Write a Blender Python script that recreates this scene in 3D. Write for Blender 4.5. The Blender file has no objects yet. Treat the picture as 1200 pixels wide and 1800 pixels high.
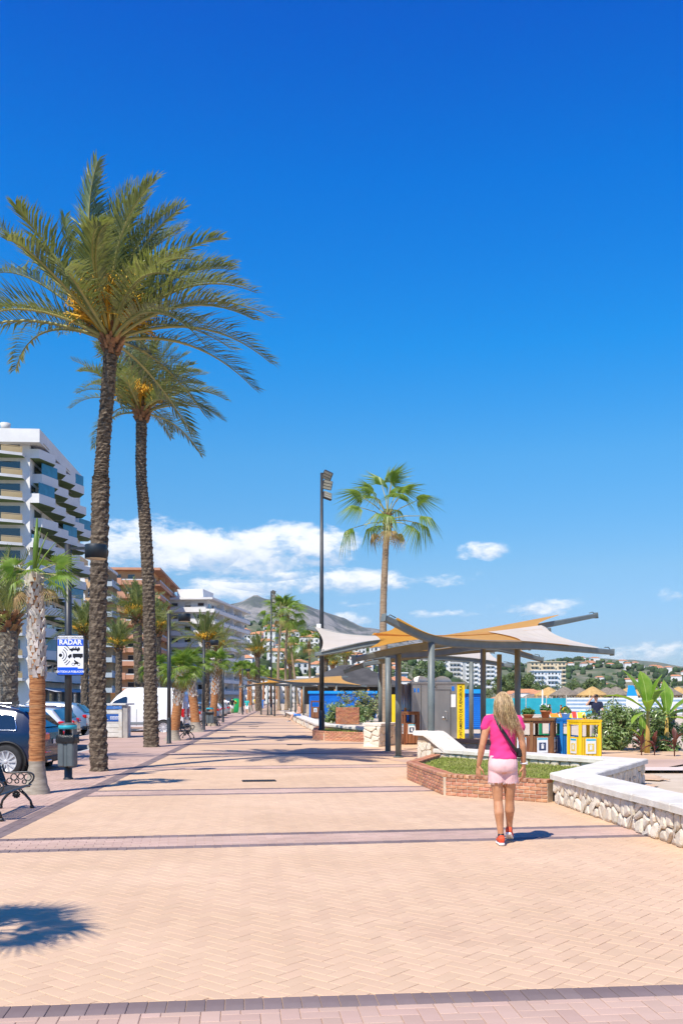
import bpy, bmesh, math, random
import numpy as np
from mathutils import Vector, Matrix, Euler, noise

random.seed(7)
SC = bpy.context.scene
COL = SC.collection
rad = math.radians
V = Vector

# ------------------------------------------------------------------ camera
CAM_H = 1.6
cam_d = bpy.data.cameras.new('camera')
cam_d.sensor_fit = 'HORIZONTAL'
cam_d.sensor_width = 24.0
cam_d.lens = 34.0
cam_d.shift_y = 329.0 / 1200.0
cam_d.clip_start = 0.1
cam_d.clip_end = 30000
cam = bpy.data.objects.new('camera', cam_d)
COL.objects.link(cam)
cam.location = (0, 0, CAM_H)
cam.rotation_euler = (rad(90), 0, 0)
SC.camera = cam

# ------------------------------------------------------------------ sun, sky
SUN_EL = rad(53)
SH = V((0.51, 0.86, 0)).normalized()            # direction in which shadows fall
sun_dir = V((SH.x * math.cos(SUN_EL), SH.y * math.cos(SUN_EL), -math.sin(SUN_EL)))
sd = bpy.data.lights.new('sun', 'SUN')
sd.energy = 5.0
sd.angle = rad(0.5)
sd.color = (1.0, 0.93, 0.82)
so = bpy.data.objects.new('sun', sd)
COL.objects.link(so)
so.rotation_euler = sun_dir.to_track_quat('-Z', 'Y').to_euler()
so.location = (-20, -30, 60)

SC.view_settings.view_transform = 'Standard'
SC.view_settings.look = 'None'
SC.view_settings.gamma = 1.0
SC.view_settings.exposure = 0.34
SC.view_settings.use_curve_mapping = False


class NT:
    """small helper to write node trees"""
    def __init__(s, tree):
        s.t = tree; s.n = tree.nodes; s.l = tree.links
    def add(s, typ, **kw):
        nd = s.n.new(typ)
        ins = kw.pop('ins', {})
        for k, v in kw.items(): setattr(nd, k, v)
        for k, v in ins.items(): s.put(nd.inputs[k], v)
        return nd
    def put(s, sock, v):
        if isinstance(v, bpy.types.NodeSocket): s.l.new(v, sock)
        else: sock.default_value = v
    def math(s, op, a, b=0.0, c=None, clamp=False):
        nd = s.n.new('ShaderNodeMath'); nd.operation = op; nd.use_clamp = clamp
        s.put(nd.inputs[0], a); s.put(nd.inputs[1], b)
        if c is not None: s.put(nd.inputs[2], c)
        return nd.outputs[0]
    def mix(s, f, a, b, blend='MIX'):
        nd = s.n.new('ShaderNodeMix'); nd.data_type = 'RGBA'; nd.blend_type = blend
        s.put(nd.inputs[0], f); s.put(nd.inputs[6], a); s.put(nd.inputs[7], b)
        return nd.outputs[2]
    def smooth(s, v, lo, hi, to0=0.0, to1=1.0):
        nd = s.n.new('ShaderNodeMapRange'); nd.interpolation_type = 'SMOOTHSTEP'
        s.put(nd.inputs[0], v)
        for i, q in enumerate((lo, hi, to0, to1)): s.put(nd.inputs[i + 1], q)
        return nd.outputs[0]
    def noise(s, vec, scale, detail=4, rough=0.55, dist=0.0):
        nd = s.n.new('ShaderNodeTexNoise')
        if vec is not None: s.l.new(vec, nd.inputs['Vector'])
        nd.inputs['Scale'].default_value = scale; nd.inputs['Detail'].default_value = detail
        nd.inputs['Roughness'].default_value = rough; nd.inputs['Distortion'].default_value = dist
        return nd.outputs['Fac']


world = bpy.data.worlds.new('World')
SC.world = world
world.use_nodes = True
w = NT(world.node_tree)
w.n.clear()
sky = w.add('ShaderNodeTexSky', sky_type='NISHITA', sun_disc=False, sun_elevation=SUN_EL,
            sun_rotation=math.atan2(-SH.x, -SH.y), altitude=0, air_density=1.0, dust_density=0.25, ozone_density=4.0)
hs = w.add('ShaderNodeHueSaturation', ins={'Hue': 0.503, 'Saturation': 1.30, 'Value': 1.0, 'Color': sky.outputs[0]})
tc = w.add('ShaderNodeTexCoord')
sep = w.add('ShaderNodeSeparateXYZ', ins={0: tc.outputs['Generated']})
az = w.math('ARCTAN2', sep.outputs[0], sep.outputs[1])
el = w.math('ARCSINE', sep.outputs[2])
# deep polarised blue overhead, paler toward the horizon (depends on height above the horizon alone)
ramp = w.add('ShaderNodeValToRGB', ins={0: w.math('DIVIDE', el, 0.8, clamp=True)})
stops = [(0.0, (.677, .83, 1.16)), (0.056, (.762, .852, 1.119)), (0.132, (1.10, 1.16, 1.17)), (0.244, (.98, 1.48, 1.46)), (0.349, (.28, 1.55, 1.78)), (0.494, (.02, 1.36, 2.0)), (0.611, (.01, 1.06, 1.98)), (0.8, (.02, .78, 1.75))]
cr = ramp.color_ramp
for i, (p_, c_) in enumerate(stops):
    e_ = cr.elements[i] if i < 2 else cr.elements.new(p_ / .8)
    e_.position = p_ / .8; e_.color = (c_[0] / 2, c_[1] / 2, c_[2] / 2, 1)
m2 = w.mix(1.0, ramp.outputs[0], (2, 2, 2, 1), 'MULTIPLY')
skyc = w.mix(1.0, hs.outputs[0], m2, 'MULTIPLY')
cxyz = w.add('ShaderNodeCombineXYZ', ins={0: az, 1: w.math('MULTIPLY', el, 2.1), 2: 0.0})
n1 = w.noise(cxyz.outputs[0], 11.0, 9, 0.6, 0.3)
n2 = w.noise(cxyz.outputs[0], 42.0, 6, 0.6, 0.2)
def ell(x, y, rx, ry, top=1.0):
    """a cloud seen at that bearing and height above the horizon"""
    a0 = math.atan((x - 600) / 1700); e0 = (1229 - y) / 1700 * math.cos(a0)
    da = w.math('DIVIDE', w.math('SUBTRACT', az, a0), rx / 1700)
    de = w.math('DIVIDE', w.math('SUBTRACT', el, e0), ry / 1700)
    r2 = w.math('ADD', w.math('MULTIPLY', da, da), w.math('MULTIPLY', de, de))
    return w.math('MULTIPLY', w.math('SUBTRACT', 1.0, r2, clamp=False), top), de
clouds = [(240, 965, 180, 58, 1.0), (430, 970, 190, 55, 1.02), (540, 962, 110, 48, .95), (600, 1022, 230, 27, .85), (420, 1035, 130, 26, .8), (862, 968, 60, 17, .75),
          (968, 975, 22, 9, .6), (945, 1064, 85, 26, .62), (770, 1080, 90, 9, .5), (1130, 1150, 150, 24, .45),
          (625, 1088, 80, 14, .7), (610, 1062, 70, 9, .6), (1200, 1044, 45, 15, .5), (20, 990, 160, 45, .9),
          (-420, 980, 260, 46, .9), (-900, 1010, 300, 40, .9), (1500, 1090, 200, 26, .6), (1850, 1030, 240, 36, .7)]
best = None; shade = None
for c in clouds:
    v_, de = ell(*c)
    if best is None: best, bot = v_, w.math('MULTIPLY', de, w.math('GREATER_THAN', v_, 0.0))
    else:
        bot = w.math('ADD', bot, w.math('MULTIPLY', de, w.math('GREATER_THAN', v_, w.math('MAXIMUM', best, 0.0))))
        best = w.math('MAXIMUM', best, v_)
best = w.math('MAXIMUM', best, -1.0)
body = w.math('ADD', w.math('MULTIPLY', best, 0.62), w.math('MULTIPLY', w.math('SUBTRACT', n1, 0.5), 2.1))
body = w.math('ADD', body, w.math('MULTIPLY', w.math('SUBTRACT', n2, 0.5), 0.95))
cmask = w.smooth(body, 0.12, 0.62)
thin = w.math('MULTIPLY', cmask, 0.93)
# cloud bases greyer than their tops
sh_ = w.math('ADD', w.math('MULTIPLY', bot, 0.75), w.math('ADD', w.math('MULTIPLY', w.math('SUBTRACT', n1, 0.5), 2.6), w.math('MULTIPLY', w.math('SUBTRACT', n2, 0.5), 1.3)))
ccol = w.mix(w.smooth(sh_, -0.70, 0.40), (5.4, 6.6, 8.4, 1), (9.9, 10.1, 10.4, 1))
fin = w.mix(thin, skyc, ccol)
bg = w.add('ShaderNodeBackground', ins={'Color': fin, 'Strength': 0.089})
w.add('ShaderNodeOutputWorld', ins={0: bg.outputs[0]})

# ------------------------------------------------------------------ helpers
def G(px, py, z=0.0):
    """ground point (height z) under a bearing and a depression seen from the viewpoint"""
    Y = (CAM_H - z) * 1700 / (py - 1229)
    return V(((px - 600) / 1700 * Y, Y, z))
def P(px, py, Y):
    return V(((px - 600) / 1700 * Y, Y, CAM_H + (1229 - py) / 1700 * Y))
def PX(t, Y):
    """x of a line that runs along the promenade, t metres to the right"""
    return t - 0.0603 * Y

def tag(o, label=None, cat=None, group=None, kind=None):
    if label: o['label'] = label
    if cat: o['category'] = cat
    if group: o['group'] = group
    if kind: o['kind'] = kind
    return o
def empty(name, loc=(0, 0, 0), rz=0.0, label=None, cat=None, group=None):
    o = bpy.data.objects.new(name, None)
    o.empty_display_size = 0.2
    COL.objects.link(o)
    o.location = loc; o.rotation_euler = (0, 0, rz)
    return tag(o, label, cat, group)
def link(name, me, parent=None, loc=(0, 0, 0), rot=(0, 0, 0), scale=(1, 1, 1)):
    o = bpy.data.objects.new(name, me)
    COL.objects.link(o)
    o.location = loc; o.rotation_euler = rot; o.scale = scale
    if parent: o.parent = parent
    return o
def copy_tree(o, parent=None):
    c = o.copy(); COL.objects.link(c); c.parent = parent
    for ch in list(o.children): copy_tree(ch, c)
    return c
def dup(root, loc, rz, label, group=None, scale=1.0):
    c = copy_tree(root); c.location = loc; c.rotation_euler = (0, 0, rz); c.scale = (scale,) * 3
    c['label'] = label
    if group: c['group'] = group
    return c

class MB:
    """collects faces, then links them as ONE mesh object"""
    def __init__(s): s.v = []; s.f = []; s.m = []; s.sm = []; s.M = None; s.mi = 0; s.smooth = False
    def add(s, vs, fs, mi=None, smooth=None):
        b = len(s.v)
        if s.M is not None: vs = [s.M @ V(p) for p in vs]
        s.v += [tuple(p) for p in vs]
        for f in fs:
            s.f.append([b + i for i in f]); s.m.append(s.mi if mi is None else mi)
            s.sm.append(s.smooth if smooth is None else smooth)
        return s
    def bx(s, x0, x1, y0, y1, z0, z1, mi=None):
        return s.add([(x0, y0, z0), (x1, y0, z0), (x1, y1, z0), (x0, y1, z0), (x0, y0, z1), (x1, y0, z1), (x1, y1, z1), (x0, y1, z1)],
                     [(0, 3, 2, 1), (4, 5, 6, 7), (0, 1, 5, 4), (1, 2, 6, 5), (2, 3, 7, 6), (3, 0, 4, 7)], mi, False)
    def box(s, c, size, rz=0.0, mi=None, bev=0.0):
        hx, hy, hz = size[0] / 2, size[1] / 2, size[2] / 2
        R = Matrix.Rotation(rz, 3, 'Z') if not isinstance(rz, Matrix) else rz
        c = V(c)
        if bev <= 0:
            vs = [c + R @ V((x, y, z)) for z in (-hz, hz) for x, y in ((-hx, -hy), (hx, -hy), (hx, hy), (-hx, hy))]
            return s.add(vs, [(0, 3, 2, 1), (4, 5, 6, 7), (0, 1, 5, 4), (1, 2, 6, 5), (2, 3, 7, 6), (3, 0, 4, 7)], mi, False)
        rings = []
        for z, i in ((-hz, bev), (-hz + bev, 0), (hz - bev, 0), (hz, bev)):
            a, b_ = hx - i, hy - i
            k = bev
            rings.append([c + R @ V(p) for p in ((-a + k, -b_, z), (a - k, -b_, z), (a, -b_ + k, z), (a, b_ - k, z), (a - k, b_, z), (-a + k, b_, z), (-a, b_ - k, z), (-a, -b_ + k, z))])
        return s.loft(rings, True, True, mi, False)
    def loft(s, rings, closed=True, caps=True, mi=None, smooth=None):
        n = len(rings[0]); vs = [p for r in rings for p in r]; fs = []
        for i in range(len(rings) - 1):
            for j in range(n if closed else n - 1):
                k = (j + 1) % n
                fs.append((i * n + j, i * n + k, (i + 1) * n + k, (i + 1) * n + j))
        if caps and closed:
            fs.append(tuple(range(n - 1, -1, -1))); fs.append(tuple((len(rings) - 1) * n + j for j in range(n)))
        return s.add(vs, fs, mi, smooth)
    def tube(s, pts, rr, n=8, caps=True, mi=None, smooth=True, flat=1.0, up=None):
        pts = [V(p) for p in pts]
        if not hasattr(rr, '__len__'): rr = [rr] * len(pts)
        rings = []
        ref = V(up) if up else None
        for i, p in enumerate(pts):
            d = (pts[min(i + 1, len(pts) - 1)] - pts[max(i - 1, 0)])
            if d.length < 1e-9: d = V((0, 0, 1))
            d.normalize()
            if ref is None:
                ref = V((1, 0, 0)) if abs(d.x) < 0.9 else V((0, 1, 0))
            a = ref - d * ref.dot(d)
            if a.length < 1e-6: a = d.orthogonal()
            a.normalize(); ref = a if not up else ref
            b = d.cross(a)
            rings.append([p + (a * math.cos(2 * math.pi * k / n) + b * math.sin(2 * math.pi * k / n) * flat) * rr[i] for k in range(n)])
        return s.loft(rings, True, caps, mi, smooth)
    def cyl(s, p0, p1, r0, r1=None, n=12, mi=None, smooth=True):
        return s.tube([p0, p1], [r0, r0 if r1 is None else r1], n, True, mi, smooth)
    def lathe(s, prof, n=16, c=(0, 0, 0), mi=None, smooth=True, caps=True):
        c = V(c)
        rings = [[c + V((r * math.cos(2 * math.pi * k / n), r * math.sin(2 * math.pi * k / n), z)) for k in range(n)] for r, z in prof]
        return s.loft(rings, True, caps, mi, smooth)
    def prism(s, poly, z0, z1, mi=None, top_inset=0.0):
        n = len(poly)
        vs = [(p[0], p[1], z0) for p in poly] + [(p[0], p[1], z1) for p in poly]
        fs = [tuple(range(n - 1, -1, -1)), tuple(range(n, 2 * n))] + [(i, (i + 1) % n, n + (i + 1) % n, n + i) for i in range(n)]
        return s.add(vs, fs, mi, False)
    def ball(s, c, r, n=10, m=6, mi=None, jit=0.0):
        c = V(c)
        if not hasattr(r, '__len__'): r = (r, r, r)
        rings = []
        for i in range(1, m):
            th = math.pi * i / m
            rings.append([c + V((r[0] * math.sin(th) * math.cos(2 * math.pi * k / n), r[1] * math.sin(th) * math.sin(2 * math.pi * k / n), -r[2] * math.cos(th))) * (1 + 0)
                          + V((random.uniform(-jit, jit), random.uniform(-jit, jit), random.uniform(-jit, jit))) for k in range(n)])
        return s.loft(rings, True, True, mi, True)
    def quad(s, a, b, c, d, mi=None): return s.add([a, b, c, d], [(0, 1, 2, 3)], mi)
    def mesh(s, name, mats):
        me = bpy.data.meshes.new(name)
        me.from_pydata(s.v, [], s.f)
        if not isinstance(mats, (list, tuple)): mats = [mats]
        for m in mats: me.materials.append(m)
        if len(mats) > 1: me.polygons.foreach_set('material_index', s.m)
        me.polygons.foreach_set('use_smooth', s.sm)
        me.update()
        return me
    def build(s, name, mats, parent=None, loc=(0, 0, 0), rot=(0, 0, 0)):
        return link(name, s.mesh(name, mats), parent, loc, rot)

# ------------------------------------------------------------------ materials
MATS = {}
def mat(name, c1, c2=None, scale=6.0, rough=0.7, bump=0.0, bscale=None, metal=0.0, island=0.0, spec=0.4, coat=0.0,
        transl=None, tfac=0.4, contrast=(0.35, 0.65), stretch=None, dirt=None, spots=None, emit=None, alpha=None):
    """principled material, two colours mixed by noise in object space, optional per-piece variation"""
    if name in MATS: return MATS[name]
    m = bpy.data.materials.new(name); m.use_nodes = True
    t = NT(m.node_tree); t.n.clear()
    tc = t.add('ShaderNodeTexCoord'); vec = tc.outputs['Object']
    if stretch:
        mp = t.add('ShaderNodeMapping', ins={0: vec, 'Scale': stretch}); vec = mp.outputs[0]
    c1 = (*c1, 1); c2 = (*(c2 or c1[:3]), 1)
    nf = t.noise(vec, scale, 6, 0.6)
    col = t.mix(t.smooth(nf, *contrast), c1, c2)
    if dirt:
        col = t.mix(t.smooth(t.noise(vec, dirt[1], 7, 0.65), 0.5, 0.75), col, (*dirt[0], 1))
    if spots:
        for (sc_, lo_, hi_, c_) in spots:
            vo = t.add('ShaderNodeTexVoronoi', ins={'Vector': vec, 'Scale': sc_, 'Randomness': 1.0})
            wob = t.math('ADD', vo.outputs['Distance'], t.math('MULTIPLY', t.math('SUBTRACT', t.noise(vec, sc_ * 9, 3), .5), hi_ * 1.2))
            keep = t.math('GREATER_THAN', t.add('ShaderNodeSeparateColor', ins={0: vo.outputs['Color']}).outputs[0], .45)
            col = t.mix(t.math('MULTIPLY', t.math('SUBTRACT', 1.0, t.smooth(wob, lo_, hi_)), keep), col, (*c_, 1))
    if island > 0:
        geo = t.add('ShaderNodeNewGeometry'); oi = t.add('ShaderNodeObjectInfo')
        r = t.math('FRACT', t.math('ADD', geo.outputs['Random Per Island'], oi.outputs['Random']))
        g = t.math('ADD', 1.0 - island, t.math('MULTIPLY', r, 2 * island))
        hsv = t.add('ShaderNodeHueSaturation', ins={'Hue': t.math('ADD', 0.5, t.math('MULTIPLY', t.math('SUBTRACT', t.math('FRACT', t.math('MULTIPLY', r, 7.13)), 0.5), island * 0.10)),
                                                    'Saturation': 1.0, 'Value': g, 'Color': col})
        col = hsv.outputs[0]
    p = t.add('ShaderNodeBsdfPrincipled', ins={'Base Color': col, 'Roughness': rough, 'Metallic': metal, 'Specular IOR Level': spec})
    if coat: p.inputs['Coat Weight'].default_value = coat; p.inputs['Coat Roughness'].default_value = 0.04
    if emit:
        p.inputs['Emission Color'].default_value = (*emit[0], 1); p.inputs['Emission Strength'].default_value = emit[1]
    if bump > 0:
        bn = t.add('ShaderNodeBump', ins={'Strength': 1.0, 'Distance': bump, 'Height': t.noise(vec, bscale or scale * 4, 8, 0.65)})
        t.l.new(bn.outputs[0], p.inputs['Normal'])
    out = t.add('ShaderNodeOutputMaterial')
    if transl:
        tr = t.add('ShaderNodeBsdfTranslucent', ins={'Color': (*transl, 1)})
        mx = t.add('ShaderNodeMixShader', ins={0: tfac, 1: p.outputs[0], 2: tr.outputs[0]})
        t.l.new(mx.outputs[0], out.inputs[0])
    else: t.l.new(p.outputs[0], out.inputs[0])
    MATS[name] = m
    return m
def glass(name, tint=(0.02, 0.03, 0.04), rough=0.03):
    return mat(name, tint, tint, rough=rough, spec=0.8, coat=0.6)

def text(name, s, size, mtl, parent, loc, rot, bold=0.0, align='CENTER', xs=1.0, depth=0.0015):
    """lettering as real, slightly raised geometry"""
    cu = bpy.data.curves.new(name, 'FONT'); cu.body = s; cu.size = size; cu.align_x = align; cu.align_y = 'CENTER'
    cu.extrude = depth; cu.offset = bold; cu.resolution_u = 2
    o = bpy.data.objects.new('tmp', cu); COL.objects.link(o)
    dg = bpy.context.evaluated_depsgraph_get()
    me = bpy.data.meshes.new_from_object(o.evaluated_get(dg))
    bpy.data.objects.remove(o); bpy.data.curves.remove(cu)
    me.materials.clear(); me.materials.append(mtl)
    return link(name, me, parent, loc, rot, (xs, 1, 1))
# ================================================================== ground
m_sand = mat('sand', (0.52, 0.42, 0.30), (0.60, 0.49, 0.36), 1.3, 0.95, 0.02, 14)
m_ground = mat('far_ground', (0.20, 0.20, 0.13), (0.30, 0.26, 0.18), 0.05, 0.95)
m_road = mat('asphalt', (0.055, 0.055, 0.06), (0.075, 0.072, 0.07), 0.8, 0.85, 0.004, 60)
m_joint = mat('joint_sand', (0.50, 0.335, 0.21), (0.58, 0.405, 0.27), 5, 0.95)
m_pv = mat('paver_beige', (0.565, 0.382, 0.238), (0.635, 0.438, 0.282), 0.45, 0.85, 0.0012, 160, island=0.035, dirt=((0.47, 0.305, 0.19), 0.22), spots=((1.3, .012, .035, (.30, .21, .16)), (.55, .02, .06, (.48, .33, .23)), (2.1, .006, .018, (.72, .62, .52))))
m_pk = mat('paver_pink', (0.46, 0.31, 0.235), (0.54, 0.37, 0.285), 0.8, 0.85, 0.0012, 160, island=0.08, dirt=((0.38, 0.255, 0.205), 0.5), spots=((1.5, .012, .04, (.27, .20, .17)),))
m_dk = mat('paver_dark', (0.175, 0.125, 0.115), (0.23, 0.17, 0.155), 1.5, 0.8, 0.0015, 200, island=0.10)
m_kerb = mat('kerb_stone', (0.42, 0.40, 0.37), (0.5, 0.48, 0.44), 2, 0.85, 0.002, 40)

def sheet(name, poly, z, m, kind='structure', parent=None):
    b = MB(); b.add([(p[0], p[1], z) for p in poly], [tuple(range(len(poly)))])
    o = b.build(name, m, parent)
    if not parent: o['kind'] = kind
    return o

sheet('ground', [(-9000, -300), (9000, -300), (9000, 14000), (-9000, 14000)], -0.30, m_ground)
sheet('road', [(PX(-30, -30), -30), (PX(-5.2, -30), -30), (PX(-5.2, 320), 320), (PX(-30, 320), 320)], -0.13, m_road)
b = MB()
# beach: one gently uneven sheet
xs = [-30 + 330 * (i / 70) ** 1.6 for i in range(71)]; ys = [-20 + 420 * (j / 90) ** 1.7 for j in range(91)]
vs = []
for y in ys:
    for k, x in enumerate(xs):
        X = x + 26.0 - 0.0603 * y
        vs.append((X, y, -0.035 + 0.02 * noise.noise((X * 0.5, y * 0.5, 0)) + (0.05 * noise.noise((X * 0.15, y * 0.15, 3)) if X > 12 else 0)))
nx = len(xs)
b.add(vs, [(j * nx + i, j * nx + i + 1, (j + 1) * nx + i + 1, (j + 1) * nx + i) for j in range(len(ys) - 1) for i in range(nx - 1)], 0, True)
o = b.build('beach', m_sand); o['kind'] = 'structure'
m_sea = mat('sea_water', (0.02, 0.10, 0.16), (0.03, 0.14, 0.2), 0.02, 0.12, 0.05, 0.6)
sheet('sea', [(120, 60), (6000, 60), (6000, 9000), (60, 9000), (60, 420)], -0.12, m_sea)

# ---- promenade: paving bed, then pavers one by one
right_edge = [(4.0, 1), (3.9, 14.2), (5.9, 18.0), (4.8, 19.6), (8.8, 24.2), (11, 33), (4.6, 40), (1.6, 37.2), (-0.6, 44.5), (-3.0, 70), (-6.8, 108), (-13, 200), (-20, 320)]
left_edge = [(PX(-9, 320), 320), (PX(-7.4, 60), 60), (PX(-7.4, 46), 46), (PX(-8.6, 44), 44), (PX(-8.6, 35), 35), (PX(-6.1, 33), 33), (PX(-6.1, 1), 1)]
prom = sheet('promenade', right_edge + left_edge, 0.0, m_joint)
kb = empty('kerb'); kb['kind'] = 'structure'
le = left_edge[::-1]
for i in range(len(le) - 1):
    a, c = V((*le[i], 0)), V((*le[i + 1], 0)); L = (c - a).length; n = max(1, int(L / (1.0 if a.y < 60 else 10)))
    ang = math.atan2(c.y - a.y, c.x - a.x)
    for k in range(n):
        p = a.lerp(c, (k + .5) / n)
        q = MB(); q.box((0, 0, 0), (L / n - 0.008, 0.15, 0.30), 0, bev=0.012)
        q.build('kerb_stone', m_kerb, kb, (p.x - 0.078, p.y, -0.152), (0, 0, ang))

def clip(poly, nx_, ny_, d):
    """keep the side nx*x + ny*y <= d"""
    out = []
    for i in range(len(poly)):
        a, c = poly[i], poly[(i + 1) % len(poly)]
        da = nx_ * a[0] + ny_ * a[1] - d; dc = nx_ * c[0] + ny_ * c[1] - d
        if da <= 0: out.append(a)
        if (da < 0 < dc) or (dc < 0 < da):
            t = da / (da - dc); out.append((a[0] + (c[0] - a[0]) * t, a[1] + (c[1] - a[1]) * t))
    return out
def area(p): return 0.5 * sum(p[i][0] * p[(i + 1) % len(p)][1] - p[(i + 1) % len(p)][0] * p[i][1] for i in range(len(p)))

SL = [0.106, 0.168, 0.165, 0.165, 0.165]
FAR = [5.20, 11.66, 17.50, 23.4, 29.4]          # far edges of the pink bands at x = 0
BW = [1.12, 1.07, 1.07, 1.07, 1.07]
DKW = 0.195
YMAX = 25.5
def line(k, off):                                # y = SL*x + FAR + off  ->  (nx, ny, d) with y below kept
    return (-SL[k], 1.0, FAR[k] + off)
BX = lambda Y: PX(-3.36, Y)                      # centre line of the dark border that runs along the promenade
BN = (1.0, 0.0603, -3.36)                        # x + .0603 y <= -3.36 is left of the border

def inset(poly, g):
    cx = sum(p[0] for p in poly) / len(poly); cy = sum(p[1] for p in poly) / len(poly)
    n = len(poly); out = []
    for i in range(n):
        a, p, c = V(poly[i - 1]), V(poly[i]), V(poly[(i + 1) % n])
        e1 = (p - a); e2 = (c - p)
        if e1.length < 1e-6 or e2.length < 1e-6: out.append(poly[i]); continue
        e1.normalize(); e2.normalize()
        n1_, n2_ = V((-e1.y, e1.x)), V((-e2.y, e2.x))
        bis = n1_ + n2_
        k = g / max(0.35, 1 + n1_.dot(n2_)) 
        out.append((p.x + bis.x * k, p.y + bis.y * k))
    return out

pieces = []        # (polygon, material index, size on view)
def herring(u, ang, org, x0, x1, y0, y1):
    ca, sa = math.cos(ang), math.sin(ang)
    R = max(abs(x0 - org[0]), abs(x1 - org[0]), abs(y0 - org[1]), abs(y1 - org[1])) * 1.5
    n = int(R / u)
    for i in range(-n, n):
        for j in range(-n, n):
            k = (i - j) % 4
            if k == 0: w_, h_ = 2 * u, u
            elif k == 3: w_, h_ = u, 2 * u
            else: continue
            cx, cy = i * u + w_ / 2, j * u + h_ / 2
            X, Y = org[0] + cx * ca - cy * sa, org[1] + cx * sa + cy * ca
            if not (x0 < X < x1 and y0 < Y < y1): continue
            if abs(X) > 0.353 * Y + 1.3: continue
            yield [(org[0] + px * ca - py * sa, org[1] + px * sa + py * ca) for px, py in ((i * u, j * u), (i * u + w_, j * u), (i * u + w_, j * u + h_), (i * u, j * u + h_))]
def runbond(ang, org, nu, nv, lu, lv):
    ca, sa = math.cos(ang), math.sin(ang)
    for j in range(nv):
        for i in range(-nu, nu):
            s = (i + 0.5 * (j % 2)) * lu
            yield [(org[0] + px * ca - py * sa, org[1] + px * sa + py * ca) for px, py in ((s, j * lv), (s + lu, j * lv), (s + lu, (j + 1) * lv), (s, (j + 1) * lv))]
def push(poly, mi, clips):
    for c in clips:
        poly = clip(poly, *c)
        if len(poly) < 3: return
    A = area(poly)
    if A < 0.0012: return
    Y = sum(p[1] for p in poly) / len(poly); X = sum(p[0] for p in poly) / len(poly)
    if abs(X) > 0.353 * Y + 1.4 or Y > YMAX or Y < 3.7: return
    poly = inset(poly, 0.0017)
    pieces.append((poly, mi, A / Y ** 3 * (1 if abs(X) < 0.35 * Y else 0.01)))
neg = lambda c: (-c[0], -c[1], -c[2])
border_r = (-1.0, -0.0603, 3.36 - 0.13); border_l = (1.0, 0.0603, -3.36 - 0.13)
right_c = (1.0, 0.0603, 4.35)
u = 0.1025
for k in range(4):                                # beige fields between the bands
    lo = neg(line(k, 0.0)); hi = line(k + 1, -BW[k + 1])
    y0, y1 = FAR[k] - 1.2, FAR[k + 1] + 1.2
    for poly in herring(u, rad(45 + 5.5), (0.0, (y0 + y1) / 2), -5.5, 6.5, y0, y1):
        cx = poly[0][0]; cy = poly[0][1]
        cl = [lo, hi, border_r]
        if cy < 19: cl.append(right_c)
        push(poly, 0, cl)
for k in range(5):                                # pink bands with dark header rows
    ang = math.atan(SL[k])
    for off in (0.0, -BW[k] + DKW):
        org = (0, FAR[k] + off - DKW / math.cos(ang))
        for poly in runbond(ang, org, 75, 1, 0.1, DKW): push(poly, 2, [border_r] + ([right_c] if k < 3 else []))
    inner_hi = line(k, -DKW / math.cos(ang)); inner_lo = neg(line(k, -BW[k] + DKW))
    gen = herring(0.1, ang, (0.02, FAR[k] - BW[k] / 2), -5.5, 7, FAR[k] - 2.4, FAR[k] + 1.4) if k == 0 else runbond(ang, (0.0, FAR[k] - BW[k] + DKW), 40, 8, 0.2, 0.1)
    for poly in gen: push(poly, 1, [inner_hi, inner_lo, border_r] + ([right_c] if k < 3 else []))
# dark double border along the promenade and pink strip outside it
ba = math.atan2(1, -0.0603)
for side in range(2):
    org = (PX(-3.36 + 0.13 - 0.13 * side, 3.0), 3.0)
    for poly in runbond(ba, org, 120, 1, 0.2, 0.13):
        push(poly, 2, [])
for poly in runbond(ba, (PX(-3.49, 3.0), 3.0), 120, 27, 0.2, 0.1): push(poly, 1, [neg((1.0, 0.0603, -6.1))])

pieces.sort(key=lambda q: -q[2])
def paver_mesh(b, poly, h=0.006, ch=0.003):
    n = len(poly); top = inset(poly, ch)
    vs = [(p[0], p[1], -0.004) for p in poly] + [(p[0], p[1], h - 0.0025) for p in poly] + [(p[0], p[1], h) for p in top]
    fs = [tuple(range(2 * n, 3 * n))]
    for r in (0, 1):
        fs += [(r * n + i, r * n + (i + 1) % n, (r + 1) * n + (i + 1) % n, (r + 1) * n + i) for i in range(n)]
    b.add(vs, fs)
PVM = [m_pv, m_pk, m_dk]
rest = MB()
shared = {}
for idx, (poly, mi, _) in enumerate(pieces):
    hj = 0.006 + random.uniform(-0.0008, 0.0012)
    if idx < 300:
        cx = sum(p[0] for p in poly) / len(poly); cy = sum(p[1] for p in poly) / len(poly)
        q = MB(); paver_mesh(q, [(p[0] - cx, p[1] - cy) for p in poly], 0.006)
        if len(poly) == 4:
            e = V(poly[1]) - V(poly[0]); key = (mi, round(e.length, 2), round(math.atan2(e.y, e.x), 2), round((V(poly[2]) - V(poly[1])).length, 2))
            me = shared.get(key)
            if me is None: me = shared[key] = q.mesh('paver', PVM[mi])
        else: me = q.mesh('paver', PVM[mi])
        link('paver', me, prom, (cx, cy, hj - 0.006), (random.uniform(-.004, .004), random.uniform(-.004, .004), 0))
    else:
        rest.mi = mi; paver_mesh(rest, poly, hj)
o = rest.build('paving', PVM, prom); o['kind'] = 'stuff'

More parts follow.
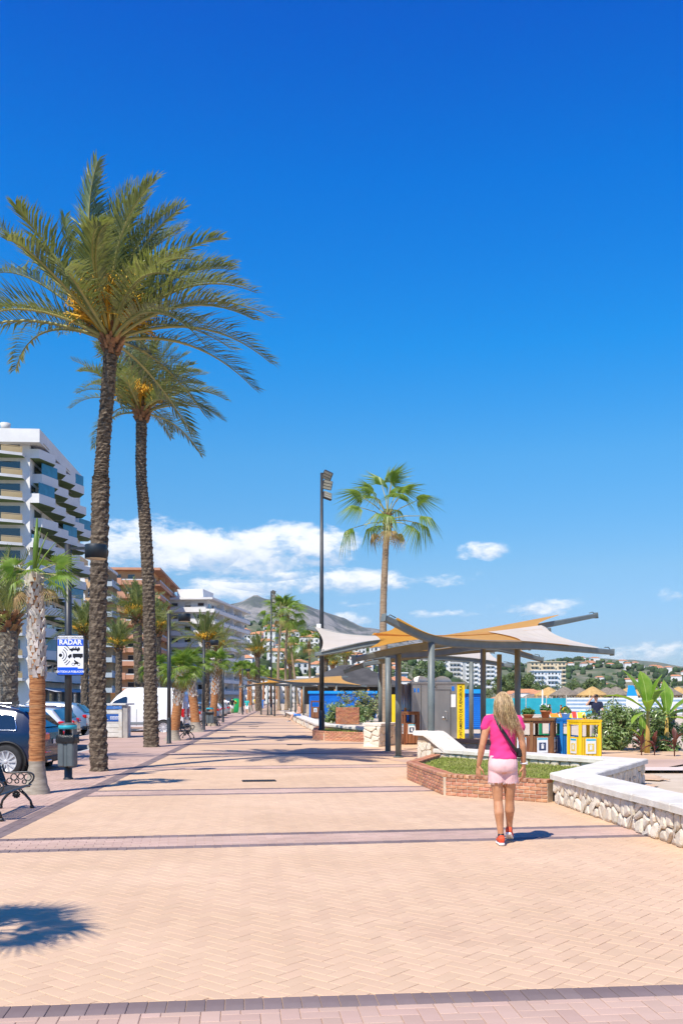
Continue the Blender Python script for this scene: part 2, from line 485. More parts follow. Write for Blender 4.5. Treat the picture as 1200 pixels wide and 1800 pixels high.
# farther off the pavers merge: plain coloured strips with fine joints in the material
def paving_mat(name, c1, c2, base):
    m = base.copy(); m.name = name
    t = NT(m.node_tree)
    return m
far_beige = paving_mat('paving_far_beige', None, None, m_pv); far_pink = paving_mat('paving_far_pink', None, None, m_pk); far_dark = paving_mat('paving_far_dark', None, None, m_dk)
poly_far = [(PX(-3.36, YMAX - 0.05), YMAX - .05), (9.5, YMAX - .05)] + right_edge[5:] + [(PX(-3.36, 320), 320)]
sheet('far_paving', poly_far, 0.004, far_beige)
sheet('far_pink_paving', [(PX(-6.1, YMAX), YMAX), (PX(-3.36, YMAX), YMAX), (PX(-3.36, 320), 320)] + left_edge[:-1], 0.004, far_pink)
sheet('shelter_paving', [(2.2, 22.6), (5.2, 19.3), (8.8, 24.2), (9.5, 25.45), (1.2, 25.45)], 0.010, far_pink)
sheet('border_strip', [(PX(-3.49, YMAX), YMAX), (PX(-3.23, YMAX), YMAX), (PX(-3.23, 320), 320), (PX(-3.49, 320), 320)], 0.0085, far_dark)
for k in range(4, 22):
    yf = 29.4 + 5.95 * (k - 4)
    redge = 6 if yf < 36 else (-0.8 if yf < 44 else np.interp(yf, [44.5, 70, 108, 200], [-0.8, -3.1, -6.9, -13]))
    xl = PX(-3.22, yf)
    q = lambda x, o_: (x, yf + 0.165 * (x if yf < 60 else x * 0.4) + o_)
    for o0, o1, mm, zz, nm in ((-1.07, 0, far_dark, 0.0085, 'paving_band_edge'), (-0.875, -0.195, far_pink, 0.0125, 'paving_band')):
        sheet(nm, [q(xl, o0), q(redge, o0), q(redge, o1), q(xl, o1)], zz, mm)
# drain gratings in the paving
m_iron = mat('cast_iron', (0.035, 0.035, 0.037), (0.06, 0.055, 0.05), 8, 0.6, 0.001, 60, metal=0.3)
def grate(px, py, wpx, label):
    c = G(px, py); w_ = wpx / 1700 * c.y
    r = empty('drain_grate', (c.x, c.y, 0.008), math.atan(0.165), label, 'drain grate', 'drain gratings set in the promenade')
    q = MB(); q.box((0, 0, 0.002), (w_, 0.30, 0.006)); q.build('pan', mat('drain_dark', (0.012,) * 3), r)
    q = MB()
    for sx in (-1, 1): q.box((sx * w_ / 2, 0, 0.006), (0.03, 0.33, 0.012))
    for sy in (-1, 1): q.box((0, sy * 0.15, 0.006), (w_, 0.03, 0.012))
    q.build('frame', m_iron, r)
    n = int(w_ / 0.05)
    for k in range(1, n):
        q = MB(); q.box((-w_ / 2 + w_ * k / n, 0, 0.007), (0.02, 0.27, 0.008)); q.build('bar', m_iron, r)
grate(455, 1374, 56, 'iron drain grating nearest the viewer in the middle of the paving')
grate(517, 1310, 24, 'iron drain grating in front of the brick planter with the tall mast')
grate(418, 1295, 26, 'iron drain grating left of the middle, second nearest')
grate(446, 1278, 16, 'small far iron drain grating on the promenade')
# ================================================================== stone seats, brick planters
m_stone = mat('rubble_stone', (0.62, 0.54, 0.42), (0.74, 0.67, 0.55), 5, 0.9, 0.008, 22, island=0.12, dirt=((0.50, 0.38, 0.24), 3))
m_mort = mat('wall_mortar', (0.36, 0.26, 0.17), (0.46, 0.35, 0.24), 4, 0.95, 0.006, 30)
m_cap = mat('white_coping', (0.60, 0.55, 0.46), (0.76, 0.72, 0.64), 1.6, 0.8, 0.006, 26, island=0.05, dirt=((0.46, 0.38, 0.26), 1.7), spots=((3.0, .02, .06, (.36, .29, .2)),))
m_brick = mat('red_brick', (0.36, 0.135, 0.065), (0.50, 0.21, 0.11), 9, 0.9, 0.004, 60, island=0.22, dirt=((0.50, 0.33, 0.22), 4))
m_bmort = mat('brick_mortar', (0.50, 0.39, 0.27), (0.60, 0.48, 0.34), 8, 0.95, 0.003, 60)
m_soil = mat('lawn_soil', (0.20, 0.22, 0.05), (0.32, 0.28, 0.11), 5, 0.95, 0.02, 20)
m_grass = mat('grass', (0.27, 0.33, 0.045), (0.42, 0.42, 0.12), 1.6, 0.7, island=0.28, transl=(0.22, 0.28, 0.04), tfac=0.35, dirt=((0.46, 0.38, 0.16), 0.9))

def miter(path, hw):
    L, R = [], []
    n = len(path)
    for i in range(n):
        p = V(path[i])
        d0 = (p - V(path[i - 1])).normalized() if i > 0 else None
        d1 = (V(path[i + 1]) - p).normalized() if i < n - 1 else None
        d0 = d0 or d1; d1 = d1 or d0
        n0, n1_ = V((-d0.y, d0.x)), V((-d1.y, d1.x))
        b_ = (n0 + n1_); k = hw * 2 / max(0.6, b_.length_squared) if b_.length > 1e-6 else hw
        L.append(p + b_ * k); R.append(p - b_ * k)
    return L, R

def voronoi_rect(w_, h_, n, rng, rnd=0.42):
    cols = max(1, round(math.sqrt(n * w_ / h_))); rows = max(1, round(n / cols))
    pts = []
    for j in range(rows):
        for i in range(cols):
            pts.append(((i + 0.5 + (0.25 if j % 2 else -0.25) + rng.uniform(-rnd, rnd)) * w_ / cols, (j + 0.5 + rng.uniform(-rnd, rnd)) * h_ / rows))
    cells = []
    for i, p in enumerate(pts):
        poly = [(0, 0), (w_, 0), (w_, h_), (0, h_)]
        for j, q in enumerate(pts):
            if i == j: continue
            dx, dy = q[0] - p[0], q[1] - p[1]
            if dx * dx + dy * dy > 1.2: continue
            poly = clip(poly, dx, dy, (q[0] ** 2 + q[1] ** 2 - p[0] ** 2 - p[1] ** 2) / 2)
            if len(poly) < 3: break
        if len(poly) >= 3 and area(poly) > 0.002: cells.append(poly)
    return cells

def stones_on(face_a, face_b, z0, z1, n, parent, rng, m=None):
    """rubble stones set into the face that runs from a to b (outside to the right of a->b)"""
    a, b_ = V((*face_a, 0)), V((*face_b, 0)); w_ = (b_ - a).length; t = (b_ - a) / w_; out = V((t.y, -t.x, 0))
    for poly in voronoi_rect(w_, z1 - z0, n, rng):
        # round the corners off a little
        pl = []
        for i in range(len(poly)):
            p, q0, q1 = V(poly[i]), V(poly[i - 1]), V(poly[(i + 1) % len(poly)])
            pl.append(p.lerp(q0, 0.20)); pl.append(p.lerp(q1, 0.20))
        base = inset([tuple(p) for p in pl], 0.009); mid = inset(base, 0.010); top = inset(mid, 0.022)
        cx = sum(p[0] for p in base) / len(base); cy = sum(p[1] for p in base) / len(base)
        d = rng.uniform(0.012, 0.036); tl = (rng.uniform(-.1, .1), rng.uniform(-.1, .1))
        q = MB(); rings = []
        for ring, dd in ((base, -0.02), (base, d * 0.5), (mid, d), (top, d + 0.008)):
            rings.append([t * (x - cx) + V((0, 0, y - cy)) + out * (dd + (tl[0] * (x - cx) + tl[1] * (y - cy) if dd > 0 else 0) + (rng.uniform(-.003, .003) if dd > 0 else 0)) for x, y in ring])
        q.loft(rings, True, True, 0, False)
        o = q.build('stone', m or m_stone, parent)
        o.location = a + t * cx + V((0, 0, z0 + cy))
def slabs(path, hw, z0, z1, parent, step=1.1, rng=random, name='coping_slab'):
    L, R = miter(path, hw)
    for i in range(len(path) - 1):
        n = max(1, round((V(path[i + 1]) - V(path[i])).length / step))
        for k in range(n):
            f0, f1 = k / n, (k + 1) / n
            q4 = [L[i].lerp(L[i + 1], f0), L[i].lerp(L[i + 1], f1), R[i].lerp(R[i + 1], f1), R[i].lerp(R[i + 1], f0)]
            poly = [tuple(p) for p in q4]
            if area(poly) < 0: poly = poly[::-1]
            poly = inset(poly, 0.004)
            jz = rng.uniform(-0.004, 0.005)
            c = sum((V(p) for p in poly), V((0, 0))) / 4
            loc0 = [(p[0] - c.x, p[1] - c.y) for p in poly]; loc = []
            for a_ in range(4):
                p_, r_ = V(loc0[a_]), V(loc0[(a_ + 1) % 4]); m_ = max(2, int((r_ - p_).length / .11)); nn = V((-(r_ - p_).y, (r_ - p_).x)).normalized()
                for e_ in range(m_):
                    loc.append(tuple(p_.lerp(r_, e_ / m_) + nn * (rng.uniform(0, .007) + (.012 if rng.random() < .07 else 0))))
            tp = [(x * (1 - .018 / max(.2, math.hypot(x, y))) , y * (1 - .018 / max(.2, math.hypot(x, y)))) for x, y in loc]
            q = MB(); q.loft([[(x, y, z0) for x, y in loc], [(x, y, z0 + .012) for x, y in loc], [(x, y, z1 - .016 - rng.uniform(0, .006)) for x, y in loc], [(x, y, z1) for x, y in tp]], True, True)
            q.build(name, m_cap, parent, (c.x, c.y, jz))
def core(path, hw, z0, z1, parent, m=None, name='core'):
    L, R = miter(path, hw); q = MB()
    for i in range(len(path) - 1):
        poly = [tuple(L[i]), tuple(L[i + 1]), tuple(R[i + 1]), tuple(R[i])]
        if area(poly) < 0: poly = poly[::-1]
        q.prism(poly, z0, z1)
    return q.build(name, m or m_mort, parent), L, R

rng = random.Random(5)
SW = [(2.35, 22.38), (5.42, 18.3), (3.53, 14.78), (4.42, 4.0)]
sw = empty('stone_seat_wall', (0, 0, 0), 0, 'zigzag rubble stone seat wall with white coping beside the lawn planter', 'wall')
_, L, R = core(SW, 0.25, -0.05, 0.372, sw)
slabs(SW, 0.33, 0.372, 0.462, sw, 1.05, rng)
# faces toward the promenade and toward the viewer
near_b = R[2].lerp(R[3], 0.56)
def face(a, b_, n): stones_on(a, b_, 0.0, 0.372, n, sw, rng)
# outside is to the right of a->b
face(L[2].lerp(L[3], 0.0) if False else R[2], R[2].lerp(R[3], 0.62), 92)
face(R[0], R[1], 40); face(L[2], L[1], 44)
# raised head end of the seat
hd = V((SW[0][0] - SW[1][0], SW[0][1] - SW[1][1], 0)).normalized(); sd_ = V((-hd.y, hd.x, 0)); h0 = V((SW[0][0], SW[0][1], 0))
hw = 0.33
prof = [(-0.42, 0.462, 0.372), (0.22, 0.80, 0.70), (0.34, 0.845, 0.745), (0.68, 0.85, 0.75)]
q = MB()
for (u0, t0, b0), (u1, t1, b1) in zip(prof[:-1], prof[1:]): pass
rings = []
for u0, t0, b0 in prof:
    c = h0 + hd * u0
    rings.append([c - sd_ * hw + V((0, 0, b0)), c - sd_ * hw + V((0, 0, t0 - .012)), c - sd_ * (hw - .015) + V((0, 0, t0 + .003)), c + sd_ * (hw - .015) + V((0, 0, t0 + .003)), c + sd_ * hw + V((0, 0, t0 - .012)), c + sd_ * hw + V((0, 0, b0))])
q.loft(rings, True, True)
q.build('headrest_slab', m_cap, sw)
q = MB(); c0 = h0 + hd * -0.02; c1 = h0 + hd * 0.60
rr = []
for c, zt in ((h0 + hd * -0.40, 0.38), (h0 + hd * 0.22, 0.70), (h0 + hd * 0.34, 0.745), (h0 + hd * 0.60, 0.75)):
    rr.append([c - sd_ * .25 + V((0, 0, -.05)), c + sd_ * .25 + V((0, 0, -.05)), c + sd_ * .25 + V((0, 0, zt)), c - sd_ * .25 + V((0, 0, zt))])
q.loft(rr, True, True); q.build('headrest_core', m_mort, sw)
e0 = h0 + hd * 0.60
stones_on((e0 + sd_ * .25)[:2], (e0 - sd_ * .25)[:2], 0.0, 0.74, 12, sw, rng)
stones_on((e0 - sd_ * .25)[:2], (h0 + hd * 0.12 - sd_ * .25)[:2], 0.0, 0.60, 9, sw, rng)
stones_on((h0 + hd * 0.12 + sd_ * .25)[:2], (e0 + sd_ * .25)[:2], 0.0, 0.60, 9, sw, rng)

def brick_wall(path, parent, courses=5, lb=0.215, top=True, rng=rng, single=True, thick=0.21, far_side=False):
    """bricks in running bond on the outside (right of the path) and a header course on top"""
    hb, jt = 0.047, 0.011
    H = courses * (hb + jt)
    core(path, thick / 2 - 0.010, -0.03, H + 0.012, parent, m_bmort, 'mortar')
    meshes = {}
    allb = MB()
    def put(c, ang, sx, sy, sz):
        key = (round(sx, 2), round(sy, 2))
        if single:
            if key not in meshes:
                q = MB(); q.box((0, 0, 0), (sx, sy, sz), 0, bev=0.006); meshes[key] = q.mesh('brick', m_brick)
            link('brick', meshes[key], parent, c, (rng.uniform(-.02, .02), rng.uniform(-.02, .02), ang + rng.uniform(-.012, .012)))
        else: allb.box(c, (sx, sy, sz), ang, bev=0.006)
    for i in range(len(path) - 1):
        a, b_ = V((*path[i], 0)), V((*path[i + 1], 0)); L_ = (b_ - a).length; t = (b_ - a) / L_; out = V((t.y, -t.x, 0)); ang = math.atan2(t.y, t.x)
        n = max(1, round(L_ / lb)); st = L_ / n
        for c in range(courses):
            z = jt + c * (hb + jt) + hb / 2
            off = 0.5 * (c % 2)
            for k in range(n + (1 if off else 0)):
                s0, s1 = max(0, (k - off) * st), min(L_, (k + 1 - off) * st)
                if s1 - s0 < 0.05: continue
                m_ = a + t * ((s0 + s1) / 2) + out * (thick / 2 - 0.05 + rng.uniform(-.003, .004)) + V((0, 0, z))
                put(m_, ang, s1 - s0 - jt, 0.10, hb)
        if top:
            n2 = max(1, round(L_ / 0.118)); s2 = L_ / n2
            for k in range(n2):
                put(a + t * ((k + .5) * s2) + V((0, 0, H + 0.012 + 0.028 + rng.uniform(-.002, .002))), ang, s2 - 0.012, thick + 0.016, 0.056)
    if not single:
        o = allb.build('brickwork', m_brick, parent); o['kind'] = 'stuff'
    return H + 0.06

def lawn(poly, z, parent, n, hgt=(0.03, 0.07), tri_seed=1):
    q = MB(); q.add([(p[0], p[1], z) for p in poly], [tuple(range(len(poly)))]); q.build('soil', m_soil, parent)
    xs_ = [p[0] for p in poly]; ys_ = [p[1] for p in poly]
    def inside(x, y):
        c = False
        for i in range(len(poly)):
            x1, y1 = poly[i]; x2, y2 = poly[i - 1]
            if (y1 > y) != (y2 > y) and x < (x2 - x1) * (y - y1) / (y2 - y1) + x1: c = not c
        return c
    g = MB(); r = random.Random(tri_seed); k = 0
    while k < n:
        x, y = r.uniform(min(xs_), max(xs_)), r.uniform(min(ys_), max(ys_))
        if not inside(x, y): continue
        k += 1
        d = noise.noise((x * 1.5, y * 1.5, 0))
        h = r.uniform(*hgt) * (1 + 0.5 * d); a = r.uniform(0, 6.28); w_ = r.uniform(0.004, 0.009); lx, ly = r.uniform(-.04, .05), r.uniform(-.04, .04)
        dx, dy = math.cos(a) * w_, math.sin(a) * w_
        g.add([(x - dx, y - dy, z), (x + dx, y + dy, z), (x + lx * .5 + dx * .7, y + ly * .5 + dy * .7, z + h * .6), (x + lx * .5 - dx * .7, y + ly * .5 - dy * .7, z + h * .6), (x + lx * 1.3, y + ly * 1.3, z + h)], [(0, 1, 2, 3), (3, 2, 4)], 0, True)
    o = g.build('grass', m_grass, parent); o['kind'] = 'stuff'

pl = empty('brick_planter', (0, 0, 0), 0, 'low red brick planter with lawn, in front of the walking woman', 'planter')
BP = [(2.12, 21.75), (1.40, 19.2), (1.78, 16.05), (3.22, 14.92)]
brick_wall(BP[::1], pl)
lawn([(1.50, 19.2), (1.86, 16.12), (3.25, 15.05), (4.95, 18.4), (2.3, 22.0)], 0.268, pl, 15000, (.015, .05))

# second planter with the mast
pl2 = empty('brick_planter', (0, 0, 0), 0, 'low brick planter with lawn at the foot of the tall floodlight mast', 'planter')
brick_wall([(-1.1, 43.0), (-1.05, 38.4), (-0.6, 37.2), (1.05, 35.9)], pl2)
lawn([(-1.0, 43.0), (-0.95, 38.5), (-0.5, 37.35), (1.1, 36.05), (1.0, 38), (-0.4, 42.8)], 0.25, pl2, 3500, (0.04, 0.09))

# farther seat wall along the beach side
sw2 = empty('stone_seat_wall', (0, 0, 0), 0, 'long low stone wall with white coping where the man sits', 'wall')
SW2 = [(2.2, 40.2), (1.25, 37.0), (-0.35, 43.2), (-1.3, 46.5), (-3.3, 70), (-5.0, 88)]
SW2b = [(1.35, 36.9), (0.2, 41.5), (-0.9, 45.0), (-3.2, 70), (-5.0, 90)]
core(SW2b, 0.25, -0.05, 0.372, sw2); slabs(SW2b, 0.33, 0.372, 0.462, sw2, 1.4, rng)
Lf, Rf = miter(SW2b, 0.25)
def outer(a, b_, n): stones_on(a, b_, 0.0, 0.372, n, sw2, rng)
outer(Lf[3], Lf[2], 150)
# heavy end block of that wall
eb = empty('stone_end_block', (1.30, 33.0, 0), rad(-25), 'pale rubble end block with white coping left of the shelter posts', 'wall')
q = MB(); q.loft([[(-.28, -.75, -.03), (.28, -.75, -.03), (.28, .75, -.03), (-.28, .75, -.03)], [(-.26, -.60, .70), (.26, -.60, .70), (.26, .75, .70), (-.26, .75, .70)]], True, True)
q.build('core', m_stone, eb)
q = MB(); q.loft([[(-.34, -.70, .70), (.34, -.70, .70), (.34, .82, .70), (-.34, .82, .70)], [(-.34, -.70, .775), (.34, -.70, .775), (.34, .82, .775), (-.34, .82, .775)], [(-.31, -.67, .79), (.31, -.67, .79), (.31, .79, .79), (-.31, .79, .79)]], True, True)
q.build('coping_slab', m_cap, eb)
for sgn in (-1, 1):
    pts = ((-.28 * sgn, .75 * sgn), (-.28 * sgn, -.68 * sgn))
    stones_on(pts[0], pts[1], 0, .69, 14, eb, rng)
stones_on((-.28, -.70), (.28, -.70), 0, .69, 7, eb, rng)
# shaded seat inside the shelter, brown topped
ss = empty('stone_seat_wall', (0, 0, 0), 0, 'shaded stone seat with brown coping behind the woman, under the shelter', 'wall')
SS = [(3.05, 26.2), (5.3, 24.6)]
core(SS, 0.24, 0, 0.43, ss)
Lq, Rq = miter(SS, 0.25)
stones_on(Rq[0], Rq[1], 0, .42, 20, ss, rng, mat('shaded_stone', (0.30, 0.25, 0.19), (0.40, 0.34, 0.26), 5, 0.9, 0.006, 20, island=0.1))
q = MB(); LL, RR = miter([(2.95, 26.27), (5.4, 24.53)], 0.30)
q.prism([tuple(RR[0]), tuple(RR[1]), tuple(LL[1]), tuple(LL[0])], 0.432, 0.52)
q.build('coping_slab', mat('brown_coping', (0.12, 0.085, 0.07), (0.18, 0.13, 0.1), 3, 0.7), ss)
# low stone wall behind the wooden bin
sw3 = empty('stone_seat_wall', (0, 0, 0), 0, 'low stone seat with white coping behind the single wooden litter bin', 'wall')
S3 = [(0.9, 39.9), (3.6, 39.6)]
core(S3, 0.24, 0, 0.37, sw3); slabs(S3, 0.32, .372, .46, sw3, 1.3, rng)
La, Ra = miter(S3, 0.25); stones_on(Ra[0], Ra[1], 0, .37, 18, sw3, rng)

# brick box with shrubs behind, on the sand
bb = empty('brick_box', (0, 0, 0), 0, 'square brick box on the sand in front of clipped shrubs', 'brick box')
c0 = G(591, 1273); c1 = G(632, 1275)
hh = 0.0
def brick_block(parent, x0, x1, y0, y1, H):
    q = MB(); q.bx(x0 + .02, x1 - .02, y0 + .02, y1 - .02, -0.02, H - .01); q.build('mortar', m_bmort, parent)
    g = MB(); r = random.Random(3); c = 0; z = 0.01
    while z + .058 < H + .01:
        for (ax, ay, bx_, by) in ((x0, y0, x1, y0), (x1, y0, x1, y1), (x0, y1, x0, y0)):
            L_ = math.hypot(bx_ - ax, by - ay); n = round(L_ / .225); st = L_ / n; off = .5 * (c % 2)
            for k in range(n + (1 if off else 0)):
                s0, s1 = max(0, (k - off) * st), min(L_, (k + 1 - off) * st)
                if s1 - s0 < .04: continue
                m_ = (s0 + s1) / 2 / L_
                g.box((ax + (bx_ - ax) * m_, ay + (by - ay) * m_, z + .029), (s1 - s0 - .012, .06 + r.uniform(-.004, .004), .058), math.atan2(by - ay, bx_ - ax))
        z += .071; c += 1
    o = g.build('brickwork', m_brick, parent); o['kind'] = 'stuff'
brick_block(bb, c0.x, c1.x, c0.y, c0.y + 1.3, 1.06)

# ================================================================== sail shelters
m_post = mat('shelter_steel', (0.125, 0.147, 0.142), (0.155, 0.178, 0.17), 3, 0.45, metal=0.0, spec=0.5)
m_sail = mat('sail_cloth', (0.62, 0.36, 0.11), (0.68, 0.41, 0.14), 1.2, 0.8, 0.003, 60, transl=(0.86, 0.43, 0.07), tfac=0.45)
m_sailw = mat('white_sail_cloth', (0.70, 0.64, 0.53), (0.76, 0.70, 0.60), 1.2, 0.8, 0.003, 60, transl=(0.6, 0.5, 0.35), tfac=0.35)
def spline(pts, n):
    pts = [V(p) for p in pts]; P_ = [2 * pts[0] - pts[1]] + pts + [2 * pts[-1] - pts[-2]]
    out = []; segs = len(pts) - 1
    for i in range(n + 1):
        t = i / n * segs; k = min(int(t), segs - 1); f = t - k
        a, b_, c, d = P_[k:k + 4]
        out.append(0.5 * ((2 * b_) + (c - a) * f + (2 * a - 5 * b_ + 4 * c - d) * f * f + (3 * b_ - 3 * c + d - a) * f ** 3))
    return out
def beam(parent, curve, hgt=0.20, wid=0.13):
    n = len(curve); q = MB(); rings = []
    for i, p in enumerate(curve):
        d = (curve[min(i + 1, n - 1)] - curve[max(i - 1, 0)]).normalized(); s = d.cross(V((0, 0, 1))).normalized(); up = s.cross(d)
        f = min(i, n - 1 - i) / (n / 2); h_ = hgt * (0.72 + 0.38 * min(1, f * 1.6)); w_ = wid / 2; b_ = 0.025
        rings.append([p + s * (-w_) + up * (-h_ / 2 + b_), p + s * (-w_ + b_) + up * (-h_ / 2), p + s * (w_ - b_) + up * (-h_ / 2), p + s * w_ + up * (-h_ / 2 + b_),
                      p + s * w_ + up * (h_ / 2 - b_), p + s * (w_ - b_) + up * (h_ / 2), p + s * (-w_ + b_) + up * (h_ / 2), p + s * (-w_) + up * (h_ / 2 - b_)])
    q.loft(rings, True, True, 0, False)
    o = q.build('beam', m_post, parent)
    for e, sg in ((0, 1), (n - 1, -1)):
        p = curve[e]; d = (curve[e + sg] - p).normalized(); s = d.cross(V((0, 0, 1))).normalized(); up = s.cross(d)
        if up.z < 0: up = -up; 
        q = MB(); R3 = Matrix((s, d, up)).transposed()
        q.box(p - d * 0.012, (wid + .03, 0.02, hgt * .72 + .05), R3, bev=0.006); q.build('end_plate', m_post, o)
        q = MB(); q.tube([p + d * 0.10 + up * hgt * .36, p + d * 0.16 + up * (hgt * .36 + .06), p + d * .34 + up * (hgt * .36 + .05)], .014, 6); q.build('shackle', m_post, o)
def sail(parent, ca, cb, m, edge=0.22, sag=0.12, lift=0.10, s0=0.06, s1=0.94, b0=None, b1=None, over=.17):
    """cloth stretched between two beams, free ends pulled in"""
    nu, nv = 28, 14
    def at(c, f):
        t = f * (len(c) - 1); k = min(int(t), len(c) - 2); return c[k].lerp(c[k + 1], t - k)
    q = MB(); vs = []
    ov = over / max(.5, (cb[len(cb) // 2] - ca[len(ca) // 2]).length)
    for j in range(nv + 1):
        v_ = -ov + (1 + 2 * ov) * j / nv; bow = 4 * max(0, v_) * max(0, 1 - v_)
        for i in range(nu + 1):
            u_ = i / nu
            e_ = bow * edge + (1 - 2 * bow * edge) * u_
            p = at(ca, s0 + (s1 - s0) * e_).lerp(at(cb, (s0 if b0 is None else b0) + ((s1 if b1 is None else b1) - (s0 if b0 is None else b0)) * e_), v_)
            vs.append(p + V((0, 0, lift - sag * bow * (0.6 + 0.4 * math.sin(u_ * math.pi)) + 0.006 * math.sin(u_ * 40) * bow)))
    q.add(vs, [(j * (nu + 1) + i, j * (nu + 1) + i + 1, (j + 1) * (nu + 1) + i + 1, (j + 1) * (nu + 1) + i) for j in range(nv) for i in range(nu)], 0, True)
    return q.build('sail', m, parent)
def post(parent, x, y, zt, r=0.083):
    q = MB(); q.cyl((x, y, 0), (x, y, zt), r, r, 20); o = q.build('post', m_post, parent)
    q = MB(); q.cyl((x, y, 0.012), (x, y, 0.03), r + .06, r + .06, 20); q.build('base_plate', m_post, o)
cn = V((1.07, 22.0, 0)); du = V((2.23, 1.8, 0)); cf = V((1.55, 26.4, 0)); cm = V((1.0, 24.0, 0))
def on(o_, t, z): p = o_ + du * t; return V((p.x, p.y, z))
s1 = empty('sail_shelter', (3.6, 25.6, 0), 0, 'nearest ochre sail shelter on grey posts, with upswept beam tips, behind the woman', 'shelter')
def rel(s_, pts): return [V(p) - V(s_.location) for p in pts]
near = rel(s1, spline([on(cn, -.05, 3.44), on(cn, .47, 3.02), on(cn, 1.05, 2.95), on(cn, 1.75, 2.99), on(cn, 2.94, 2.92)], 30))
mid = rel(s1, spline([on(cm, -.1, 3.10), on(cm, .7, 3.16), on(cm, 1.3, 3.28), on(cm, 2.25, 3.58)], 24))
far = rel(s1, spline([on(cf, -.55, 2.64), on(cf, 0, 2.93), on(cf, .7, 3.22), on(cf, 1.45, 3.56), on(cf, 3.07, 4.36)], 30))
beam(s1, near); beam(s1, mid[6:], .16, .1); beam(s1, far)
sail(s1, near, mid, m_sail, .05, .03, .10, .06, .86, .0, .78); sail(s1, mid, [p_ + V((0, 0, .13)) for p_ in far], m_sail, .05, .04, .10, .0, .97, .09, .90)
sail(s1, near, mid, m_sailw, .14, .03, .125, .70, .945, .70, .98)
for x, y, z in ((2.12, 22.85, 2.93), (4.82, 26.5, 3.12), (1.55, 26.4, 2.82), (4.18, 28.55, 3.36)): post(s1, x - 3.6, y - 25.6, z)

s2 = empty('sail_shelter', (4.2, 32.5, 0), 0, 'ochre sail shelter right behind the nearest one, its beam tip pointing down right', 'shelter')
n2c = rel(s2, spline([P(655, 1156, 29.2), P(760, 1148, 29.8), P(860, 1138, 30.6), P(952, 1160, 31.7)], 24))
f2c = rel(s2, spline([P(640, 1168, 33.5), P(760, 1150, 34), P(880, 1140, 34.5), P(930, 1139, 35)], 24))
beam(s2, n2c); beam(s2, f2c); sail(s2, n2c, f2c, m_sail, .08)
for x, y, z in ((1.40, 28.3 + .9, 2.85), (5.30, 32.5, 3.10)): post(s2, x - 4.2, y - 32.5, z)
s3 = empty('sail_shelter', (3.3, 40, 0), 0, 'low ochre and cream sail shelter next to the steel toilet cabin', 'shelter')
n3 = rel(s3, spline([P(605, 1181, 37.6), P(650, 1166, 37.7), P(700, 1154, 37.8), P(820, 1160, 37.8), P(899, 1171, 37.6)], 30))
f3 = rel(s3, spline([P(640, 1160, 43), P(720, 1150, 43), P(800, 1146, 43), P(868, 1146, 43)], 24))
beam(s3, n3); beam(s3, f3); sail(s3, n3, f3, m_sail, .05, .05, .1, .06, .52); sail(s3, n3, f3, m_sailw, .05, .05, .1, .53, .95)
for px, y, z in ((668, 43.0, 3.3), (828, 37.8, 3.05)): post(s3, (px - 600) / 1700 * y - 3.3, y - 40, z, .09)
s4 = empty('sail_shelter', (0.6, 39, 0), 0, 'whitish sail with raised steel beam tips beside the floodlight mast', 'shelter')
n4 = rel(s4, spline([P(556, 1151, 35), P(600, 1142, 34.5), P(650, 1132, 34), P(715, 1124, 33.5)], 20))
f4 = rel(s4, spline([P(542, 1104, 40.5), P(600, 1117, 40), P(660, 1122, 39.5), P(725, 1122, 39)], 20))
beam(s4, n4, .2, .16); beam(s4, f4, .2, .16); sail(s4, n4, f4, m_sailw, .07, .10)
post(s4, 1.67 - .6, 33.8 - 39, 3.3)

# far shelters by the promenade
def far_shelter(label, x, y, sc, rz, dark=False):
    s_ = empty('sail_shelter', (x, y, 0), rz, label, 'shelter')
    a = spline([(-5 * sc, -2, 3.5), (-2 * sc, -2, 3.0), (2 * sc, -2, 2.95), (5.2 * sc, -2, 2.75)], 16)
    c = spline([(-5 * sc, 2, 2.8), (-1 * sc, 2, 3.2), (2 * sc, 2, 3.5), (5.2 * sc, 2, 3.7)], 16)
    beam(s_, a); beam(s_, c); sail(s_, a, c, m_sailw if not dark else m_sail, .07)
    for px_, py_, zt in ((-2.2, -2, 2.95), (2.2, -2, 2.9), (-2.2, 2, 3.0), (2.2, 2, 3.4)): post(s_, px_ * sc, py_, zt)
far_shelter('far pale sail shelter left of the two tall fan palms', -5.9, 96, .8, rad(14))
far_shelter('far sail shelter in front of the dark pyramid roof', -3.3, 88, 1.0, rad(25), True)
bt = empty('beach_bar', (1.0, 112, 0), 0, 'far beach bar with dark pyramid roof and shaded front', 'beach bar')
m_dkroof = mat('dark_roof', (0.05, 0.048, 0.045), (0.08, 0.075, 0.07), .6, .9, .01, 6)
q = MB(); q.add([(-6, -4, 3.2), (6, -4, 3.2), (6, 6, 3.2), (-6, 6, 3.2), (-1, 1, 5.6), (1, 1, 5.6)], [(0, 1, 5, 4), (1, 2, 5), (2, 3, 4, 5), (3, 0, 4)]); q.bx(-6.2, 10, -4.2, 6, 2.95, 3.19); q.build('roof', m_dkroof, bt)
q = MB(); q.bx(-5.5, 9.5, 2, 5.5, 0, 2.95); q.build('wall', mat('bar_wall', (.10, .09, .08), (.16, .14, .12), .5, .8), bt)
q = MB(); q.bx(-5.6, 9.5, -3.4, -3.0, 0, 1.0); q.build('counter', mat('bar_stone', (.4, .33, .24), (.5, .43, .33), 1, .9), bt)
for k in range(5):
    q = MB(); q.cyl((-5.4 + 3.7 * k, -3.9, 0), (-5.4 + 3.7 * k, -3.9, 2.95), .14, .14, 10); q.build('column', mat('bar_wood', (.30, .13, .04), (.4, .18, .06), 3, .7), bt)

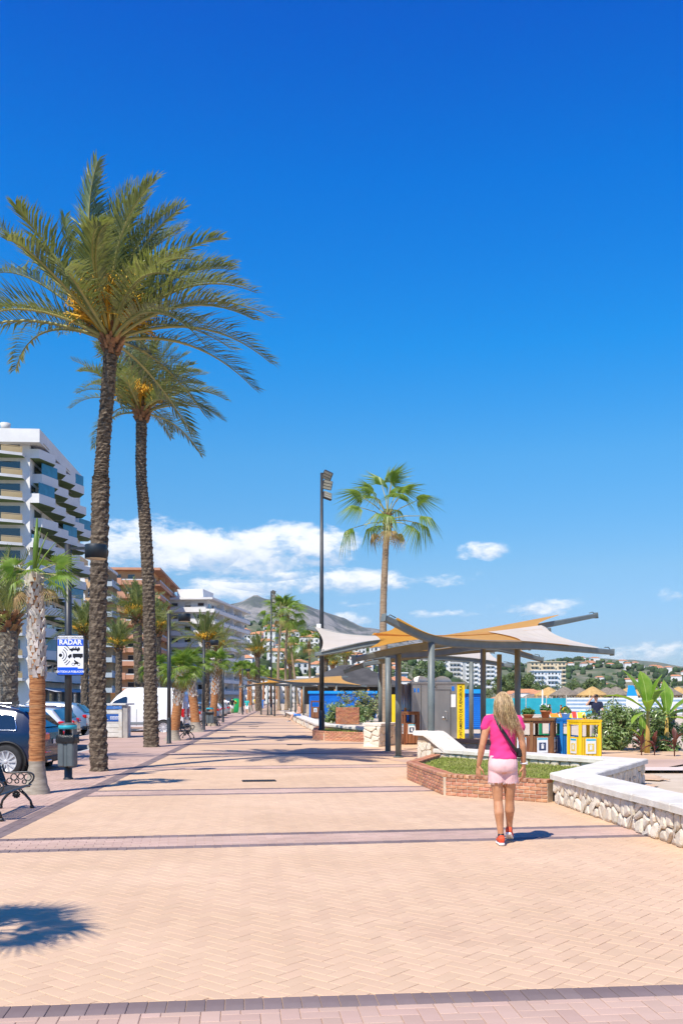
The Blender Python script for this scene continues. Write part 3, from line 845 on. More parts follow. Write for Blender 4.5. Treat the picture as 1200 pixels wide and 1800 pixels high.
# ================================================================== toilet cabin, kiosks
m_steel = mat('brushed_steel', (0.36, 0.36, 0.36), (0.50, 0.50, 0.49), 1.4, 0.34, 0.002, 30, metal=0.85, stretch=(1, 1, .25))
m_yel = mat('yellow_panel', (0.80, 0.55, 0.01), (0.84, 0.60, 0.02), 2, .45)
m_blk = mat('black_paint', (0.012, 0.012, 0.013), (0.02, 0.02, 0.02), 6, .4)
m_white = mat('white_paint', (0.76, 0.76, 0.75), (0.82, 0.82, 0.81), 2, .5)
m_blue = mat('blue_panel', (0.004, 0.14, 0.56), (0.006, 0.17, 0.62), 1, .45)
wc = empty('toilet_cabin', (0, 39.0, 0), 0, 'stainless steel public toilet cabin with yellow lettered end strip', 'toilet cabin')
X0, X1 = (724 - 600) / 1700 * 38, (803 - 600) / 1700 * 38
q = MB(); q.bx(X0, X1, -1.0, 1.4, 0, 2.2); q.build('cabin', m_steel, wc)
q = MB(); q.bx(X0 - .03, X1 + .33, -1.04, 1.44, 2.203, 2.27); q.build('roof', m_steel, wc)
for k in (.24, .74):
    q = MB(); q.lathe([(.38, 0), (.36, .09), (.26, .19), (.1, .25), (.01, .26)], 16, (X0 + (X1 - X0) * k, 0.2, 2.272)); q.build('skylight', m_white, wc)
q = MB(); q.bx(X1 + .002, X1 + .30, -1.0, 1.4, .0, 2.2); ys_ = q.build('end_strip', m_yel, wc)
text('lettering', 'AYUNTAMIENTO DE FUENGIROLA', .165, m_blk, ys_, (X1 + .15, -1.004, 1.02), (rad(90), rad(-90), 0), .002, xs=.86)
d0, d1 = (763 - 600) / 1700 * 38, (791 - 600) / 1700 * 38
q = MB(); q.bx(d0, d1, -1.022, -1.003, .08, 1.92); dr = q.build('door', m_steel, wc)
q = MB(); q.bx(d0 - .02, d0 - .002, -1.03, -1.003, .06, 1.95); q.bx(d1 + .002, d1 + .02, -1.03, -1.003, .06, 1.95); q.bx(d0 - .02, d1 + .02, -1.03, -1.003, 1.952, 1.97); q.build('door_frame', mat('dark_seam', (.06,) * 3), wc)
q = MB(); q.box(((d0 + d1) / 2 + .16, -1.05, .95), (.09, .05, .34), 0, bev=.01); q.build('handle', m_steel, dr)
text('wc_letters', 'WC', .15, m_blk, wc, ((757 - 600) / 1700 * 38 + .0 + .12, -1.006, 2.07), (rad(90), 0, 0), .004)
for px_, m_ in ((728.5, m_blue), (734.5, m_blue)):
    q = MB(); x = (px_ - 600) / 1700 * 38; q.bx(x - .03, x + .04, -1.008, -1.002, 1.86, 2.02); q.build('pictogram', m_, wc)
q = MB(); x = (796 - 600) / 1700 * 38; q.bx(x - .10, x + .10, -1.010, -1.002, 1.28, 1.78); q.build('notice', m_white, wc)
q = MB(); q.bx(x - .05, x + .05, -1.010, -1.002, 1.92, 2.10); q.build('pictogram', m_blue, wc)
for px_ in (740, 751.5):
    x = (px_ - 600) / 1700 * 38; q = MB(); q.bx(x - .012, x + .012, -1.010, -1.001, .05, 2.15); q.build('seam', mat('dark_seam', (.06,) * 3), wc)
q = MB(); q.lathe([(.07, 0), (.07, .03)], 14); o = q.build('button', m_steel, wc, (x + .62, -1.0, .85), (rad(90), 0, 0))
# ribbed dispenser tower beside the cabin
dt = empty('dispenser_tower', (2.55, 39.2, 0), 0, 'ribbed mirror steel tower left of the toilet cabin', 'tower')
q = MB(); q.cyl((0, 0, 0), (0, 0, 2.2), .24, .24, 20); q.build('body', m_steel, dt)
for k in range(9):
    a = rad(180 + 22 * k); q = MB(); q.cyl((.25 * math.cos(a), .25 * math.sin(a), .1), (.25 * math.cos(a), .25 * math.sin(a), 2.15), .028, .028, 8); q.build('rib', m_steel, dt)
for k, m_ in enumerate((m_blue, mat('orange_print', (.7, .25, .05)), m_blue)):
    q = MB(); q.bx(-.14 + .11 * k, -.06 + .11 * k, -.295, -.285, .7, 1.15 + .1 * (k % 2)); q.build('poster', m_, dt)

def kiosk(label, x0, x1, y, depth, h, yellow=False):
    k_ = empty('blue_kiosk', ((x0 + x1) / 2, y, 0), 0, label, 'kiosk'); hw_ = (x1 - x0) / 2
    q = MB(); q.bx(-hw_, hw_, 0, depth, 0, h); q.build('wall', m_blue, k_)
    q = MB(); q.bx(-hw_ - .1, hw_ + .1, -.15, depth + .1, h + .002, h + .22); q.build('roof', mat('kiosk_fascia', (.01, .27, .68), (.012, .30, .72), 1, .4), k_)
    n = int(h / .11)
    for i in range(n):
        q = MB(); q.bx(-hw_ + .1, hw_ - .1, -.03, -.002, .08 + i * .11, .165 + i * .11); q.build('slat', m_blue, k_)
    if yellow: q = MB(); q.bx(-hw_ - .5, -hw_ - .004, .3, .36, .1, h); q.build('side_panel', m_yel, k_)
kiosk('blue slatted kiosk with yellow side panel behind the shelter posts', 3.25, 5.05, 53.5, 3, 1.85, True)
kiosk('long low blue kiosk behind the floodlight mast', -2.7, 2.9, 81, 3, 2.05)
kiosk('dark blue kiosk seen between the shelter posts right of the toilet cabin', 6.6, 7.6, 52, 2, 1.9)

# ================================================================== litter stations
m_wood = mat('brown_wood', (0.17, 0.065, 0.025), (0.26, 0.11, 0.045), 3, .6, .002, 30, island=.18, stretch=(6, 6, .8))
def wood(col, nm): return mat(nm, col, tuple(c * 1.15 for c in col), 3, .5, .0015, 30, island=.07, stretch=(6, 6, .8))
m_lab = mat('label_white', (0.74, 0.76, 0.76)); m_lab2 = mat('label_navy', (.03, .05, .11)); m_teal = mat('label_teal', (.01, .42, .55)); m_dark = mat('bin_inside', (.01, .01, .012))
def station(name, label, loc, rz, sides, r, h, m, icon, pot=None, top=None):
    """polygonal slatted litter station with open upper part and flat top"""
    s_ = empty(name, loc, rz, label, 'litter bin', 'slatted litter stations')
    hb = h * .66
    ang = [2 * math.pi * (i + .5) / sides for i in range(sides)]
    cor = [V((r * math.sin(a), -r * math.cos(a), 0)) for a in ang]
    q = MB(); q.prism([(c.x * .86, c.y * .86) for c in cor][::1], .03, hb - .05); q.build('liner', m_dark, s_)
    for i in range(sides):
        a, b_ = cor[i - 1], cor[i]; L_ = (b_ - a).length; t = (b_ - a) / L_; n = max(2, round(L_ / .115)); st = L_ / n
        ang_ = math.atan2(t.y, t.x)
        for k in range(n):
            c = a + t * st * (k + .5)
            q = MB(); q.box((0, 0, 0), (st - .012, .022, hb - .06), 0, bev=.004); q.build('slat', m, s_, (c.x, c.y, .05 + (hb - .06) / 2), (0, 0, ang_))
        c = (a + b_) / 2; nrm = V((t.y, -t.x, 0))
        q = MB(); q.bx(-.13, .13, -.004, 0, -.17, .17); lb = q.build('label_plate', m_lab, s_, (c.x + nrm.x * .017, c.y + nrm.y * .017, hb * .72), (0, 0, ang_))
        q = MB(); q.bx(-.12, .12, -.0065, -.0045, .125, .16); q.build('header', m_teal, lb)
        q = MB(); q.bx(-.085, .085, -.0065, -.0045, -.12, .06); q.build('icon_field', icon, lb)
        q = MB(); q.bx(-.03, .03, -.009, -.007, -.08, -.0); q.bx(-.04, .04, -.009, -.007, .005, .02); q.bx(-.012, .012, -.009, -.007, .022, .04); q.build('icon', m_lab, lb)
        q = MB(); q.box((0, 0, 0), (.075, .075, h - .06), 0, bev=.006); q.build('corner_post', m, s_, (b_.x * .95, b_.y * .95, (h - .06) / 2), (0, 0, ang_ + math.pi / sides))
        q = MB(); q.box((0, 0, 0), (L_, .05, .06), 0, bev=.005); q.build('rail', m, s_, (c.x * .96, c.y * .96, h - .085), (0, 0, ang_))
    q = MB(); q.prism([(c.x * 1.08, c.y * 1.08) for c in cor], h - .052, h); q.build('top', m, s_)
    return s_
m_yw, m_bw, m_gw = wood((.78, .48, .008), 'yellow_wood'), wood((.01, .16, .48), 'blue_wood'), wood((.01, .22, .09), 'green_wood')
ybeige = mat('label_yellow', (.75, .55, .1))
b1 = station('litter_station', 'large brown hexagonal wooden litter station right of the woman', (4.46, 22.4, 0), rad(12), 6, .52, 1.16, m_wood, m_lab2)
b2 = station('litter_station', 'bright yellow slatted recycling station, nearest to the round shrub', (5.52, 22.0, 0), rad(17), 4, .37, 1.13, m_yw, ybeige)
b3 = station('litter_station', 'blue slatted recycling station between the yellow and the green one', (5.28, 22.8, 0), rad(17), 4, .37, 1.14, m_bw, m_lab2)
b4 = station('litter_station', 'green slatted recycling station behind the blue one', (5.20, 23.6, 0), rad(17), 4, .37, 1.15, m_gw, m_teal)
b5 = station('litter_station', 'single brown wooden litter bin between the grey shelter posts', (2.42, 34.0, 0), rad(6), 4, .36, 1.16, m_wood, m_lab2)
b6 = station('litter_station', 'far brown wooden litter bin behind the seated man', (-2.15, 80, 0), 0, 4, .5, 1.45, m_wood, m_lab2)
# flower pots
m_terra = mat('terracotta', (.50, .19, .08), (.58, .25, .12), 5, .8)
m_leaf = mat('pot_leaf', (.06, .15, .03), (.12, .24, .05), 6, .55, island=.3, transl=(.2, .35, .05), tfac=.25)
def leafball(q, c, r, n, size, rg, mi=0, squash=1.0):
    for _ in range(n):
        d = V((rg.gauss(0, 1), rg.gauss(0, 1), rg.gauss(0, 1))).normalized() * r * rg.uniform(.55, 1.05) ; d.z *= squash
        p = V(c) + d; a = V((rg.gauss(0, 1), rg.gauss(0, 1), rg.gauss(0, .6))).normalized(); up = (d.normalized() + V((rg.gauss(0, .5), rg.gauss(0, .5), .4 + rg.gauss(0, .4)))).normalized()
        s = a.cross(up)
        if s.length < 1e-3: continue
        s.normalize(); t = up.cross(s); z_ = size * rg.uniform(.6, 1.2)
        q.add([p - t * z_, p + s * z_ * .45 , p + t * z_, p - s * z_ * .45], [(0, 1, 2, 3)], mi, False)
def flower_pot(label, loc, r, h, m, cols, bowl=False):
    f = empty('flower_pot', loc, 0, label, 'flower pot', 'flower pots on the litter stations')
    q = MB(); q.lathe([(r * .68, 0), (r * .95, h * .8), (r * 1.06, h * .8), (r * 1.06, h), (r * .92, h), (r * .9, h * .86)], 18); q.build('pot', m, f)
    rg = random.Random(len(label)); q = MB(); leafball(q, (0, 0, h + r * .45), r * 1.15, 170, .05, rg, 0, .75); q.build('foliage', m_leaf, f)['kind'] = 'stuff'
    for c_ in cols:
        q = MB(); leafball(q, (0, 0, h + r * .6), r * 1.2, 22, .028, rg, 0, .7); q.build('flowers', mat('petal_%02d%02d' % (c_[0] * 99, c_[2] * 99), c_), f)['kind'] = 'stuff'
flower_pot('terracotta pot of purple and white flowers on the brown litter station', (4.72, 22.4, 1.163), .115, .17, m_terra, [(.25, .05, .3), (.8, .75, .8)])
flower_pot('wide terracotta bowl with low green plant on the brown litter station', (4.30, 22.3, 1.163), .13, .08, m_terra, [(.5, .6, .1)])
flower_pot('white pot of red and yellow flowers behind the yellow recycling station', (5.28, 22.8, 1.143), .11, .13, m_white, [(.7, .06, .02), (.8, .55, .02)])
# ================================================================== palms
m_frond = mat('date_frond', (0.105, 0.155, 0.045), (0.25, 0.29, 0.115), 1.2, 0.27, island=0.34, spec=.85, transl=(0.30, 0.33, 0.06), tfac=0.28)
m_frond2 = mat('date_frond_fresh', (0.12, 0.17, 0.04), (0.22, 0.24, 0.07), 1.2, 0.45, island=0.28, spec=.55, transl=(0.26, 0.30, 0.05), tfac=0.25)
m_rachis = mat('frond_rib', (0.30, 0.29, 0.09), (0.40, 0.36, 0.13), 2, .5)
m_bark = mat('palm_bark', (0.07, 0.05, 0.033), (0.185, 0.142, 0.098), 9, .95, .02, 22, contrast=(.42, .6), stretch=(1, 1, 2.6))
m_bark_pale = mat('palm_bark_pale', (0.15, 0.115, 0.08), (0.30, 0.25, 0.18), 9, .95, .02, 22, contrast=(.42, .6), stretch=(1, 1, 2.6))
m_fruit = mat('date_stalks', (0.62, 0.33, 0.02), (0.72, 0.42, 0.04), 8, .6, island=.15)
m_boot = mat('leaf_base', (0.20, 0.10, 0.045), (0.36, 0.20, 0.09), 10, .9, .006, 40, island=.25)
m_fan = mat('fan_leaf', (0.13, 0.235, 0.028), (0.24, 0.34, 0.06), 2.5, .42, island=.2, spec=.55, transl=(0.34, 0.48, 0.05), tfac=.38)
m_fan_dry = mat('fan_leaf_dry', (0.36, 0.25, 0.11), (0.48, 0.35, 0.17), 2, .8, island=.2, transl=(.5, .35, .12), tfac=.3)
m_red = mat('fan_trunk_red', (0.20, 0.065, 0.02), (0.50, 0.225, 0.085), 7, .9, .012, 22, stretch=(.8, .8, 9), contrast=(.36, .62), dirt=((.42, .25, .12), 2))
m_greytr = mat('fan_trunk_grey', (0.26, 0.22, 0.165), (0.37, 0.32, 0.25), 5, .95, .006, 30, stretch=(1, 1, 5))
m_cut = mat('cut_leaf_base', (0.40, 0.35, 0.29), (0.58, 0.53, 0.46), 6, .9, .004, 30, island=.3)
m_tall = mat('tall_fan_trunk', (0.24, 0.165, 0.10), (0.34, 0.25, 0.165), 4, .95, .008, 20, stretch=(1, 1, 5))

def frond_mesh(q, base, d0, length, wind, droop, rg, pairs=46, lw=0.03, leafl=0.55, up0=None, seg=14):
    """one feather frond: ribs in material 0, leaflets in material 1"""
    d = V(d0).normalized(); p = V(base); pts = [p.copy()]; dirs = [d.copy()]
    st = length / seg
    for i in range(seg):
        f = (i + 1) / seg
        d = (d + V((wind[0], wind[1], wind[2])) * (0.35 + f) / seg + V((0, 0, -droop)) * (0.25 + f * 1.1) / seg).normalized()
        p = p + d * st; pts.append(p.copy()); dirs.append(d.copy())
    q.tube(pts, [0.034 * (1 - i / seg) * (length / 3.2) + 0.006 for i in range(seg + 1)], 5, False, 0)
    tw = rg.uniform(-.35, .35)
    for k in range(pairs):
        f = 0.16 + 0.84 * (k + .5) / pairs
        t = f * seg; i = min(int(t), seg - 1); c = pts[i].lerp(pts[i + 1], t - i); dd = dirs[i].lerp(dirs[i + 1], t - i).normalized()
        side = dd.cross(V((0, 0, 1)))
        if side.length < 0.05: side = dd.cross(V((0, 1, 0)))
        side.normalize(); up = side.cross(dd).normalized()
        if tw: side, up = side * math.cos(tw) + up * math.sin(tw), up * math.cos(tw) - side * math.sin(tw)
        prof = math.sin(min(1, (f - .10) / .32) * math.pi / 2) * (1 - .62 * max(0, (f - .55) / .45) ** 1.4)
        for sg in (-1, 1):
            L_ = leafl * prof * rg.uniform(.85, 1.12) * (length / 3.2)
            a = rad(58 - 34 * f + rg.uniform(-7, 7))
            ld = (dd * math.cos(a) + side * sg * math.sin(a) + up * (.42 + rg.uniform(-.18, .22))).normalized()
            w_ = V(wind) * .28 + V((0, 0, -.16 - .25 * droop * .5))
            m_ = c + ld * L_ * .5; ld2 = (ld + w_ + V((rg.uniform(-.1, .1), rg.uniform(-.1, .1), rg.uniform(-.08, .08)))).normalized(); e = m_ + ld2 * L_ * .55
            n_ = (ld.cross(up)); n_ = n_.normalized() if n_.length > .01 else side
            hw = lw * .5 * (length / 3.2) ** .5
            q.add([c - n_ * hw * .5, c + n_ * hw * .5, m_ + n_ * hw, m_ - n_ * hw, e], [(0, 1, 2, 3), (3, 2, 4)], 1, False)

def fruit_mesh(q, base, d0, length, rg, n=44):
    d = V(d0).normalized(); mid = V(base) + d * length * .55
    q.tube([V(base), V(base) + d * length * .3, mid], [.028, .024, .016], 5, True, 0)
    for _ in range(n):
        a = (d + V((rg.gauss(0, .42), rg.gauss(0, .42), rg.gauss(0, .35)))).normalized(); s_ = V(base) + d * length * rg.uniform(.35, .56)
        e = s_ + a * length * rg.uniform(.35, .6); f = e + V((rg.uniform(-.04, .04), rg.uniform(-.04, .04), -.08))
        q.tube([s_, e, f], [.016, .015, .010], 4, False, 0)

def rough_trunk(path, radii, m, parent, rg, pitch=0.055, n=22, depth=0.028):
    """date-palm stem: rings of old leaf bases that stand proud in a spiral"""
    L_ = sum((V(path[i + 1]) - V(path[i])).length for i in range(len(path) - 1)); rows = int(L_ / pitch)
    pts = spline(path, rows); q = MB(); rings = []
    ts = [i / rows * (len(radii) - 1) for i in range(rows + 1)]
    for i, p in enumerate(pts):
        r = radii[int(ts[i])] + (radii[min(int(ts[i]) + 1, len(radii) - 1)] - radii[int(ts[i])]) * (ts[i] - int(ts[i]))
        ring = []
        for k in range(n):
            a = 2 * math.pi * k / n
            ph = ((k + (i // 2) * 1.5) % 3) / 3.0
            r_ = r + depth * ((0.5 if i % 2 else -.5) + (.7 if ph < .4 else -.5)) * .6 + depth * .5 * noise.noise((a * 3, i * .45, r * 9)) + rg.uniform(-.25, .25) * depth
            ring.append(p + V((math.cos(a) * r_, math.sin(a) * r_, rg.uniform(-.012, .012))))
        rings.append(ring)
    q.loft(rings, True, True, 0, False)
    return q.build('trunk', m, parent)

def crown_boots(parent, c, r, h, n, rg, m, name='crown_base', flare=.10):
    q = MB()
    for k in range(n):
        a = k * 2.39996 + rg.uniform(-.1, .1); z = h * (k / n) + rg.uniform(-.02, .02)
        d = V((math.cos(a), math.sin(a), 0)); s = V((-d.y, d.x, 0)); f = k / n
        b_ = V(c) + d * (r * .75) + V((0, 0, z - .06)); e = V(c) + d * (r + flare * (.5 + .8 * math.sin(f * 3.1))) + V((0, 0, z + .10)); w_ = rg.uniform(.05, .08) * (r / .22)
        q.loft([[b_ - s * w_ - d * .03, b_ + s * w_ - d * .03, b_ + s * w_ + d * .05, b_ - s * w_ + d * .05], [e - s * w_ * .7 - d * .05, e + s * w_ * .7 - d * .05, e + s * w_ * .6 + d * .02, e - s * w_ * .6 + d * .02]], True, True, 0, False)
    o = q.build(name, m, parent); o['kind'] = 'stuff'
    return o

def date_palm(label, base, path, radii, crown_r, nfr, seed, wind, fruit=8, pitch=.055, pairs=46, m=None, mf=None, lw=.03, group=None, boots=46, bottom=None):
    rg = random.Random(seed)
    t = empty('date_palm', base, 0, label, 'palm tree', group)
    rough_trunk(path, radii, m or m_bark, t, rg, pitch)
    top = V(path[-1]); r = radii[-1]
    crown_boots(t, top - V((0, 0, .18)), r + .03, .55, boots, rg, m_boot)
    for k in range(nfr):
        f = (k + .5) / nfr; a = k * 2.39996 + rg.uniform(-.25, .25)
        e = rad(87 - 72 * f ** 1.0 + rg.uniform(-8, 8))
        d = V((math.cos(a) * math.cos(e), math.sin(a) * math.cos(e), math.sin(e)))
        q = MB()
        L_ = crown_r * rg.uniform(.9, 1.08) * (.86 + .2 * f)
        frond_mesh(q, top + V((0, 0, .22 - .15 * f)) + V((d.x, d.y, 0)) * r * .5, d, L_, wind, .50 + 1.15 * f * rg.uniform(.8, 1.25), rg, pairs, lw, .66)
        q.build('frond', [m_rachis, mf or m_frond], t)
    for k in range(fruit):
        a = k * 2.39996 + 1.1; d = V((math.cos(a) * .75, math.sin(a) * .75, .95))
        q = MB(); fruit_mesh(q, top + V((0, 0, .15)) + V((d.x, d.y, 0)) * .2, d, crown_r * .34 * rg.uniform(.8, 1.15), rg); q.build('fruit_stalk', m_fruit, t)
    return t
WIND = (0.72, 0.10, 0.0)
def relp(base, pts): return [V(p) - V(base) for p in pts]
B1 = V((-5.31 - .05, 21.4, 0)); y1 = B1.y
path = relp(B1, [B1 + V((0, 0, -.05)), P(171, 1180, y1), P(174, 1000, y1), P(177, 850, y1), P(177.5, 840, y1), P(184, 750, y1), P(196, 605, y1)])
date_palm('tall leaning date palm nearest the viewer, its trunk passing behind the round lamp head', B1, path, [.19, .178, .185, .185, .148, .148, .14], 3.6, 54, 11, WIND, 16, .05, 68, None, None, .034)
B2 = V(((266 - 600) / 1700 * 32.2, 32.2, 0)); y2 = B2.y
path = relp(B2, [B2 + V((0, 0, -.05)), P(264, 1180, y2), P(261, 1040, y2), P(255, 920, y2), P(248, 830, y2), P(249, 730, y2)])
date_palm('second tall date palm with orange fruit stalks, behind the leaning one', B2, path, [.26, .205, .195, .20, .17, .18], 2.8, 46, 23, (.42, .1, 0), 16, .06, 60, None, None, .034)

# fan palms ---------------------------------------------------------------
def fan_mesh(q, rg, R=.85, pet=.8, n=26, spread=rad(235), droop=.5, dry=False, fold=.05):
    """fan leaf: stalk along +x then a folded blade, material 0 stalk, 1 blade"""
    q.tube([(0, 0, 0), (pet * .5, 0, pet * .05), (pet, 0, 0)], [.024, .017, .012], 5, False, 0)
    h = V((pet, 0, 0))
    for k in range(n):
        a = -spread / 2 + spread * (k + .5) / n; da = spread / n * .5
        L_ = R * (.72 + .28 * math.cos(a * .75)) * rg.uniform(.92, 1.06)
        zf = lambda r: -droop * (r / R) ** 2.2 * R * .55 + .10 * math.sin(abs(a)) * r
        def pt(r, off, dz): return h + V((math.cos(a + off) * r, math.sin(a + off) * r, zf(r) + dz))
        r1, r2 = L_ * .46, L_
        tip = h + V((math.cos(a + rg.uniform(-.05, .05)) * r2 * .97, math.sin(a) * r2, zf(r2) - rg.uniform(.02, .20) * R * (1 + droop)))
        q.add([pt(.02, 0, 0), pt(r1, -da, fold * R * .3), pt(r1, 0, -fold * R * .5), pt(r1, da, fold * R * .3), tip], [(0, 1, 2), (0, 2, 3), (2, 1, 4), (3, 2, 4)], 1, False)
FANV = []
for i in range(4):
    q = MB(); fan_mesh(q, random.Random(40 + i), .85, .75, 28, rad(215 + 14 * i), .35 + .22 * i); FANV.append(q.mesh('leaf', [m_rachis, m_fan]))
FAND = []
for i in range(2):
    q = MB(); fan_mesh(q, random.Random(60 + i), .75, .7, 20, rad(170), 1.0); FAND.append(q.mesh('dry_leaf', [m_rachis, m_fan_dry]))
def put_leaf(parent, me, c, az_, e_, roll, s):
    o = link('leaf', me, parent)
    X = V((math.cos(az_) * math.cos(e_), math.sin(az_) * math.cos(e_), math.sin(e_)))
    Y_ = V((-math.sin(az_), math.cos(az_), 0)); Z = X.cross(Y_)
    R = Matrix((X, Y_, Z)).transposed() @ Matrix.Rotation(roll, 3, 'X')
    o.matrix_local = Matrix.Translation(c) @ R.to_4x4() @ Matrix.Scale(s, 4)
    return o
def fan_palm(label, base, top, r0, r1, red, boots, leaves, s, seed, group=None, dry=2, spear=True, boot_n=90, trunk_m=None, droop_bias=0, wind=0.0):
    """Trunk: flared grey foot, red fibrous stretch up to `red` (0..1), cut leaf bases above `boots`"""
    rg = random.Random(seed); t = empty('fan_palm', base, 0, label, 'palm tree', group)
    top = V(top) - V(base); N_ = 46
    q = MB(); rings = []
    for i in range(N_ + 1):
        f = i / N_; p = top * f + V((0, 0, 0)) + V((.04 * math.sin(f * 3), 0, 0)); r = r0 + (r1 - r0) * f + (.13 * max(0, 1 - f / .16) ** 2 * (r0 / .17)) + (.006 if i % 2 else -.004)
        rings.append([p + V((math.cos(2 * math.pi * k / 18), math.sin(2 * math.pi * k / 18), 0)) * (r + rg.uniform(-.004, .004)) for k in range(18)])
    n_f = int(N_ * .17); n_r = int(N_ * boots)
    if trunk_m: q.loft(rings, True, True, 0, True); q.build('trunk', trunk_m, t)
    else:
        q.loft(rings[:n_f + 1], True, False, 0, True); q.loft(rings[n_f:], True, False, 1, True); q.build('trunk', [m_greytr, m_red], t)
    if boot_n:
        b = MB(); H = top.length
        for k in range(boot_n):
            f = boots + (1 - boots) * (k + .5) / boot_n; a = k * 2.39996; d = V((math.cos(a), math.sin(a), 0)); s_ = V((-d.y, d.x, 0))
            r = r0 + (r1 - r0) * f; c = top * f + V((.04 * math.sin(f * 3), 0, 0)); w_ = r * rg.uniform(.26, .40); up = V((0, 0, 1)); hgt = rg.uniform(.10, .16) * (r0 / .17) ** .5; k2 = s_ * rg.choice((-1, 1)) * w_ * .5
            p0 = c + d * (r * .95); p1 = c + d * (r + .034 * rg.uniform(.4, 1.7) * (r0 / .17)) + up * hgt + k2
            b.loft([[p0 - s_ * w_ - d * .03, p0 + s_ * w_ - d * .03, p0 + s_ * w_ + d * .012, p0 - s_ * w_ + d * .012], [p1 - s_ * w_ * .55 - d * .06, p1 + s_ * w_ * .55 - d * .06, p1 + s_ * w_ * .5, p1 - s_ * w_ * .5]], True, True, 0, False)
        o = b.build('cut_leaf_bases', m_cut, t); o['kind'] = 'stuff'
    for k in range(leaves):
        f = (k + .5) / leaves; a = k * 2.39996 + rg.uniform(-.3, .3)
        e = rad(72 - 95 * f + droop_bias + rg.uniform(-10, 10))
        o = put_leaf(t, FANV[min(3, int(f * 3.2) + rg.choice((0, 1)))], top + V((wind * .1, 0, .05 * (1 - f))), a, e, rg.uniform(-.5, .5), s * rg.uniform(.88, 1.1))
    for k in range(dry):
        put_leaf(t, FAND[k % 2], top + V((0, 0, -.1)), k * 2.4 + 1, rad(-38 - 12 * (k % 3)), rg.uniform(-.4, .4), s * .85)
    if spear:
        q = MB(); q.tube([top, top + V((.02, 0, .45 * s)), top + V((.08, 0, 1.05 * s))], [.03, .045, .008], 6, True, 0); q.build('spear_leaf', m_fan, t)
    return t

f0 = G(64, 1396)
# nearest fan palm: each big leaf placed by hand
fp = fan_palm('small fan palm with orange lower trunk and criss-cross grey leaf bases, beside the bench', f0, P(59, 1015, f0.y), .132, .128, .5, .53, 0, 1, 3, None, 0, False, 190)
tp = P(60, 1010, f0.y) - f0
for a, e, v_, rl, s in ((180, 22, 0, -.9, 1.0), (172, 2, 1, -.4, .9), (10, 28, 0, .8, 1.12), (-6, -2, 1, .5, 1.12), (20, -22, 2, .2, 1.0), (200, -25, 3, 0, .8), (95, 40, 1, 0, .95), (70, 10, 2, 0, .95), (130, 15, 1, 0, .9), (-80, 8, 2, .2, .75)):
    put_leaf(fp, FANV[v_], tp, rad(a), rad(e), rl, s * .47)
for a, e in ((-20, -28), (150, -35), (215, -42)): put_leaf(fp, FAND[0], tp + V((0, 0, -.1)), rad(a), rad(e), 0, .45)
q = MB(); q.tube([tp, tp + V((.03, 0, .5)), tp + V((.05, 0, .95))], [.03, .05, .012], 6, True, 0); q.build('spear_leaf', m_fan, fp)
for dx, h_ in ((.10, .55), (.16, .42), (.05, .62)):
    q = MB(); q.tube([tp, tp + V((dx * 1.2, 0, h_ * .8)), tp + V((dx * 2.3, 0, h_ * 1.3))], [.018, .014, .004], 5, True, 0); q.build('young_leaf', m_fan, fp)

# feather palm behind the dark car at the left edge
B3 = V(((11 - 600) / 1700 * 24.5, 24.5, -.12))
date_palm('young date palm with grey trunk at the left edge behind the dark blue car', B3, relp(B3, [B3, B3 + V((.02, 0, 1.6)), P(11, 1100, 24.5)]), [.24, .26, .28], 1.9, 24, 31, (.15, 0, .25), 0, .09, 34, m_bark_pale, m_frond2, .026, None, 30)

ROWG = 'red-trunked fan palms along the left border'
fan_palm('red-trunked fan palm leaning right, in front of the second bench', G(303, 1302), P(317, 1182, G(303, 1302).y), .20, .17, .45, .5, 24, .62, 5, ROWG, 4)
fan_palm('red-trunked fan palm leaning left, behind the second bench', G(345, 1287), P(331, 1172, G(345, 1287).y), .24, .18, .5, .52, 22, .68, 6, ROWG, 5)
fan_palm('upright red-trunked fan palm beside the third bench', V((-7.75, 58, 0)), P(379, 1166, 58), .23, .19, .45, .48, 22, .70, 7, ROWG, 4)
fan_palm('pale green fan palm half hidden behind the white van', V((-9.9, 52, 0)), P(272, 1176, 52), .2, .18, .3, .4, 18, .7, 8, ROWG, 5)
k = 0
proto = None
ORD = ['first', 'second', 'third', 'fourth', 'fifth', 'sixth', 'seventh', 'eighth', 'ninth', 'tenth', 'eleventh', 'twelfth', 'thirteenth', 'fourteenth', 'fifteenth', 'sixteenth']
for Y, t, h in ((106, -4.7, 4.8), (114, -4.1, 4.6), (122, -5.2, 5.0), (130, -4.3, 4.8), (140, -4.9, 5.2), (150, -4.2, 5.0), (162, -4.6, 5.4), (178, -4.3, 6), (186, 1.6, 6), (196, -5.0, 6.4), (205, -1.0, 6), (215, -4.4, 6.6), (222, 0.6, 6.4), (235, -3.0, 7), (250, -1.6, 7), (262, 1.2, 7)):
    b_ = V((PX(t, Y), Y, 0))
    if proto is None:
        proto = fan_palm('nearest of the short far fan palms in the row left of the walkers', b_, b_ + V((0, 0, h)), .16, .13, .4, .45, 20, .80, 9, 'far fan palms in a row', 3, True, 30)
    else: dup(proto, b_, k * 1.1, ORD[k] + ' nearest of the short far fan palms in the row left of the walkers', 'far fan palms in a row', h / 4.4)
    k += 1

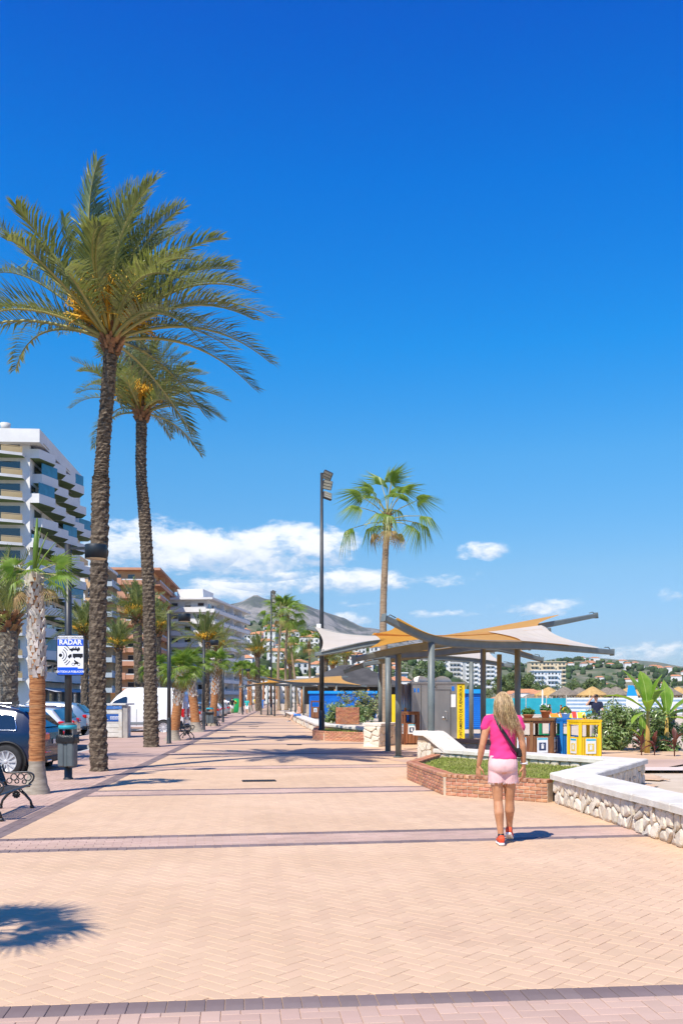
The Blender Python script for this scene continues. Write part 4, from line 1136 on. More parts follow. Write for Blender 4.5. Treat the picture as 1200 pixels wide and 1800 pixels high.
# tall fan palms on the beach side
def tall_palm(label, base, top, path_off, R, leaves, seed, r0=.22, r1=.15, group=None):
    rg = random.Random(seed); t = empty('tall_fan_palm', base, 0, label, 'palm tree', group)
    b_ = V(base); top = V(top) - b_; N_ = 60
    pts = spline([V((0, 0, -.05))] + [top * f + V((o_, 0, 0)) for f, o_ in path_off] + [top], N_); q = MB()
    q.tube(pts, [r0 + (r1 - r0) * (i / N_) + .14 * max(0, 1 - i / N_ / .08) + (.010 if i % 2 else 0) for i in range(N_ + 1)], 14, True, 0); q.build('trunk', m_tall, t)
    crown_boots(t, top - V((0, 0, .9)), r1 + .02, 1.0, 40, rg, m_boot)
    for k in range(leaves):
        f = (k + .5) / leaves; a = k * 2.39996 + rg.uniform(-.3, .3); e = rad(80 - 98 * f + rg.uniform(-9, 9))
        put_leaf(t, TALLV[min(3, int(f * 3.4))], top + V((0, 0, .1 - .5 * f)), a, e, rg.uniform(-.5, .5), R * rg.uniform(.9, 1.1))
    for k in range(3): put_leaf(t, FAND[k % 2], top + V((0, 0, -.4)), k * 2.1 + .6, rad(-40), 0, R * .8)
    return t
TALLV = []
for i in range(4):
    q = MB(); fan_mesh(q, random.Random(80 + i), .78, 1.05 + .1 * i, 26, rad(190), .8 + .42 * i); TALLV.append(q.mesh('leaf', [m_rachis, m_fan]))
b_ = V(((677 - 600) / 1700 * 52, 52, 0))
tall_palm('tall slender fan palm with drooping crown rising behind the ochre shelter', b_, P(681, 905, 52), ((.25, -.05), (.5, -.18), (.75, -.12)), 1.55, 19, 2)
b_ = V((-8.9, 138, 0))
tall_palm('left one of the pair of far tall fan palms by the second mast', b_, P(495, 1078, 138), ((.5, -.3),), 1.75, 26, 4)
tall_palm('right one of the pair of far tall fan palms by the second mast', V((-8.0, 141, 0)), P(505, 1084, 141), ((.5, -.2),), 1.75, 26, 5)
tall_palm('far fan palm right of the tall pair', V((-6.6, 150, 0)), P(509, 1119, 150), ((.5, 0),), 1.5, 22, 6)
tall_palm('far fan palm between the tall pair and the first mast', V((-5.0, 150, 0)), P(543, 1130, 150), ((.5, .1),), 1.6, 22, 7)

# date palms across the street and on the far beach side (one prototype, copied)
q0 = date_palm('date palm with orange fruit in front of the white apartment block', V((-8.6, 61, -.13)), [V((0, 0, 0)), V((.05, 0, 2.5)), V((.1, 0, 5.2))], [.26, .22, .22], 2.1, 36, 71, (.22, 0, .1), 8, .14, 30, m_bark, m_frond2, .05, None, 24)
for (px, py, Y, s, lab) in ((208, 1150, 62, .93, 'date palm with thin trunk right of the leaning palm, before the blue-grey balconies'),
                            (245, 1098, 66, 1.05, 'date palm whose crown shows just left of the second tall palm'),
                            (278, 1120, 78, 1.15, 'date palm just right of the second tall palm, above the van'),
                            (386, 1150, 84, .9, 'date palm above the green bottle bank'),
                            (454, 1155, 130, 1.25, 'far date palm in the middle below the hillside houses'),
                            (510, 1172, 170, 1.0, 'far small date palm right of the tall pair'),
                            (571, 1165, 120, 1.15, 'pale date palm just right of the floodlight mast'),
                            (583, 1176, 135, 1.0, 'date palm behind the one right of the floodlight mast'),
                            (606, 1160, 140, 1.25, 'dark-trunked date palm under the white sail'),
                            (150, 1125, 70, 1.0, 'date palm crown partly hidden by the leaning palm')):
    z = P(px, py, Y).z + .6; s0 = z / 5.4
    o = dup(q0, (P(px, py, Y).x, Y, -.1), random.uniform(0, 6), lab, None, s0)
# ================================================================== street furniture, left side
m_pole = mat('pole_black', (0.018, 0.020, 0.022), (0.035, 0.037, 0.038), 3, .42, .0008, 40, spec=.5)
LAMPG = 'street lamps along the left border'
def lamp(label, base, full=True):
    t = empty('street_lamp', base, rad(-3.4), label, 'street lamp', LAMPG)
    q = MB(); q.cyl((0, 0, 0), (0, 0, 4.66), .072, .066, 16); q.build('pole', m_pole, t)
    q = MB(); q.lathe([(.10, 0), (.10, .02), (.078, .05), (.078, .9), (.07, .93)], 16); q.build('pole_foot', m_pole, t)
    q = MB(); q.bx(.05, .34, -.03, .03, 4.56, 4.61); q.build('arm', m_pole, t)
    q = MB(); q.lathe([(.215, 4.38), (.215, 4.635), (.205, 4.65), (.02, 4.655)], 28, (.555, 0, 0)); h = q.build('lamp_head', mat('lamp_head', (.012, .02, .028), (.02, .028, .036), 2, .5), t)
    q = MB(); q.lathe([(.205, 4.373), (.205, 4.378), (.19, 4.379)], 24, (.555, 0, 0)); q.build('diffuser', mat('lamp_diffuser', (.55, .45, .3)), h)
    return t
l0 = G(120, 1371)
lamp('black street lamp pole that carries the radar sign and a litter bin', (l0.x, l0.y, 0))
lamp('black street lamp in front of the second tall date palm', (PX(-4.10, 34.6) + .02, 34.6, 0))
lamp('black street lamp beside the second bench', (PX(-4.10, 50), 50, 0))
for Y, lab in ((66, 'black street lamp by the walking couple'), (98, 'farthest black street lamp on the left side')):
    lamp(lab, (PX(-4.10, Y), Y, 0))

# radar sign on the first pole
m_sw = mat('sign_white', (.78, .79, .80), None, 1, .35); m_sb = mat('sign_blue', (.006, .09, .60), None, 1, .35); m_sk = mat('sign_black', (.012, .012, .016), None, 1, .4)
sx, sz = l0.x, P(127, 1152, l0.y - .12).z
sg = empty('radar_sign', (l0.x + .075, l0.y - .10, 0), 0, 'blue and white RADAR speed control sign on the lamp pole', 'sign')
W_, H_ = .545, .80
zc = sz
def rrect(w_, h_, r, n=4):
    pts = []
    for cx, cy, a0 in ((w_ / 2 - r, h_ / 2 - r, 0), (-w_ / 2 + r, h_ / 2 - r, 90), (-w_ / 2 + r, -h_ / 2 + r, 180), (w_ / 2 - r, -h_ / 2 + r, 270)):
        for k in range(n + 1):
            a = rad(a0 + 90 * k / n); pts.append((cx + r * math.cos(a), cy + r * math.sin(a)))
    return pts
def plate(name, pts, y0, y1, m, parent, dx=0, dz=0):
    n = len(pts); q = MB()
    vs = [(p[0] + dx, y0, zc + p[1] + dz) for p in pts] + [(p[0] + dx, y1, zc + p[1] + dz) for p in pts]
    q.add(vs, [tuple(range(n)), tuple(range(2 * n - 1, n - 1, -1))] + [(i, n + i, n + (i + 1) % n, (i + 1) % n) for i in range(n)])
    return q.build(name, m, parent)
pan = plate('panel', rrect(W_, H_, .04), -.012, .012, m_sk, sg)
plate('face', rrect(W_ - .035, H_ - .035, .028), -.0155, -.0125, m_sw, pan)
plate('band', [(-.252, -.075), (.252, -.075), (.252, .055), (-.252, .055)], -.018, -.0158, m_sb, pan, 0, .26)
plate('band', [(-.252, -.075), (.252, -.075), (.252, .042), (.145, .042), (.145, .068), (-.252, .068)], -.018, -.0158, m_sb, pan, 0, -.305)
text('lettering', 'VELOCIDAD CONTROLADA', .052, m_sk, pan, (0, -.0165, zc + .345), (rad(90), 0, 0), .0006, xs=.80)
text('lettering', 'RADAR', .135, m_sw, pan, (0, -.0185, zc + .252), (rad(90), 0, 0), .005, xs=1.0)
text('lettering', 'EN TODA LA POBLACION', .058, m_sw, pan, (0, -.0185, zc - .325), (rad(90), 0, 0), .0016, xs=.80)
plate('dot', [(.035 * math.cos(k * .52), .035 * math.sin(k * .52)) for k in range(12)], -.018, -.0158, m_sk, pan, -.195, .0)
for r, a in ((.08, 62), (.128, 62), (.176, 62), (.224, 60)):
    pts = [((r + .007) * math.cos(rad(-a + 2 * a * k / 12)), (r + .007) * math.sin(rad(-a + 2 * a * k / 12))) for k in range(13)]
    pts2 = [((r - .007) * math.cos(rad(-a + 2 * a * k / 12)), (r - .007) * math.sin(rad(-a + 2 * a * k / 12))) for k in range(13)]
    for i in range(12):
        if r > .17 and 3 <= i <= 8: continue
        plate('wave', [pts2[i], pts[i], pts[i + 1], pts2[i + 1]], -.018, -.0158, m_sk, pan, -.205, .0)
plate('car_symbol', [(-.10, -.02), (.10, -.02), (.105, .015), (.085, .045), (.03, .05), (-.02, .05), (-.05, .022), (-.10, .012)], -.018, -.0158, m_sk, pan, .085, .115)
for x in (-.055, .06): plate('wheel_symbol', [(.02 * math.cos(k * .7), .02 * math.sin(k * .7)) for k in range(9)], -.0182, -.0159, m_sk, pan, .085 + x, .092)
for x in (-.012, .042): plate('window_symbol', [(-.02, -.01), (.02, -.01), (.016, .012), (-.010, .012)], -.0205, -.0183, m_sw, pan, .092 + x, .148)
plate('lorry_symbol', [(-.10, -.032), (.10, -.032), (.10, .042), (-.10, .042)], -.018, -.0158, m_sk, pan, .145, -.01)
plate('lorry_cab_symbol', [(-.045, -.032), (.03, -.032), (.03, .03), (-.008, .03), (-.03, .004), (-.045, -.002)], -.018, -.0158, m_sk, pan, -.005, -.01)
for x in (-.02, .08, .20): plate('wheel_symbol', [(.018 * math.cos(k * .7), .018 * math.sin(k * .7)) for k in range(9)], -.0182, -.0159, m_sk, pan, x, -.045)
def ringp(cx, cz, r, t_, nm):
    for k in range(12):
        a0, a1 = k * math.pi / 6, (k + 1) * math.pi / 6
        plate(nm, [((r - t_) * math.cos(a0), (r - t_) * math.sin(a0)), (r * math.cos(a0), r * math.sin(a0)), (r * math.cos(a1), r * math.sin(a1)), ((r - t_) * math.cos(a1), (r - t_) * math.sin(a1))], -.018, -.0158, m_sk, pan, cx, cz)
ringp(.055, -.178, .031, .008, 'motorbike_symbol'); ringp(.165, -.178, .031, .008, 'motorbike_symbol')
plate('motorbike_symbol', [(-.05, -.01), (-.02, -.025), (.045, -.012), (.05, .008), (.02, .03), (-.012, .045), (-.02, .06), (-.04, .062), (-.045, .04), (-.02, .012)], -.018, -.0158, m_sk, pan, .115, -.155)
q = MB(); q.cyl((-.075, .10, zc - .25), (-.075, .03, zc - .25), .085, .085, 12); q.bx(-.13, .02, .014, .035, zc - .27, zc - .23); q.bx(-.13, .02, .014, .035, zc + .2, zc + .24); q.build('bracket', m_pole, sg)

# pole litter bin
m_bing = mat('bin_grey', (.085, .105, .11), (.11, .13, .135), 3, .4); m_bag = mat('black_bag', (.01, .01, .011), (.02, .02, .02), 20, .28, .012, 28)
m_tq = mat('bin_turquoise', (.02, .36, .46), (.03, .42, .50), 4, .4)
def pole_bin(label, loc, rz, group='grey litter bins on the lamp poles'):
    t = empty('litter_bin', loc, rz, label, 'litter bin', group)
    for sx_ in (-1, 1):
        q = MB(); q.box((sx_ * .135, 0, .62), (.20, .30, .74), 0, bev=.035); q.build('shell', m_bing, t)
    q = MB(); q.box((0, -.02, .62), (.08, .22, .70)); q.build('spine', m_bing, t)
    q = MB()
    rg = random.Random(2); rings = []
    for z, k_ in ((.80, 1.04), (.86, 1.09), (.93, 1.07), (.985, 1.03), (.995, .98)):
        rings.append([((.255 * k_ + rg.uniform(-.008, .008)) * (1 if abs(c) > .5 else abs(c) * 2) * (1 if c > 0 else -1) if False else math.copysign(min(.245, .33 * abs(math.cos(a))), math.cos(a)) * k_ + rg.uniform(-.006, .006),
                       math.copysign(min(.16, .24 * abs(math.sin(a))), math.sin(a)) * k_ + rg.uniform(-.006, .006), z + rg.uniform(-.01, .01)) for a, c in ((2 * math.pi * j / 28 + .05, math.cos(2 * math.pi * j / 28 + .05)) for j in range(28))])
    q.loft(rings, True, False, 0, True); q.build('bag', m_bag, t)
    for sx_ in (-1, 1):
        q = MB(); q.bx(sx_ * .21 - .012, sx_ * .21 + .012, -.11, .11, .98, 1.17); q.build('bracket', m_bing, t)
    q = MB(); q.lathe([(.245, 1.13), (.25, 1.20), (.24, 1.215)], 24); q.build('lid_band', m_tq, t)
    q = MB(); q.lathe([(.238, 1.213), (.20, 1.25), (.10, 1.275), (.01, 1.28)], 24); q.build('lid', m_bing, t)
    return t
pole_bin('grey litter bin with black bag hanging under the radar sign', (l0.x + .03, l0.y - .15, .05), rad(-12)).scale = (.72, .72, .85)
pole_bin('grey litter bin with turquoise rim by the third lamp', (PX(-4.10, 54.2), 54.2, .0), 0).scale = (.85, .85, .9)

# cast-iron benches
m_bench = mat('bench_iron', (.012, .014, .016), (.025, .028, .03), 10, .35, .001, 60, spec=.6)
def bench(label, loc, rz):
    """bench faces +x, length along y"""
    t = empty('iron_bench', loc, rz, label, 'bench', 'cast-iron benches'); Lb = 1.7
    def endframe(y):
        o_ = None
        q = MB(); q.tube([(.27, y, .05), (.25, y, .14), (.16, y, .25), (.04, y, .36)], [.026, .022, .026, .03], 8); q.tube([(-.27, y, .05), (-.24, y, .15), (-.15, y, .26), (-.02, y, .36)], [.026, .022, .026, .03], 8)
        for sx_ in (-1, 1): q.ball((sx_ * .275, y, .035), (.042, .035, .036), 10, 6)
        o_ = q.build('leg_frame', m_bench, t)
        q = MB()
        for k in range(9): a = k * .698; q.ball((.0 + .05 * math.cos(a), y, .255 + .05 * math.sin(a)), (.024, .018, .024), 8, 5)
        q.ball((0, y, .255), (.04, .02, .04), 8, 5); q.build('rosette', m_bench, o_)
        # arm with scrolls
        arm = spline([(-.24, y, .80), (-.20, y, .66), (-.02, y, .645), (.20, y, .65), (.30, y, .60), (.29, y, .51), (.22, y, .44)], 26)
        q = MB(); q.tube(arm, .017, 8); q.build('armrest', m_bench, o_)
        q = MB()
        for cx, cz, r in ((.20, .56, .062), (.08, .575, .05), (-.04, .565, .055), (.14, .48, .035), (.01, .49, .035), (-.12, .50, .045)):
            q.tube([(cx + r * math.cos(k * .524), y, cz + r * math.sin(k * .524)) for k in range(13)], .0105, 6)
        q.build('scrollwork', m_bench, o_)
        q = MB(); q.tube([(-.14, y, .36), (-.24, y, .55), (-.30, y, .80), (-.33, y, .88)], [.028, .026, .022, .016], 8); q.build('back_post', m_bench, o_)
        q = MB(); q.tube([(-.15, y, .385), (.0, y, .385), (.24, y, .405)], .02, 8); q.build('seat_bearer', m_bench, o_)
    for y in (-Lb / 2, Lb / 2): endframe(y)
    def lattice(name, f, nu, nv):
        """perforated cast panel: crossing flat bars"""
        q = MB(); 
        for i in range(nu + 1): a, b_ = f(0, i / nu), f(1, i / nu); q.tube([a, f(.5, i / nu), b_], .009 if 0 < i < nu else .015, 4, True, 0, False)
        for j in range(nv + 1): a, b_ = f(j / nv, 0), f(j / nv, 1); q.tube([a, b_], .009 if 0 < j < nv else .016, 4, True, 0, False)
        o = q.build(name, m_bench, t)
    lattice('seat', lambda u_, v_: V((-.14 + .40 * u_, -Lb / 2 + Lb * v_, .415 + .015 * u_ - .03 * math.sin(u_ * 3.1))), 44, 11)
    lattice('backrest', lambda u_, v_: V((-.19 - .13 * u_, -Lb / 2 + Lb * v_, .50 + .36 * u_)), 44, 9)
    t.scale = (.82, .9, .82)
    return t
bz = rad(3.45)
c = G(40, 1421)
be1 = bench('ornate black cast-iron bench at the left edge, nearest the viewer', (c.x - .02, c.y - .85, 0), bz)
for (px, py, lab) in ((325, 1300, 'ornate black cast-iron bench beside the red-trunked palms, second from the viewer'), (377, 1277, 'ornate black cast-iron bench farthest along the promenade')):
    c = G(px, py); dup(be1, (c.x, c.y + .4, 0), bz, lab, None, .82)

# floodlight masts
def mast(label, base, H, dense=True):
    t = empty('floodlight_mast', base, 0, label, 'light mast', 'tall floodlight masts')
    q = MB(); q.tube([(0, 0, 0), (0, 0, H * .45), (0, 0, H)], [.115, .085, .06], 14); q.build('mast', m_pole, t)
    q = MB(); q.lathe([(.2, 0), (.2, .03), (.125, .05), (.125, 1.1), (.11, 1.12)], 14); q.build('mast_foot', m_pole, t)
    m_fl = mat('floodlight_body', (.03, .032, .035), (.05, .05, .05), 5, .4); m_gl = mat('floodlight_glass', (.28, .27, .2), (.34, .32, .25), 8, .15)
    for k, (z, rx, ry, s_) in enumerate(((H - .12, 35, 25, .95), (H - .52, 8, 10, .95), (H - .98, -28, 14, .9))):
        e = MB(); R3 = Euler((rad(rx), rad(ry), rad(12 * k))).to_matrix(); c_ = V((.24, -.05, z))
        e.box(c_, (.42 * s_, .12, .40 * s_), R3, bev=.02); fl = e.build('floodlight', m_fl, t)
        for j in range(3):
            g = MB(); g.box(c_ + R3 @ V((0, -.065, (-.13 + .13 * j) * s_)), (.36 * s_, .012, .10 * s_), R3); g.build('lens', m_gl, fl)
        g = MB(); g.tube([(.04, 0, z), (.14, 0, z)], .022, 6); g.build('bracket', m_pole, fl)
    q = MB(); q.box((-.12, -.02, 4.62 if dense else 4.6), (.20, .16, .26), 0, bev=.02); q.build('camera_box', m_white, t)
    return t
mast('tall black floodlight mast rising from the brick planter', (-.83, 40.6, 0), 11.1)
mast('second, farther black floodlight mast beside the pair of tall fan palms', (-6.9, 95, 0), 12.2)

# white slatted container cabinet with blue sign
cb = empty('white_cabinet', (0, 0, 0), 0, 'weathered white plank cabinet with blue top band and blue sign, behind the leaning palm', 'cabinet')
y0 = 39.6; xa, xb = (168 - 600) / 1700 * y0, (217 - 600) / 1700 * y0; hC = 1.30
m_cab = mat('cabinet_white', (.56, .55, .49), (.66, .65, .59), 3, .7, .003, 20, dirt=((.42, .36, .26), 2))
q = MB(); q.bx(xa + .05, xb - .05, y0 + .04, y0 + 1.6, .0, hC); q.build('body', m_cab, cb)
for k in range(6):
    q = MB(); q.bx(xa + .06, xb - .2, y0, y0 + .035, .05 + k * .19, .225 + k * .19); q.build('plank', m_cab, cb)
q = MB(); q.bx(xb - .195, xb - .06, y0 - .02, y0 + .035, .02, hC - .12); q.build('corner_post', m_cab, cb)
q = MB(); q.bx(xb - .04, xb + .16, y0 + .02, y0 + .22, .0, hC + .05); q.build('corner_pillar', mat('cabinet_grey', (.30, .28, .26), (.4, .38, .34), 4, .8), cb)
q = MB(); q.bx(xa, xb - .06, y0 - .03, y0 + .038, hC - .115, hC + .03); q.build('blue_band', mat('chipped_blue', (.03, .13, .40), (.05, .17, .45), 5, .6, dirt=((.5, .5, .46), 9)), cb)
q = MB(); q.bx(xa - .03, xb + .1, y0 - .06, y0 + 1.65, hC + .052, hC + .12); q.build('lid', m_cab, cb)
q = MB(); q.bx(xa + .2, xb - .2, y0 - .012, y0 - .002, .68, .98); sgn = q.build('sign', mat('cabinet_sign', (.012, .09, .34)), cb)
q = MB(); x = xa + .40; q.ball((x - .06, y0 - .016, .91), (.035, .004, .035), 10, 6); q.tube([(x - .12, y0 - .016, .74), (x - .02, y0 - .016, .82), (x + .05, y0 - .016, .77), (x + .13, y0 - .016, .74)], .016, 6, True, 0, True); q.build('swimmer_symbol', m_sw, sgn)
for k, (w_, zz) in enumerate(((.36, .88), (.40, .83), (.38, .78))):
    for j in range(6):
        q = MB(); q.bx(xa + .60 + j * w_ / 6, xa + .60 + (j + .75) * w_ / 6, y0 - .016, y0 - .0125, zz - .014, zz + .014); q.build('worn_letter', m_sw, sgn)
# bottle bank
m_gb = mat('bottle_green', (.01, .28, .07), (.015, .33, .09), 2, .4)
gb = empty('bottle_bank', ((415 - 600) / 1700 * 112, 112, 0), 0, 'green domed bottle bank behind the walking couple', 'recycling container')
q = MB(); q.lathe([(.62, 0), (.72, .15), (.74, .9), (.66, 1.3), (.42, 1.56), (.12, 1.66), (.01, 1.67)], 20); q.build('dome', m_gb, gb)
q = MB(); q.cyl((-.05, -.62, 1.22), (-.05, -.75, 1.22), .19, .19, 16); q.build('port_ring', mat('port_yellow', (.7, .6, .03)), gb)
q = MB(); q.cyl((-.05, -.70, 1.22), (-.05, -.757, 1.22), .12, .12, 16); q.build('port_hole', m_dark, gb)
# ================================================================== vehicles
m_tyre = mat('tyre', (.018, .018, .018), (.03, .03, .03), 8, .8); m_rim = mat('alloy_rim', (.46, .46, .47), (.54, .54, .55), 5, .4, metal=.15)
m_glassd = glass('car_glass', (.012, .018, .024)); m_chrome = mat('chrome', (.7, .7, .72), None, 2, .12, metal=1.0)
m_lampr = mat('tail_lamp', (.42, .008, .012), (.55, .012, .015), 14, .12, coat=.8); m_plastic = mat('black_plastic', (.015, .015, .016), (.025, .025, .025), 6, .55)
m_plate = mat('number_plate', (.72, .72, .68), None, 1, .4); m_well = mat('wheel_well', (.004, .004, .004), None, 1, .9)
def paint(nm, c): return mat('paint_' + nm, c, tuple(v * 1.05 for v in c), .7, .28, spec=.6, coat=.9)
WHEEL = {}
def wheel(parent, c, r, side):
    if r not in WHEEL:
        q = MB(); q.M = Matrix.Rotation(rad(90), 4, 'X')
        q.lathe([(r * .66, -.10), (r * .92, -.11), (r, -.075), (r, .04), (r * .92, .065), (r * .68, .060)], 28, caps=False); t_ = q.mesh('tyre', m_tyre)
        q = MB(); q.M = Matrix.Rotation(rad(90), 4, 'X')
        q.lathe([(r * .69, .058), (r * .64, .062), (r * .62, .045), (r * .60, .030), (.02, .030)], 28, caps=False)
        for k in range(10):
            a = k * math.pi / 5; d = V((math.cos(a), math.sin(a), 0)); s_ = V((-d.y, d.x, 0)) * r * .055
            p0, p1 = d * r * .10, d * r * .62
            q.loft([[p0 - s_ + V((0, 0, .031)), p0 + s_ + V((0, 0, .031)), p0 + s_ + V((0, 0, .056)), p0 - s_ + V((0, 0, .056))], [p1 - s_ * .8 + V((0, 0, .031)), p1 + s_ * .8 + V((0, 0, .031)), p1 + s_ * .8 + V((0, 0, .060)), p1 - s_ * .8 + V((0, 0, .060))]], True, True)
        q.lathe([(r * .14, .03), (r * .14, .058), (.01, .062)], 12); WHEEL[r] = (t_, q.mesh('rim', m_rim))
    t_, r_ = WHEEL[r]
    o = link('wheel', t_, parent, c, (0, 0, 0 if side < 0 else math.pi))
    link('rim', r_, o)
def car(name, label, cat, loc, rz, m, L=4.5, W=1.84, top=None, belt=.98, zb=.26, wb=(-1.38, 1.38), r=.34, panes=None, rear=None, front=None, tail=(.90, .18), rails=False, detail=True, group='parked cars', woff=.014):
    t = empty(name, loc, rz, label, cat, group)
    xs_ = [p[0] for p in top]; zs_ = [p[1] for p in top]; hl = L / 2
    def zt(x): return float(np.interp(x, xs_, zs_))
    def hw(x):
        f = abs(x) / hl; return W / 2 * (1 - .16 * max(0, (f - .72) / .28) ** 2)
    def ring(x):
        w_ = hw(x); z = zt(x); f = max(0, min(1, (z - belt) / .55)); b_ = min(belt, z - .03)
        wr = w_ * (.965 - .20 * f); e = zb + (.10 if abs(x) > hl * .9 else 0)
        return [V((x, y, z_)) for y, z_ in ((0, e), (w_ * .86, e), (w_ * .985, e + .10), (w_, (e + b_) * .5), (w_ * .99, b_ - .12), (w_ * .965, b_), (wr, b_ + (z - b_) * .86), (wr * .93, z - (z - b_) * .04), (wr * .6, z + .012 * f), (0, z + .02 * f))]
    st = sorted(set([xs_[0]] + [round(-hl + L * k / 30, 3) for k in range(31)] + xs_))
    st = [x for x in st if -hl <= x <= hl]
    rings = []
    for x in st:
        rr_ = ring(x); rings.append(rr_ + [V((p.x, -p.y, p.z)) for p in rr_[-2:0:-1]])
    q = MB(); q.loft(rings, True, True, 0, True); body = q.build('body', m, t); body.data.set_sharp_from_angle(angle=rad(24))
    # wheel arches and wheels
    for x in wb:
        for sy in (-1, 1):
            q = MB(); y_ = hw(x) * 1.0 * sy
            q.tube([(x, y_ - sy * .25, r * .98 - .0), (x, y_ + sy * .006, r * .98)], [r * 1.17, r * 1.17], 28, True, 0, False)
            q.build('wheel_arch', m_well, body)
            wheel(t, (x, (hw(x) - .012) * sy, r), r, sy)
            q = MB(); q.tube([(x + r * 1.19 * math.cos(a), y_ + sy * .004, r + r * 1.19 * math.sin(a)) for a in [rad(-12 + 204 * k / 16) for k in range(17)]], .022, 6, True, 0, True, 1); q.build('arch_trim', m_plastic if rails else m, body)
    # side glass
    def side_pt(x, v_, sy, off):
        a, b_ = ring(x)[5], ring(x)[6]; p = a.lerp(b_, v_); return V((x, (p.y + off) * sy, p.z))
    for (xa, xb, va, vb) in (panes or []):
        for sy in (-1, 1):
            n = 8; up, lo = [], []
            for k in range(n + 1):
                x = xa + (xb - xa) * k / n; f = k / n
                hi = vb * min(1, (f * 5 + .35) if xa < -hl * .4 else 1)
                if zt(x) - belt < .30: hi = vb * max(.0, (zt(x) - belt) / .30)
                up.append(side_pt(x, max(hi, va + .02), sy, woff)); lo.append(side_pt(x, va, sy, woff))
            q = MB(); q.add(lo + up, [((i, i + 1, n + 2 + i, n + 1 + i) if sy < 0 else (i + 1, i, n + 1 + i, n + 2 + i)) for i in range(n)], 0, True); wd = q.build('window', m_glassd, t)
            if rails:
                q = MB(); q.tube(lo + up[::-1] + lo[:1], .012, 5, False); q.build('window_trim', m_chrome, wd)
    def end_glass(xa, xb, nm, k0=.80):
        n = 6; vs = []
        for k in range(n + 1):
            x = xa + (xb - xa) * k / n; z = zt(x); w_ = ring(x)[6].y * k0
            for j in range(5): vs.append(V((x + (.008 if xa > 0 else -.008), -w_ + 2 * w_ * j / 4, z + .014 + .012 * (1 - ((j - 2) / 2) ** 2))))
        q = MB(); q.add(vs, [(i * 5 + j, i * 5 + j + 1, (i + 1) * 5 + j + 1, (i + 1) * 5 + j) for i in range(n) for j in range(4)], 0, True); q.build(nm, m_glassd, t)
    if rear: end_glass(*rear, 'rear_window')
    if front: end_glass(*front, 'windscreen')
    for sy in (-1, 1):
        q = MB(); q.box((-hl + .10, sy * (hw(-hl + .1) - .17), tail[0]), (.22, .36, tail[1]), 0, bev=.03); q.build('tail_lamp', m_lampr, t)
        q = MB(); q.box((hl - .16, sy * (hw(hl) - .20), .70), (.24, .34, .13), 0, bev=.03); q.build('headlight', mat('headlight', (.6, .62, .65), None, 3, .1, coat=1), t)
        q = MB(); q.box((front[0] - .1 if front else .8, sy * (hw(.6) + .09), belt + .04), (.13, .20, .14), 0, bev=.03); q.build('mirror', m, t)
    q = MB(); q.box((-hl - .004, 0, .78), (.02, .52, .11), 0, bev=.004); q.build('number_plate', m_plate, t)
    q = MB(); q.box((-hl + .05, 0, .40), (.14, W * .86, .15), 0, bev=.03); bm_ = q.build('rear_bumper', m_plastic, t)
    if detail:
        for sy in (-1, 1): q = MB(); q.box((-hl - .02, sy * .58, .36), (.04, .26, .05), 0, bev=.012); q.build('exhaust_trim', m_chrome, bm_)
        for sy in (-1, 1): q = MB(); q.box((-hl - .0, sy * .62, .56), (.05, .34, .03), 0, bev=.008); q.build('reflector', m_lampr, bm_)
        for xa in (panes or [])[1:]:
            for sy in (-1, 1):
                q = MB(); x = xa[0] + .18; q.box((x, sy * (hw(x) + .012), belt - .14), (.20, .02, .03), 0, bev=.006); q.build('door_handle', m, t)
    if rails:
        for sy in (-1, 1):
            q = MB(); q.tube([(x, sy * (ring(x)[7].y - .03), zt(x) + (.045 if -1.4 < x < .4 else .0)) for x in (-1.7, -1.5, -1.0, -.4, .3, .5)], .02, 6); q.build('roof_rail', m_chrome, t)
        q = MB(); q.loft([[(-1.45, -.02, 1.60), (-1.2, -.012, 1.60), (-1.2, .012, 1.60), (-1.45, .02, 1.60)], [(-1.46, -.006, 1.69), (-1.40, -.004, 1.69), (-1.40, .004, 1.69), (-1.46, .006, 1.69)]]); q.build('aerial_fin', m_plastic, t)
    return t
SUV = [(-2.32, .62), (-2.30, .98), (-2.22, 1.06), (-1.82, 1.46), (-1.6, 1.53), (-1.0, 1.585), (0, 1.60), (.5, 1.55), (1.22, 1.10), (1.85, 1.01), (2.18, .88), (2.32, .60)]
HAT = [(-2.0, .60), (-1.98, .92), (-1.90, 1.0), (-1.60, 1.36), (-1.35, 1.42), (-.6, 1.47), (.1, 1.46), (.5, 1.38), (1.12, 1.0), (1.65, .90), (1.9, .78), (2.0, .55)]
sp = [(-1.72, -1.12, .10, .80), (-1.02, -.22, .08, .88), (-.12, .85, .08, .88)]
hp = [(-1.45, -1.0, .10, .78), (-.92, -.22, .08, .86), (-.12, .78, .08, .86)]
car('parked_car', 'dark blue SUV parked behind the small fan palm and the bench', 'car', (-8.80, 22.1, -.13), rad(178), mat('paint_navy', (.003, .010, .036), (.003, .011, .038), .7, .25, spec=.5, coat=.45), 4.65, 1.88, SUV, 1.0, .27, (-1.52, 1.4), .36, sp, (-2.2, -1.80), (1.2, .55), (.90, .17), True)
def suv(label, rear_px, Y, m, ty=0, ang=180):
    L = (4.65, 4.0)[ty]; xr = (rear_px - 600) / 1700 * Y
    return car('parked_car', label, 'car', (xr - L / 2, Y + .9, -.13), rad(ang), m, L, (1.88, 1.76)[ty], (SUV, HAT)[ty], (1.0, .94)[ty], .27, ((-1.52, 1.4), (-1.25, 1.28))[ty], (.35, .32)[ty], (sp, hp)[ty], ((-2.2, -1.80), (-1.88, -1.58))[ty], ((1.2, .55), (1.1, .55))[ty], (.92, .16), False, True)
